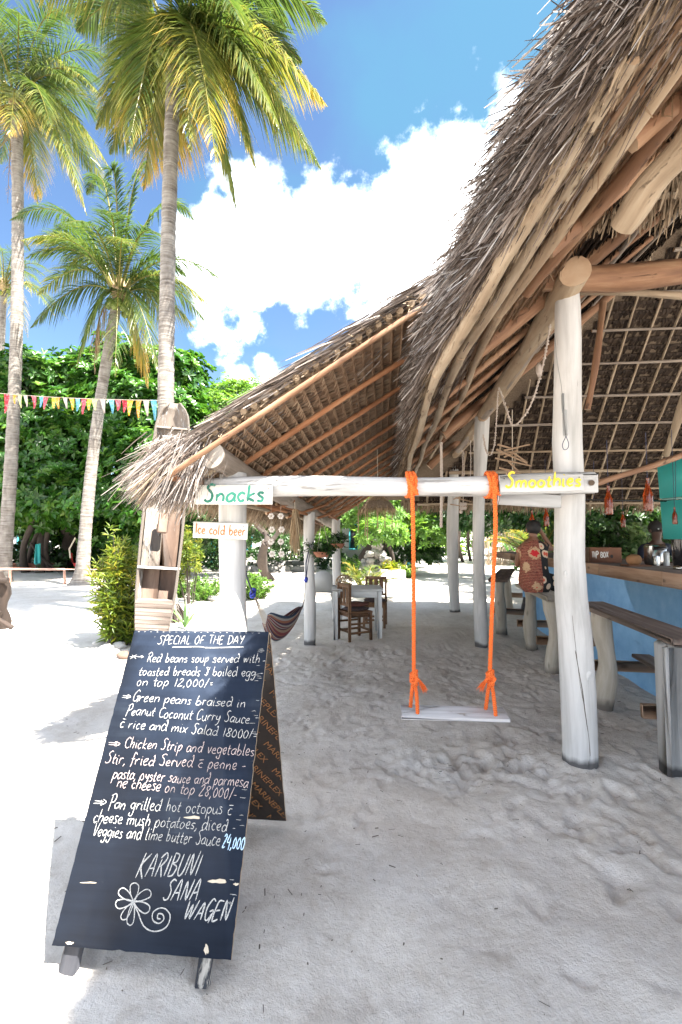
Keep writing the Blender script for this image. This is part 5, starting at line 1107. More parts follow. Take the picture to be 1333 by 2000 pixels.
stem_plant('green garden shrub under the white house window', G(690, 1130), .8, 20, 'feather_leaf', .14, 99, .7, dens=20)
stem_plant('small shrub by the stony flower bed behind the table', G(800, 1128), .6, 18, 'feather_leaf', .14, 100, .5, dens=22)
stem_plant('dark shrub in front of the blue door', G(770, 1115), 1.0, 24, 'dark_leaf', .16, 101, .8, dens=22)
def fan_plant(label, base, h, n, mat, seed, name='spiky_plant', w=.05, spread=1.0, yel=.3, cat='plant'):
    t = thing(name, label, cat, base); r = np.random.default_rng(seed); base = np.asarray(base, float)
    for i in range(n):
        a = i*2.4+r.normal(0, .2); el = r.uniform(.5, 1.35); hd = np.array([math.cos(a), math.sin(a), 0]); L = h*r.uniform(.75, 1.1); tip = base+hd*L*math.cos(el)*spread+np.array([0, 0, L*math.sin(el)*.9]); mid = base+(tip-base)*.5+np.array([0, 0, .18*L])
        pts = bez(base, mid, tip, 6); T = unit(np.gradient(pts, axis=0)); sd = unit(np.cross(T, [0, 0, 1.])); ww = w*np.array([.5, .9, 1, .8, .5, .05])[:, None]
        V = np.concatenate([pts-sd*ww/2, pts+np.cross(sd, T)*-ww*.2, pts+sd*ww/2]); k = 6; ii = np.arange(5); F = np.concatenate([np.stack([ii, ii+1, ii+k+1, ii+k], 1), np.stack([ii+k, ii+k+1, ii+2*k+1, ii+2*k], 1)])
        MB().add(V, F, V, np.clip(yel+r.normal(0, .15), 0, 1)).build('leaf', mat, t)
fan_plant('small spiky aloe on the sand right of the palm root', G(362, 1226), .58, 9, 'pale_leaf', 5, w=.055)
def small_palm(label, base, h, n, seed, yel=.3, ll=.3, lw=.03):
    t = thing('small_palm', label, 'palm', base); r = np.random.default_rng(seed); base = np.asarray(base, float)
    for i in range(n):
        a = i*2.4+r.normal(0, .3)+.4; el = r.uniform(.35, 1.2); hd = np.array([math.cos(a), math.sin(a), 0]); L = h*r.uniform(.8, 1.1); tip = base+hd*L*math.cos(el)*1.1+np.array([0, 0, L*math.sin(el)*.75]); frond(t, base+np.array([0, 0, .05]), base+(tip-base)*.45+np.array([0, 0, .35*L]), tip, seed*50+i, yel+r.normal(0, .15), 26, ll, lw, hang=.25, detail=2)
small_palm('small yellow-green palm growing behind the white table', G(712, 1165), 1.25, 11, 71, .55, .42, .035)
small_palm('bright young palm behind the seated woman at the bar', P(1052, 1112, 12.3), 1.75, 10, 72, .5, .55, .07)
small_palm('tiny palm among the garden stones', G(758, 1128), .9, 8, 73, .35)

# ---------------------------------------------------------------- upended canoe shelf
def canoe():
    b0 = P(291, 1290, 6.35); b0[2] = -.02; top = P(342, 786, 6.55); t = thing('canoe_shelf', 'half of an old dugout canoe standing upright as a shelf by the palm', 'canoe shelf', b0)
    ax = top-b0; H = np.linalg.norm(ax); up = ax/H; sd = unit(np.array([1., .12, 0])); sd = unit(sd-up*(sd@up)); bk = np.cross(up, sd); bk = bk if bk[1] > 0 else -bk
    n = 40; ts = np.linspace(0, 1, n)
    def hw(u): return float(np.interp(u, [0, .12, .25, .45, .62, .78, .90, .96, 1.0], [.16, .235, .275, .29, .285, .262, .245, .205, .09]))
    def dp(u): return float(np.interp(u, [0, .3, .7, 1], [.20, .26, .24, .10]))
    mb = MB(); m = 13; V = []; Gc = []
    for u in ts:
        for lay in (0, 1):
            for j in range(m):
                a = math.pi*j/(m-1); w = hw(u)-(.028 if lay else 0); d = dp(u)-(.03 if lay else 0); w = max(w, .004)
                x = -math.cos(a)*w; y = (math.sin(a)**.7)*d*(1 if u < .99 else .6); V.append(b0+up*(u*H)+sd*x+bk*y); Gc.append((x*1.4, y+lay*3, u*H))
    V = np.array(V); F = []
    for i in range(n-1):
        a0 = i*2*m; b_ = (i+1)*2*m
        for j in range(m-1):
            F.append((a0+j, a0+j+1, b_+j+1, b_+j)); F.append((a0+m+j, b_+m+j, b_+m+j+1, a0+m+j+1))
        F.append((a0, b_, b_+m, a0+m)); F.append((a0+m-1, a0+2*m-1, b_+2*m-1, b_+m-1))
    a0 = (n-1)*2*m
    for j in range(m-1): F.append((a0+j, a0+j+1, a0+m+j+1, a0+m+j))
    mb.add(V, F, Gc).build('hull', 'canoe_wood', t)
    def q(x, u, y=0.): return b0+up*(u*H)+sd*x+bk*y
    A3 = np.array([sd, bk, up])
    def tt(py): return (P(310, py, 6.42)[2]-b0[2])/(top[2]-b0[2])
    # slatted front at the foot
    u0, u1 = tt(1288), tt(1172); k = 15
    for i in range(k):
        u = u0+(u1-u0)*(i+.5)/k; w = hw(u)*2-.02; MB().box(q(0, u, -.006), (w, .012, H*(u1-u0)/k*.93), A3, bev=.002, jit=.0008).build('slat', 'canoe_slat', t)
    # dark niche with planks behind, white shelf on top
    for (x0, x1, ua, ub, mt, y) in ((-.9, .0, tt(1172), tt(1112), 'canoe_brown', .12), (.02, .9, tt(1172), tt(1112), 'canoe_brown', .13), (-.92, .0, tt(1106), tt(955), 'canoe_wood', .02), (.03, .9, tt(1106), tt(955), 'canoe_brown', .04)):
        um = (ua+ub)/2; w = hw(um)-.03; MB().box(q((x0+x1)/2*w, um, y), ((x1-x0)*w, .02, H*(ub-ua)), A3, bev=.003, jit=.002).build('back_plank', mt, t)
    u = tt(1109); MB().box(q(0, u, .07), (hw(u)*2-.03, .17, .03), A3, bev=.003).build('shelf', 'white_post', t)
    u = tt(1172); MB().box(q(0, u, .08), (hw(u)*2-.03, .15, .02), A3, bev=.003).build('shelf', 'canoe_wood', t)
    MB().log(P(318, 852, 6.45), P(372, 858, 6.4), .014, .012, 8, 5).build('crossbar', 'white_post', t)
    u = tt(832); MB().box(q(0, u, .07), (hw(u)*2-.05, .13, .025), A3, bev=.003).build('shelf', 'canoe_wood', t)
    c = P(319, 1022, 6.36); MB().box(c, (.135, .03, .27), A3, bev=.015, jit=.002).build('wood_block', 'wood_block', t)
    MB().tube([c+up*.13, c+up*.22], .008, 6).build('string', 'jute', t)
    return t
canoe()
def stones(spots, seed):
    r = np.random.default_rng(seed)
    for (x, y, s, mt, lab) in spots:
        g = G(x, y); 
        o = MB().sphere((0, 0, 0), s, 12, 8, (1.1, .95, .72), rough=.11).build('stone', mt, None, smooth=False)
        o.location = tuple(g+np.array([0, 0, s*.42])); o.rotation_euler = (0, 0, r.random()*6); tag(o, lab, 'stone', 'stones by the shrub')
stones([(193, 1262, .085, 'stone_white', 'white stone farthest left beneath the yellow-green shrub'), (207, 1275, .10, 'stone_white', 'white stone at the front left of the small heap by the shrub'), (196, 1282, .05, 'stone_white', 'smallest white stone in front of the heap by the shrub'), (222, 1282, .085, 'stone_white', 'white stone in the middle of the heap beneath the shrub'),
        (232, 1268, .095, 'stone_white', 'pale stone tucked under the shrub beside the canoe'), (242, 1286, .085, 'wood_block', 'brown stone leaning against the foot of the canoe'), (212, 1262, .07, 'stone_grey', 'grey stone behind the white heap under the shrub')], 3)
stones([(395, 1168, .10, 'stone_white', 'white stone at the edge of the green bushes left of the post'), (415, 1173, .12, 'stone_white', 'pale stone in front of the green bushes beside the left post'), (350, 1166, .10, 'stone_white', 'white stone between canoe and green bushes')], 4)

# driftwood at the left edge
t = thing('driftwood', 'reddish brown driftwood root cut off by the left edge', 'driftwood', G(-5, 1222))
MB().log(P(-45, 1120, 8.2), P(16, 1132, 8.0), .10, .05, 10, 8, .05, .2).build('branch', 'red_wood', t, smooth=True)
MB().log(P(-6, 1120, 8.1), P(4, 1225, 8.2)-np.array([0, 0, .05]), .13, .12, 12, 9, .03, .15).build('trunk', 'red_wood', t, smooth=True)
MB().log(P(-60, 1180, 8.0), P(27, 1224, 7.8), .09, .035, 10, 8, .06, .2).build('branch', 'red_wood', t, smooth=True)
MB().log(P(-40, 1150, 8.4), P(-2, 1200, 8.0), .10, .06, 10, 8, .06, .2).build('branch', 'red_wood', t, smooth=True)
# low rail
t = thing('low_rail', 'low faded red and white rail running past the leaning palm', 'rail', G(126, 1141))
MB().log(P(-80, 1111, 15.6), P(126, 1112, 15.4), .035, .035, 8, 8).build('rail', 'rail_paint', t); MB().log(P(126, 1112, 15.4), G(127, 1141), .035, .04, 8, 5).build('post', 'rail_paint', t)
MB().log(P(126, 1112, 15.4), P(215, 1113, 15.6), .02, .02, 8, 5).build('rail', 'rail_paint', t); MB().log(P(20, 1111, 15.5), G(20, 1140), .035, .04, 8, 5).build('post', 'rail_paint', t)
t = thing('stone_edging', 'long low pinkish wall under the trees at the far left', 'wall', G(60, 1110)); MB().plank(P(10, 1106, 21.5), P(105, 1108, 21.5), .30, .3, None, bev=.03, jit=.02).build('wall', 'terracotta', t)
MB().plank(P(-90, 1105, 21.5), P(9, 1106, 21.5), .30, .3, None, bev=.03, jit=.02).build('wall', 'terracotta', t)

# ---------------------------------------------------------------- bunting
def bunting():
    a, b = P(-40, 764, 13), P(338, 782, 9.0); t = thing('bunting', 'string of small coloured cloth flags from the edge to the main palm', 'bunting', (a+b)/2)
    pts = bez(a, (a+b)/2+np.array([0, 0, -.12]), b, 40); mb = MB().tube(pts, .008, 4); mb.build('string', 'jute', t)
    cols = [(-20, 4), (18, 0), (20, 0), (36, 1), (50, 7), (64, 3), (77, 5), (89, 4), (101, 5), (116, 6), (128, 1), (141, 3), (152, 6), (162, 4), (173, 5), (184, 6), (198, 7), (212, 3), (226, 4), (240, 5), (252, 0), (262, 6), (277, 1), (291, 3), (304, 4), (315, 0), (325, 5)]
    r = np.random.default_rng(5)
    for i, (px, c) in enumerate(cols):
        if i == 2: continue
        s = (px+40)/378.; d = 13-4*s; y = P(px, 770, d); k = int(np.argmin(np.abs(pts[:, 0]-y[0]))); p = pts[k]+(y-pts[k])*np.array([1, 0, 0]); w = .21+r.normal(0, .015); h = .30+r.normal(0, .04); e = unit(b-a); n = 5; V = []; F = []
        big = 1.5 if i == 1 else 1.0
        for u in range(n+1):
            f = u/n; ww = w*big*(1-f*.92)*.5; zz = -h*big*f; yo = .03*math.sin(f*3+i)+r.normal(0, .004)
            V += [p-e*ww+np.array([0, yo, zz]), p+np.array([0, yo*1.7+.015, zz-.002]), p+e*ww+np.array([.02*f, yo, zz])]
        for u in range(n): F += [(u*3, u*3+1, u*3+4, u*3+3), (u*3+1, u*3+2, u*3+5, u*3+4)]
        MB().add(V, F).build('flag', 'flag%d' % c, t)
bunting()

# ---------------------------------------------------------------- counter and benches
def counter():
    t = thing('bar_counter', 'long blue painted bar counter with a thick wooden top', 'bar counter', W(2.75, 6, 0))
    def wl(p0, p1, hh, th, z0, mat, name):
        c = (p0+p1)/2; c[2] = z0+hh/2; d = unit(p1-p0); L = np.linalg.norm(p1-p0); s = np.array([-d[1], d[0], 0]); MB().box(c, (L, th, hh), np.array([d, s, [0, 0, 1]]), bev=.008).build(name, mat, t)
    wl(W(2.78, 2.2, 0), W(2.78, 9.3, 0), 1.22, .12, -.03, 'blue_wall', 'front_wall'); wl(W(2.85, 9.25, 0), W(3.6, 9.25, 0), 1.22, .12, -.03, 'blue_wall', 'side_wall')
    v = 2.0; i = 0
    while v < 9.6:
        l = 1.26; ww = .34
        for k, uo in enumerate((2.60, 2.93, 3.26)):
            z = 1.255+RNG.normal(0, .002)
            MB().plank(W(uo+.155, v, z), W(uo+.155, v+l-.008, z), .322, .055, BX, bev=.006, jit=.001).build('top_plank', 'plank_dark', t)
        MB().plank(W(2.585, v+.002, 1.215), W(2.585, v+l-.012, 1.215), .135, .026, None, bev=.004, jit=.0012).build('fascia', 'plank_mid', t); v += l; i += 1
    return t
counter()
def bench(label, a, b, z, kind, foot, w=.27):
    """a, b: the two stump positions (ground)"""
    t = thing('bar_bench', label, 'bench', (a+b)/2, 'high benches along the bar'); d = unit(b-a); sd = np.array([d[1], -d[0], 0]); 
    ext = .30; MB().plank(a-d*ext+np.array([0, 0, z]), b+d*ext+np.array([0, 0, z-.01]), w, .05, sd, bev=.008, jit=.003).build('seat', 'plank_dark' if kind != 'pale' else 'stump_wood', t)
    for i, p in enumerate((a, b)):
        r = .088
        if kind == 'square' and i == 0:
            MB().box(p+np.array([.0, 0, z/2-.08]), (.155, .155, z+.05), np.array([d, sd, [0, 0, 1]]), bev=.02, jit=.003).build('leg', 'white_post', t, label='squared white washed leg with a crack')
        else:
            q = p+np.array([random.uniform(-.03, .03), 0, z-.03]); MB().log(p-np.array([0, 0, .12]), q, r, r*.92, 14, 9, .02, .12, rough=.05).build('leg', 'stump_wood', t, smooth=True)
    for i, p in enumerate((a, b)):
        MB().plank(p+np.array([0, 0, .36])-sd*.16+d*.10, p+np.array([0, 0, .36])+sd*.50+d*.10, .10, .04, None, bev=.004, jit=.002).build('brace', 'plank_mid', t)
    MB().plank(a+sd*.42+np.array([0, 0, .44])-d*.05, b+sd*.42+np.array([0, 0, .44])+d*.2, .16, .035, sd, bev=.004, jit=.002).build('footrest', 'plank_dark', t)
    return t
bench('nearest high bench with a squared white leg at the right edge', G(1320, 1507), G(1180, 1380), .93, 'square', 0)
bench('middle high bench that the woman in the patterned dress sits on', G(1081, 1315), G(1037, 1270), .90, 'pale', 0, .26)
bench('farthest high bench beyond the seated woman', G(977, 1237), G(992, 1196), .90, 'log', 0, .3)

# ---------------------------------------------------------------- things hanging under the roofs
def bottle(label, p, s, dtop):
    t = thing('bottle_lamp', label, 'bottle', p, 'brown bottles hanging over the bar')
    prof = [(.001, 0), (.030, 0), (.033, .01), (.033, .12), (.026, .155), (.0135, .19), (.012, .245), (.014, .25), (.001, .252)]
    MB().lathe(p, [(r*s, z*s) for r, z in prof], 14).build('bottle', 'amber_glass', t, smooth=True)
    MB().tube([p+np.array([0, 0, .25*s]), p+np.array([0, 0, .25*s+dtop])], .003, 5).build('cord', 'dark_cord', t)
bottle('brown bottle hanging just right of the nearest post', P(1190, 1005, 4.0), 1.0, .40)
bottle('orange lit brown bottle hanging left of the turquoise board', P(1267, 998, 4.0), 1.15, .40)
bottle('small red bottle hanging over the pale green herb', P(1218, 1030, 6.6), .9, .7)
bottle('small dark bottle hanging in front of the turquoise board', P(1319, 1024, 5.0), .75, .85)
bottle('orange bottle hanging above the seated woman', P(1040, 1034, 6.0), 1.0, .6)
bottle('brown bottle hanging between the woman and the nearest post', P(1068, 1028, 5.8), 1.0, .6)
t = thing('hanging_rod', 'thin black rod hanging over the bar for the bottles', 'rod', P(1230, 978, 5.2)); MB().tube([P(1142, 976, 5.1), P(1330, 979, 5.2)], .010, 8).build('rod', 'black_gloss', t)
for x in (1160, 1320): MB().tube([P(x, 977, 5.15), P(x, 900, 5.15)], .003, 5).build('cord', 'dark_cord', t)
# turquoise board
t = thing('turquoise_board', 'turquoise menu board hanging behind the counter at the right edge', 'board', P(1345, 980, 5.3))
A, B = P(1287, 975, 5.25), P(1420, 972, 4.7)
def quad(a, b, c, d, th, name, mat, par):
    a, b, c, d = map(np.asarray, (a, b, c, d)); n = unit(np.cross(b-a, d-a))*th; V = np.array([a, b, c, d, a+n, b+n, c+n, d+n]); MB().add(V, [(0, 3, 2, 1), (4, 5, 6, 7), (0, 1, 5, 4), (1, 2, 6, 5), (2, 3, 7, 6), (3, 0, 4, 7)]).build(name, mat, par)
quad(P(1292, 974, 5.25), P(1420, 962, 4.7), P(1420, 862, 4.7), P(1287, 912, 5.25), .03, 'panel', 'turquoise', t); quad(P(1299, 1052, 5.25), P(1420, 1062, 4.7), P(1420, 968, 4.7), P(1293, 979, 5.25), .03, 'panel', 'turquoise', t)
quad(P(1293, 977, 5.24), P(1420, 967, 4.69), P(1420, 963, 4.69), P(1292, 974.5, 5.24), .012, 'rim', 'pale_line', t)
for (x, y0, y1) in ((1320, 900, 975),): MB().tube([P(x, y0, 5.0), P(x, y1, 5.0)], .003, 5).build('cord', 'dark_cord', t)

def cordline(mb, pts, r, beads=True, seed=0):
    q = catmull(pts, 14); mb.tube(q, r*.55, 5); rr = np.random.default_rng(seed)
    if beads:
        d = np.linalg.norm(np.diff(q, axis=0), axis=1); ln = np.concatenate([[0], np.cumsum(d)]); n = int(ln[-1]/(r*2.4))
        for s in np.linspace(0, ln[-1], n):
            p = np.array([np.interp(s, ln, q[:, i]) for i in range(3)]); mb.sphere(p+rr.normal(0, r*.25, 3), r*rr.uniform(.8, 1.3), 6, 4, (1, 1, rr.uniform(.5, .9)), rough=.1)
t = thing('shell_garland', 'looping garland of small shells and rope left of the nearest post', 'garland', P(1020, 780, 4.2))
mb = MB(); cordline(mb, [P(1083, 590, 3.6), P(1070, 665, 3.8), P(1058, 725, 4.0), P(1035, 795, 4.1), P(1004, 831, 4.2), P(990, 800, 4.3), P(975, 757, 4.5)], .0125, seed=1); mb.build('shell_string', 'shell', t, kind='stuff')
mb = MB(); cordline(mb, [P(973, 765, 4.6), P(970, 820, 4.6), P(966, 868, 4.6), P(958, 889, 4.6), P(950, 880, 4.7), P(944, 850, 4.9)], .010, seed=2); mb.build('shell_string', 'shell', t, kind='stuff')
MB().sphere(P(1053, 722, 4.0), .035, 8, 6, (.7, .8, 1.9), rough=.12).build('shell_knot', 'shell', t)
t = thing('twisted_rope', 'thick twisted rope of shells hanging left of the second rope of the swing', 'rope', P(862, 980, 5.2))
mb = MB(); rope(mb, [P(862, 864, 5.2), P(863, 930, 5.2), P(862, 1030, 5.2)], .017, pitch=.14); mb.build('rope', 'shell', t)
t = thing('shell_strings', 'thin strings of shells hanging before the second post', 'garland', P(910, 900, 6.2))
for x, y0, y1 in ((903, 880, 935), (906, 882, 950), (919, 860, 940), (925, 850, 880)):
    mb = MB(); cordline(mb, [P(x, y0, 6.2), P(x+1, (y0+y1)/2, 6.2), P(x, y1, 6.2)], .007, seed=x); mb.build('shell_string', 'shell', t, kind='stuff')
t = thing('shell_cluster', 'small shell bundle hanging beneath the roof by the second post', 'shell mobile', P(905, 985, 7)); MB().tube([P(905, 965, 7), P(905, 990, 7)], .006, 5).build('cord', 'jute', t)
for i in range(7): MB().sphere(P(901+i % 3*4, 985+i//3*7, 7), .028, 7, 5, (1, .7, 1.2), rough=.15).build('shell', 'shell', t)
for (x0, y0, x1, y1) in ((886, 975, 925, 962), (890, 972, 930, 982), (880, 985, 915, 990)): MB().log(P(x0, y0, 7), P(x1, y1, 7), .010, .008, 6, 4).build('stick', 'twig', t)
# driftwood mobile over the smoothies board
t = thing('stick_mobile', 'mobile of crossed driftwood sticks hanging above the smoothies board', 'mobile', P(1000, 900, 4.4))
MB().tube([P(1001, 800, 4.4), P(1001, 940, 4.4)], .004, 5).build('cord', 'jute', t)
r_ = np.random.default_rng(6)
for (x0, y0, x1, y1) in ((972, 868, 1000, 876), (970, 878, 1030, 905), (968, 895, 1038, 910), (985, 880, 1035, 868), (978, 888, 1012, 880), (990, 898, 1012, 920), (975, 914, 1010, 922), (994, 922, 1025, 928), (985, 893, 1005, 884), (1003, 885, 1030, 903), (990, 926, 1012, 918)):
    dd = r_.uniform(-.08, .08); MB().log(P(x0, y0, 4.4+dd), P(x1, y1, 4.4-dd), .010, .008, 6, 4).build('stick', 'twig', t)
# float and hook on the nearest post
t = thing('float_hook', 'narrow white float with a wire loop hanging on the nearest post', 'hook', P(1103, 820, 3.22))
MB().box(P(1104, 826, 3.22), (.030, .018, .19), bev=.005).build('float', 'white_plastic', t); MB().box(P(1100, 787, 3.225), (.018, .012, .14), bev=.003).build('blade', 'tin', t)
MB().tube(catmull([P(1106, 852, 3.21), P(1099, 868, 3.21), P(1102, 878, 3.21), P(1109, 876, 3.21), P(1111, 866, 3.21), P(1106, 852, 3.21)], 5), .0025, 6).build('wire_loop', 'dark_cord', t)
MB().tube(catmull([P(1084, 650, 3.3), P(1088, 700, 3.26), P(1096, 750, 3.23), P(1100, 790, 3.215)], 6), .0025, 5).build('wire', 'tin', t)
# straw lamp shade
t = thing('straw_shade', 'hanging straw lamp shade with tassels beyond the table', 'lamp shade', P(738, 990, 6.4)); rr_ = np.random.default_rng(9); c = P(738, 968, 6.4); n = 1500; a = rr_.random(n)*6.283; f = rr_.random(n)
rad = .05+.17*f; base = c+np.stack([np.cos(a)*rad, np.sin(a)*rad, -.16*f**1.6], 1); d = unit(np.stack([np.cos(a)*.8, np.sin(a)*.8, -.55-.5*f], 1)+rr_.normal(0, .12, (n, 3)))
MB().blades(base, d, unit(np.cross(d, rr_.normal(0, 1, (n, 3)))), rr_.uniform(.07, .13, n), .007, .5, rr_.random(n)).build('shade', 'straw', t, kind='stuff')
MB().lathe(c+np.array([0, 0, -.19]), [(.24, 0), (.19, .09), (.08, .17), (.01, .20)], 16).build('shade_frame', 'opaque_sheet', t)
for x, y in ((700, 1040), (714, 1045), (718, 1055), (738, 1030), (752, 1028), (766, 1035)):
    mb = MB(); cordline(mb, [P(x, 985, 6.4), P(x+.5, (985+y)/2, 6.4), P(x, y, 6.4)], .011, seed=x); mb.build('tassel', 'straw', t, kind='stuff')
MB().tube([c, c+np.array([0, 0, .9])], .004, 5).build('cord', 'jute', t)
# shell wind chime
t = thing('shell_chime', 'wind chime of pale flower shaped shells hanging right of the left post', 'wind chime', P(540, 1050, 4.6))
for ix, x in enumerate((530, 549)):
    MB().tube([P(x, 985, 4.6), P(x, 1090, 4.6)], .0016, 4).build('string', 'jute', t)
    for iy, y in enumerate((1008, 1034, 1058, 1082)):
        p = P(x+(iy % 2)*1.5, y, 4.6)
        for k in range(6):
            a = k*1.047+iy; o = MB().sphere(p+np.array([math.cos(a)*.020, 0, math.sin(a)*.020]), .013, 8, 5, (1.0, .5, 1.0), rough=.08).build('shell', 'shell_white', t, smooth=True)
        MB().sphere(p-np.array([0, .010, 0]), .007, 6, 5).build('shell', 'shell', t)
# palm fibre tassel
t = thing('fibre_tassel', 'hanging tassel of palm fibre between chime and second post', 'tassel', P(578, 1040, 5.6)); n = 500; a = RNG.random(n)*6.28; base = P(577, 1010, 5.6)+np.stack([np.cos(a)*.045*RNG.random(n), np.sin(a)*.04*RNG.random(n), RNG.uniform(-.1, .1, n)], 1); d = unit(np.array([0, 0, -1.])+RNG.normal(0, .08, (n, 3)))
MB().blades(base, d, unit(np.cross(d, RNG.normal(0, 1, (n, 3)))), RNG.uniform(.2, .42, n), .008, 0, RNG.random(n)).build('fibre', 'straw', t, kind='stuff'); MB().tube([P(577, 1005, 5.6), P(576, 980, 5.6)], .006, 5).build('cord', 'jute', t)
# hanging plant baskets
def basket(label, p, sc, top):
    t = thing('hanging_basket', label, 'hanging plant', p, 'hanging plant baskets'); MB().lathe(p, [(.01, -.09*sc), (.09*sc, -.08*sc), (.14*sc, 0), (.13*sc, .005), (.08*sc, -.06*sc), (.01, -.07*sc)], 12).build('basket', 'terracotta', t, smooth=True)
    mb = MB(); r = np.random.default_rng(int(p[0]*100) % 97); n = 90; c = p+r.normal(0, 1, (n, 3))*np.array([.12, .1, .06])*sc+np.array([0, 0, .04]); rosettes(mb, c, unit(r.normal(0, .5, (n, 3))+np.array([0, 0, .8])), .08*sc, 5, r, np.full(n, .5), .35); mb.build('foliage', 'dark_leaf', t)
    for a in (0, 2.1, 4.2): MB().tube([p+np.array([math.cos(a)*.13*sc, math.sin(a)*.13*sc, 0]), p+np.array([0, 0, top])], .003, 4).build('cord', 'jute', t)
basket('terracotta hanging basket left of the third post', P(629, 1078, 6.9), .95, .5); basket('green hanging basket tied to the third post', P(660, 1062, 8.6), 1.0, .45)
# woven fish trap by the third post
t = thing('wire_basket', 'round net of pale twigs leaning by the table', 'basket', P(672, 1140, 8.4)); rb = np.random.default_rng(2)
for i in range(12):
    a = rb.random(3)*6.28; th = np.linspace(0, 6.283, 20); e1 = unit(rb.normal(0, 1, 3)); e2 = unit(np.cross(e1, rb.normal(0, 1, 3))); MB().tube(P(672, 1138, 8.4)+(np.outer(np.cos(th), e1)+np.outer(np.sin(th), e2))*.15, .006, 4, cap=False).build('hoop', 'straw', t)

# ---------------------------------------------------------------- hammock
def hammock():
    A = P(494, 1158, 4.55); B = P(474, 1095, 3.72); Cc = P(598, 1135, 6.6); D = P(607, 1062, 6.9)
    a = P(520, 1215, 4.75); b = P(592, 1182, 6.5); low = P(552, 1246, 5.35)
    t = thing('hammock', 'striped cloth hammock slung between the left post and the second post', 'hammock', low)
    n = 30; m = 15; V = []; Gc = []
    mid = 2*low-(a+b)/2
    for i in range(n+1):
        u = i/n; c = (1-u)**2*a+2*u*(1-u)*mid+u*u*b; spread = .03+.20*math.sin(math.pi*u)**.6; d = unit(b-a); s = unit(np.array([d[1], -d[0], 0])); 
        for j in range(m+1):
            f = j/m*2-1; fold = .018*math.sin(j*2.6+u*3)*math.sin(math.pi*u)**.5; V.append(c+s*f*spread*.5+np.array([0, 0, .9*spread*f*f+fold+(.05*f)])); Gc.append((j/m, u, 0))
    F = [(i*(m+1)+j, i*(m+1)+j+1, (i+1)*(m+1)+j+1, (i+1)*(m+1)+j) for i in range(n) for j in range(m)]
    o = MB().add(V, F, Gc).build('cloth', 'hammock_stripe', t, smooth=True); md = o.modifiers.new('thick', 'SOLIDIFY'); md.thickness = .004
    for (p, q) in ((a, A), (b, Cc)):
        for k in range(7):
            off = np.array([0, (k-3)*.006, (k-3)*.008]); MB().tube([p+off*2.2, (p+q)/2+off*1.2, q], .0035, 4).build('suspension_string', 'jute', t)
    mb = MB()
    for k in range(4):
        th = np.linspace(0, 6.28, 12); mb.tube(A+np.stack([.022*np.cos(th)+.01*math.sin(k*3), .02*np.sin(th), .02*np.sin(th+k)+(.016*(k-1.5))], 1), .010, 5)
    mb.build('knot', 'blue_cord', t); MB().sphere(Cc+np.array([0, 0, .02]), .03, 8, 6, (1, 1, 1.3), rough=.15).build('knot', 'blue_cord', t)
    MB().tube(catmull([A, (A+B)/2+np.array([0, 0, -.02]), B], 6), .008, 5).build('rope', 'dark_cord', t); MB().tube([Cc, P(598, 1100, 6.75), P(606, 1064, 6.88)], .010, 5).build('rope', 'dark_cord', t); MB().tube([Cc, P(602, 1100, 6.75), P(609, 1064, 6.88)], .006, 5).build('rope', 'dark_cord', t)
hammock()

# ---------------------------------------------------------------- table and chairs
def table():
    p = G(700, 1246); z = .76; t = thing('white_table', 'white painted wooden table with a chair pushed up to it', 'table', p+np.array([0, .2, 0]))
    x0, x1 = G(652, 1248)[0], P(745, 1160, 7.5)[0]; y0, y1 = 7.42, 8.1; c = np.array([(x0+x1)/2, (y0+y1)/2, z])
    MB().box(c, (x1-x0+.06, y1-y0+.06, .03), bev=.004).build('table_top', 'table_paint', t)
    for x in (x0+.03, x1-.03):
        for y in (y0+.03, y1-.03): MB().box((x, y, z/2-.03), (.07, .07, z+.02), bev=.004, jit=.001).build('leg', 'table_paint', t)
    for y in (y0+.03, y1-.03): MB().box((c[0], y, z-.07), (x1-x0-.14, .025, .10), bev=.002).build('apron', 'table_paint', t)
    for x in (x0+.03, x1-.03): MB().box((x, c[1], z-.07), (.025, y1-y0-.14, .10), bev=.002).build('apron', 'table_paint', t)
table()
def chair(label, loc, rz, cush=True, mat='chair_wood', grp='wooden chairs at the white table', cm='cushion', stack=True):
    """front of the seat faces +x"""
    t = thing('wooden_chair', label, 'chair', loc, grp, rz); w, d, zs = .36, .38, .44
    def B(c, s, nm, m=mat): return MB().box(c, s, bev=.004, jit=.001).build(nm, m, t, world=False)
    for y in (-w/2, w/2):
        B((-d/2, y, .44), (.042, .040, .90), 'leg'); B((d/2, y, .22), (.045, .042, .44), 'leg'); B((0, y, .13), (d-.045, .022, .035), 'stretcher'); B((0, y, .27), (d-.045, .022, .03), 'stretcher')
    for x in (-d/2, d/2): B((x, 0, .15), (.022, w-.045, .035), 'stretcher')
    B((0, 0, zs), (d+.05, w+.05, .032), 'seat'); B((0, 0, zs-.05), (d-.045, w, .05), 'seat_rail')
    for z, h in ((.86, .06), (.56, .045)): B((-d/2, 0, z), (.022, w-.042, h), 'back_rail')
    for y in (-.1, 0, .1): B((-d/2, y, .71), (.016, .07, .26), 'back_slat')
    if cush:
        for k in range(2 if stack else 1): MB().sphere((.02, 0, zs+.045+.065*k), .215, 18, 8, (1, .95, .17), rough=.05).build('cushion', 'cushion' if k == 0 else 'cushion2', t, smooth=True, world=False)
    return t
p = G(686, 1250); chair('brown wooden chair with two dark cushions in front of the white table', tuple(p+np.array([.06, .12, -.01])), math.radians(28))
chair('brown wooden chair on the far side of the white table', (.62, 8.45, -.01), math.radians(-100), stack=False)
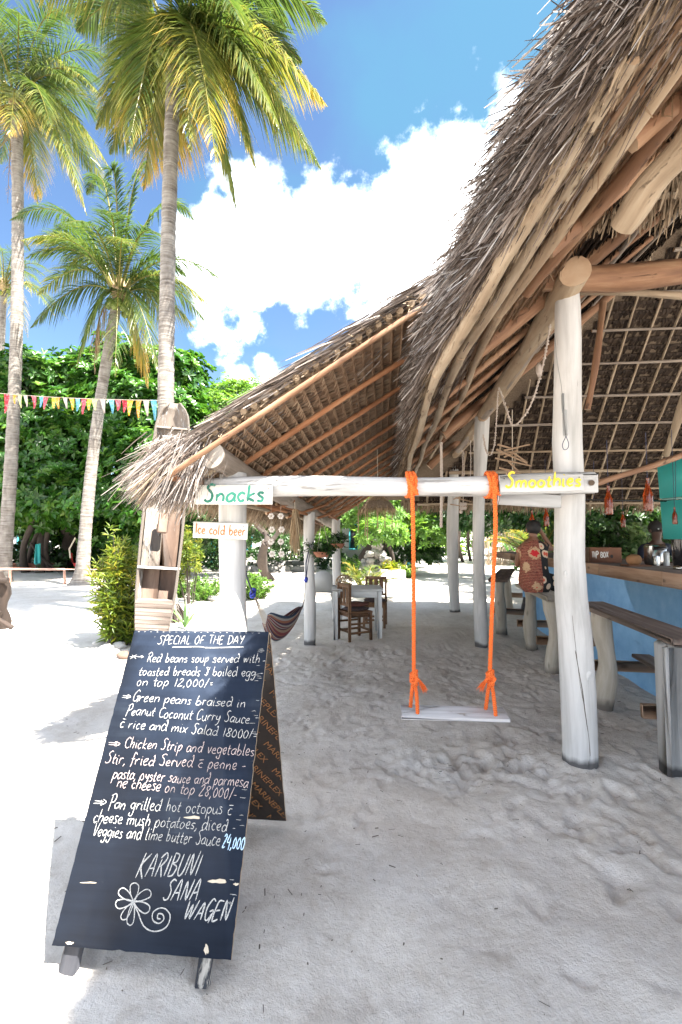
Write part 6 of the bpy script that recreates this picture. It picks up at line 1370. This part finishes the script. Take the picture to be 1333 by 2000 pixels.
def plastic_chair():
    p = G(632, 1192); t = thing('plastic_chair', 'pale garden chair standing in the sun between the two white posts', 'chair', p); z = .42
    for dx in (-.2, .2):
        for dy in (-.2, .2): MB().tube([p+np.array([dx*1.1, dy*1.1, -.01]), p+np.array([dx*.9, dy*.9, z])], .018, 8).build('leg', 'white_plastic', t)
    MB().box(p+np.array([0, 0, z]), (.44, .44, .03), bev=.012).build('seat', 'white_plastic', t)
    V = []; n = 10; 
    for i in range(n+1):
        a = math.pi*(i/n); V += [p+np.array([-math.cos(a)*.23, -.20-.04*math.sin(a), z+.02]), p+np.array([-math.cos(a)*.22, -.26-.05*math.sin(a), z+.30+.17*math.sin(a)])]
    F = [(2*i, 2*i+1, 2*i+3, 2*i+2) for i in range(n)]; o = MB().add(V, F).build('backrest', 'white_plastic', t, smooth=True); o.modifiers.new('thick', 'SOLIDIFY').thickness = .012
plastic_chair()

# ---------------------------------------------------------------- things on the counter
zt = 1.284
def onbar(x, d): q = P(x, 1080, d); q[2] = zt; return q
q = onbar(1178, 5.95); t = thing('tip_box', 'reddish wooden tip box with white print on the counter', 'box', q)
A3 = np.array([unit(BX+AX*-.15), unit(AX+BX*.15), [0, 0, 1]]); w, dd, h = .36, .20, .19
for (c, s) in (((0, -dd/2, h/2), (w, .014, h)), ((0, dd/2, h/2), (w, .014, h)), ((-w/2, 0, h/2), (.014, dd-.014, h)), ((w/2, 0, h/2), (.014, dd-.014, h)), ((0, 0, .008), (w-.014, dd-.014, .014))):
    MB().box(q+np.array(c)@A3, s, A3, bev=.002).build('side_board', 'tip_wood', t)
mb = MB(); rt = np.random.default_rng(4); o0 = q+np.array([-w/2, -dd/2-.0075, 0])@A3; write(mb, 'TIP BOX', (.02, .065), (.215, .065), .036, .011, o0, A3[0], A3[2], -A3[1], rt, lift=.001, slant=0, jit=.05); mb.build('lettering', 'white_print', t)
MB().sphere(q+np.array([.07, -dd/2-.008, .08])@A3, .022, 10, 6, (1, .2, 1)).build('keyhole', 'dark_opening', t)
q = onbar(1238, 5.1); t = thing('coconut_half', 'brown coconut lying on a small board on the counter', 'coconut', q); MB().sphere(q+np.array([0, 0, .072]), .075, 18, 12, (1.05, 1, .82), rough=.03).build('husk', 'coconut_husk', t, smooth=True); MB().box(q+np.array([.02, 0, .009]), (.24, .18, .016), bev=.004).build('board', 'tip_wood', t)
q = onbar(1335, 4.55); t = thing('blender_jug', 'black blender jug with a steel base on the counter at the right edge', 'blender', q)
MB().lathe(q, [(.001, 0), (.085, 0), (.09, .02), (.085, .035), (.082, .04)], 20).build('base', 'steel', t, smooth=True); MB().lathe(q, [(.078, .04), (.086, .05), (.100, .28), (.10, .30), (.001, .30)], 20).build('jug', 'black_gloss', t, smooth=True)
q = onbar(1284, 5.3); t = thing('steel_machine', 'small shiny steel machine with glass jars beside the blender', 'kitchen machine', q)
MB().box(q+np.array([0, .03, .12]), (.20, .14, .24), bev=.02).build('body', 'steel', t, smooth=True); MB().lathe(q+np.array([-.07, -.09, 0]), [(.001, 0), (.032, 0), (.034, .09), (.03, .11), (.001, .11)], 14).build('jar', 'steel', t, smooth=True); MB().lathe(q+np.array([.04, -.09, 0]), [(.001, 0), (.030, 0), (.03, .14), (.02, .16), (.001, .165)], 14).build('jar', 'tin', t, smooth=True); MB().box(q+np.array([0, -.05, .20]), (.17, .03, .03), bev=.006).build('handle', 'black_gloss', t)

# ---------------------------------------------------------------- people
def skin_mesh(name, joints, edges, root, mat, parent, sub=2):
    off = OFF[parent]; nm = list(joints); me = bpy.data.meshes.new(name); me.from_pydata([tuple(np.array(joints[k][0])-off) for k in nm], [(nm.index(a), nm.index(b)) for a, b in edges], [])
    o = bpy.data.objects.new(name, me); COL.objects.link(o); o.parent = parent; m = o.modifiers.new('skin', 'SKIN'); sk = me.skin_vertices[0].data
    for i, k in enumerate(nm):
        r = joints[k][1]; sk[i].radius = (r, r) if not hasattr(r, '__len__') else tuple(r)
        sk[i].use_root = (k == root)
    s = o.modifiers.new('sub', 'SUBSURF'); s.levels = sub; s.render_levels = sub; m.use_smooth_shade = True; me.materials.append(M[mat]); return o
def figure_woman():
    hip = P(1045, 1137, 5.85); t = thing('person', 'woman in a red and black patterned dress seated at the bar, hand to her head', 'person', hip)
    def o(x, y, z): return hip+np.array([x, y, z])
    J = {'pelvis': (o(0, 0, .05), (.14, .12)), 'waist': (o(0, .01, .22), (.115, .09)), 'chest': (o(-.005, .02, .38), (.13, .09)), 'neck0': (o(0, .03, .50), (.06, .06)), 'neck': (o(.01, .04, .555), .042), 'head0': (o(.012, .05, .60), .055), 'head1': (o(.02, .055, .665), (.078, .088)), 'head2': (o(.018, .045, .74), (.06, .07)),
         'shl': (o(-.15, .02, .44), .052), 'ell': (o(-.18, .12, .20), .038), 'wrl': (o(-.02, .30, .28), .026), 'hal': (o(.04, .36, .29), (.034, .018)),
         'shr': (o(.15, .04, .45), .052), 'elr': (o(.285, .12, .40), .038), 'wrr': (o(.14, .08, .62), .026), 'har': (o(.09, .065, .69), (.033, .018)),
         'hl': (o(-.02, .09, .0), .095), 'knl': (o(.30, .27, .0), .06), 'anl': (o(.28, .25, -.42), .036), 'fl': (o(.38, .31, -.47), (.035, .025)),
         'hr': (o(.08, .0, .0), .095), 'knr': (o(.42, .10, -.01), .06), 'anr': (o(.40, .08, -.44), .036), 'fr': (o(.50, .14, -.48), (.035, .025)), 'ftr': (o(.03, .10, .74), .03)}
    del J['ftr']
    for s, h, e in (('l', 'hal', (.6, .7, .05)), ('r', 'har', (-.45, -.1, .6))):
        e = unit(np.array(e)); b = J[h][0]
        for k in range(4):
            J['f%s%d' % (s, k)] = (b+e*.055+np.array([0, 0, .012*(k-1.5)])+np.cross(e, [0, 0, 1.])*.014*(k-1.5), .010); J['g%s%d' % (s, k)] = (J['f%s%d' % (s, k)][0]+e*.032, .008)
    E = [('pelvis', 'waist'), ('waist', 'chest'), ('chest', 'neck0'), ('neck0', 'neck'), ('neck', 'head0'), ('head0', 'head1'), ('head1', 'head2'), ('neck0', 'shl'), ('shl', 'ell'), ('ell', 'wrl'), ('wrl', 'hal'), ('neck0', 'shr'), ('shr', 'elr'), ('elr', 'wrr'), ('wrr', 'har'),
         ('pelvis', 'hl'), ('hl', 'knl'), ('knl', 'anl'), ('anl', 'fl'), ('pelvis', 'hr'), ('hr', 'knr'), ('knr', 'anr'), ('anr', 'fr')]
    for s, h in (('l', 'hal'), ('r', 'har')):
        for k in range(4): E += [(h, 'f%s%d' % (s, k)), ('f%s%d' % (s, k), 'g%s%d' % (s, k))]
    b = skin_mesh('body', J, E, 'pelvis', 'skin_dark', t)
    hc = J['head1'][0]; MB().sphere(hc+np.array([-.002, -.012, .028]), .098, 16, 12, (.92, 1.0, 1.0), rough=.02).build('hair', 'hair_black', t, smooth=True)
    MB().sphere(hc+np.array([-.082, .015, -.01]), .02, 8, 6, (.5, 1, 1.4)).build('ear', 'skin_dark', t, smooth=True)
    MB().sphere(hc+np.array([.03, .095, -.02]), .016, 8, 6, (1, 1.2, 1.3)).build('nose', 'skin_dark', t, smooth=True)
    # dress: lofted rings from shoulders to seat
    rings = [(-.12, .02, .00, .15, .13), (-.03, .01, .01, .205, .185), (.06, 0, 0, .195, .165), (.20, -.003, .01, .165, .13), (.34, -.005, .02, .175, .125), (.43, 0, .025, .185, .105), (.49, 0, .03, .15, .085), (.525, .005, .035, .085, .065)]
    V = []; sg = 28
    for (z, cx, cy, rx, ry) in rings:
        for j in range(sg):
            a = 2*math.pi*j/sg; f = 1+.035*math.sin(a*5+z*9)+.02*math.sin(a*9); V.append(o(cx+math.cos(a)*rx*f, cy+math.sin(a)*ry*f, z))
    F = [(i*sg+j, i*sg+(j+1) % sg, (i+1)*sg+(j+1) % sg, (i+1)*sg+j) for i in range(len(rings)-1) for j in range(sg)]
    ob = MB().add(V, F).build('dress', 'dress', t, smooth=True); ob.modifiers.new('sub', 'SUBSURF').render_levels = 2; ob.modifiers['sub'].levels = 2
    J2 = {'a': (o(-.02, .06, .02), .125), 'b': (o(.14, .16, .01), .105), 'c': (o(.30, .26, -.01), .085), 'd': (o(.30, .26, -.22), .08), 'e': (o(.09, .01, .02), .125), 'f': (o(.24, .07, .01), .105), 'g': (o(.41, .10, -.02), .088), 'h': (o(.40, .10, -.22), .085)}
    skin_mesh('skirt', J2, [('a', 'b'), ('b', 'c'), ('c', 'd'), ('a', 'e'), ('e', 'f'), ('f', 'g'), ('g', 'h')], 'a', 'dress', t)
    J3 = {'a': (o(.13, .04, .46), .066), 'b': (o(.20, .075, .43), .066)}; skin_mesh('sleeve', J3, [('a', 'b')], 'a', 'dress', t); J4 = {'a': (o(-.14, .02, .45), .066), 'b': (o(-.165, .06, .35), .064)}; skin_mesh('sleeve', J4, [('a', 'b')], 'a', 'dress', t)
figure_woman()
def figure_man():
    f0 = P(1283, 1080, 6.3); f0[2] = .02; t = thing('person', 'bartender in a dark shirt standing behind the counter', 'person', f0)
    def o(x, y, z): return f0+np.array([x, y, z])
    J = {'pelvis': (o(0, 0, .98), (.15, .11)), 'waist': (o(0, 0, 1.14), (.13, .10)), 'chest': (o(0, 0, 1.34), (.15, .10)), 'nk0': (o(-.005, -.01, 1.48), (.07, .06)), 'nk': (o(-.01, -.02, 1.54), .05), 'h0': (o(-.02, -.04, 1.60), .06), 'h1': (o(-.02, -.045, 1.68), (.078, .09)), 'h2': (o(-.02, -.035, 1.755), (.062, .07)),
         'sl': (o(-.19, 0, 1.43), .055), 'el': (o(-.24, -.10, 1.18), .042), 'wl': (o(-.12, -.32, 1.24), .028), 'dl': (o(-.08, -.39, 1.26), (.036, .02)),
         'sr': (o(.19, 0, 1.43), .055), 'er': (o(.27, -.12, 1.24), .042), 'wr': (o(.30, -.34, 1.36), .028), 'dr': (o(.31, -.41, 1.38), (.036, .02)),
         'hl': (o(-.09, 0, .92), .095), 'kl': (o(-.10, -.01, .50), .06), 'al': (o(-.10, .02, .09), .04), 'tl': (o(-.11, -.12, .03), (.04, .03)), 'hr': (o(.09, 0, .92), .095), 'kr': (o(.10, -.01, .50), .06), 'ar': (o(.10, .02, .09), .04), 'tr': (o(.11, -.12, .03), (.04, .03))}
    E = [('pelvis', 'waist'), ('waist', 'chest'), ('chest', 'nk0'), ('nk0', 'nk'), ('nk', 'h0'), ('h0', 'h1'), ('h1', 'h2'), ('nk0', 'sl'), ('sl', 'el'), ('el', 'wl'), ('wl', 'dl'), ('nk0', 'sr'), ('sr', 'er'), ('er', 'wr'), ('wr', 'dr'), ('pelvis', 'hl'), ('hl', 'kl'), ('kl', 'al'), ('al', 'tl'), ('pelvis', 'hr'), ('hr', 'kr'), ('kr', 'ar'), ('ar', 'tr')]
    for s, h, e in (('l', 'dl', (.4, -.8, -.1)), ('r', 'dr', (.1, -.9, .1))):
        e = unit(np.array(e)); b = J[h][0]
        for k in range(4): J['f%s%d' % (s, k)] = (b+e*.05+np.array([.014*(k-1.5), 0, 0]), .010); J['g%s%d' % (s, k)] = (b+e*.085+np.array([.014*(k-1.5), 0, -.012]), .008); E += [(h, 'f%s%d' % (s, k)), ('f%s%d' % (s, k), 'g%s%d' % (s, k))]
    skin_mesh('body', J, E, 'pelvis', 'skin_darker', t); hc = J['h1'][0]
    MB().sphere(hc+np.array([0, .018, .035]), .100, 16, 12, (.92, 1.0, 1.0), rough=.03).build('hair', 'hair_black', t, smooth=True); MB().sphere(hc+np.array([-.01, -.10, -.01]), .017, 8, 6, (1, 1.2, 1.3)).build('nose', 'skin_darker', t, smooth=True)
    for sx in (-1, 1): MB().sphere(hc+np.array([sx*.084, .0, -.01]), .02, 8, 6, (.5, 1, 1.4)).build('ear', 'skin_darker', t, smooth=True); MB().sphere(hc+np.array([sx*.03, -.083, .015]), .010, 8, 6, (1.3, .5, .8)).build('eye', 'white_plastic', t, smooth=True)
    J = {'p': (o(0, 0, .98), (.165, .13)), 'w': (o(0, 0, 1.14), (.15, .12)), 'c': (o(0, 0, 1.34), (.168, .12)), 'n': (o(0, 0, 1.465), (.10, .075)), 'sl': (o(-.19, 0, 1.43), .07), 'el': (o(-.235, -.06, 1.27), .062), 'sr': (o(.19, 0, 1.43), .07), 'er': (o(.25, -.08, 1.30), .062)}
    skin_mesh('shirt', J, [('p', 'w'), ('w', 'c'), ('c', 'n'), ('n', 'sl'), ('sl', 'el'), ('n', 'sr'), ('sr', 'er')], 'p', 'navy_shirt', t)
    J = {'p': (o(0, 0, .95), (.165, .125)), 'hl': (o(-.09, 0, .88), .105), 'kl': (o(-.10, -.01, .50), .08), 'al': (o(-.10, .02, .12), .065), 'hr': (o(.09, 0, .88), .105), 'kr': (o(.10, -.01, .50), .08), 'ar': (o(.10, .02, .12), .065)}
    skin_mesh('trousers', J, [('p', 'hl'), ('hl', 'kl'), ('kl', 'al'), ('p', 'hr'), ('hr', 'kr'), ('kr', 'ar')], 'p', 'navy_shirt', t)
figure_man()

# ---------------------------------------------------------------- far buildings, fence, garden bits
def house(label, x0, x1, d, ztop, wins, doors, mat='plaster', slab=True, depth=5, name='garden_house'):
    """front wall facing the camera, windows and doors given by picture x range and heights"""
    a, b = P(x0, 1050, d), P(x1, 1050, d); t = thing(name, label, 'house', ((a[0]+b[0])/2, d, 0)); H = ztop
    MB().box(((a[0]+b[0])/2, d+depth/2, H/2-.1), (b[0]-a[0], depth, H+.2)).build('wall', mat, t)
    MB().box(((a[0]+b[0])/2, d+depth/2-.1, H+.12), (b[0]-a[0]+.5, depth+.6, .16), bev=.02).build('roof', 'stone_grey', t)
    for (wx0, wx1, z0, z1) in wins:
        p, q = P(wx0, 1050, d)[0], P(wx1, 1050, d)[0]; f = MB()
        for (cx, cz, sx, sz) in (((p+q)/2, z0, q-p+.08, .07), ((p+q)/2, z1, q-p+.08, .07), (p, (z0+z1)/2, .07, z1-z0-.07), (q, (z0+z1)/2, .07, z1-z0-.07)): f.box((cx, d-.02, cz), (sx, .08, sz))
        fo = f.build('window', 'door_blue', t); MB().box(((p+q)/2, d-.005, (z0+z1)/2), (q-p-.07, .03, z1-z0-.07)).build('pane', 'dark_opening', fo)
    for (wx0, wx1, z1) in doors:
        p, q = P(wx0, 1050, d)[0], P(wx1, 1050, d)[0]; do = MB().box(((p+q)/2, d-.03, z1/2), (q-p, .06, z1), bev=.01).build('door', 'door_blue', t); MB().sphere((q-.08, d-.08, z1*.5), .03, 8, 6).build('handle', 'bolt', do)
    if slab: MB().box(((a[0]+b[0])/2, d-.5, .06), (b[0]-a[0], 1.2, .18), bev=.02).build('step', 'stone_grey', t)
house('white garden house with blue framed window and blue door behind the table', 668, 806, 24, 2.9, [(683, 699, 1.0, 2.3), (725, 732, .4, 1.4)], [(741, 752, 2.0), (795, 803, 2.1)])
house('dim white house with a dark opening behind the leaning palm at the left', 8, 70, 27, 2.6, [(36, 60, .5, 2.1)], [], slab=False)
house('small white house glimpsed between the posts at the far left', 425, 520, 27, 2.6, [(430, 440, .8, 1.9), (480, 492, .9, 2.0)], [(412, 422, 2.0)], slab=False)
def sticks():
    t = thing('stick_fence', 'pale upright stick fence far behind the second post', 'fence', P(985, 1090, 27)); r = np.random.default_rng(3)
    for i in range(38):
        x = 950+i*2.2; g = G(x, 1096, 0) if False else P(x, 1096, 27); g[2] = 0; h = 1.9+r.normal(0, .12); MB().log(g, g+np.array([r.normal(0, .05), 0, h]), .032, .026, 6, 4, .01).build('stick', 'pale_pole', t)
    for z in (.5, 1.5): 
        a, b = P(948, 1050, 27.06), P(1036, 1050, 27.06); a[2] = b[2] = z; MB().log(a, b, .03, .03, 6, 4).build('rail', 'pale_pole', t)
sticks()
t = thing('stepped_bed', 'low grey stone steps and garden bed under the trees behind the hammock', 'stone steps', G(540, 1125))
for k, (y, d, z) in enumerate(((1128, 19, .12), (1118, 21, .28), (1108, 23, .44))): 
    a, b = P(470, 1100, d), P(620, 1100, d)
    for j in range(6):
        q0 = a+(b-a)*j/6; q1 = a+(b-a)*(j+.97)/6; c = (q0+q1)/2; c[2] = z-.1; MB().box(c, (q1[0]-q0[0], .8, .24), bev=.03, jit=.012).build('stone', 'stone_grey', t)
t = thing('stone_planter', 'pale stone planter with an orange-leaved plant by the flower bed', 'planter', G(768, 1136)); p = G(768, 1136); MB().box(p+np.array([0, .2, .2]), (.95, .5, .44), bev=.04, jit=.01).build('trough', 'stone_white', t)
rp = np.random.default_rng(1); mb = MB(); n = 60; c = p+np.array([0, .2, .5])+rp.normal(0, 1, (n, 3))*np.array([.25, .1, .12]); rosettes(mb, c, unit(rp.normal(0, .5, (n, 3))+np.array([0, 0, .8])), .2, 5, rp, rp.random(n), .3); mb.build('foliage', 'yellow_leaf', t)
t = thing('stone_cairn', 'triangular pile of grey stones around the tree foot behind the table', 'stone pile', G(742, 1128)); p = G(735, 1130); rs = np.random.default_rng(8)
for i in range(46):
    z = rs.random()**1.3; w = (1-z)*1.0; MB().sphere(p+np.array([rs.uniform(-w, w)+.1, .5+rs.uniform(-.3, .3), z*1.35+.1]), rs.uniform(.12, .2), 8, 6, (1.2, 1, .8), rough=.12).build('stone', 'stone_grey', t)
t = thing('hammock_far', 'red cloth hanging from a branch far behind the leaning palm', 'cloth', P(142, 1095, 19)); MB().tube([P(148, 1050, 19), P(136, 1072, 19), P(138, 1090, 19)], .03, 6).build('cord', 'jute', t)
V = []; 
for i in range(9):
    u = i/8; c = bez(P(136, 1080, 19), P(142, 1118, 19), P(158, 1085, 19), 9)[i]; V += [c, c+np.array([0, .2, -.25*math.sin(u*3.14)])]
MB().add(V, [(2*i, 2*i+1, 2*i+3, 2*i+2) for i in range(8)]).build('cloth', 'red_cloth', t)
t = thing('turquoise_cloth', 'turquoise cloth hanging under the trees at the left', 'cloth', P(74, 1085, 20)); MB().box(P(74, 1082, 20), (.24, .08, .85), bev=.03, jit=.02).build('cloth', 'turquoise', t)
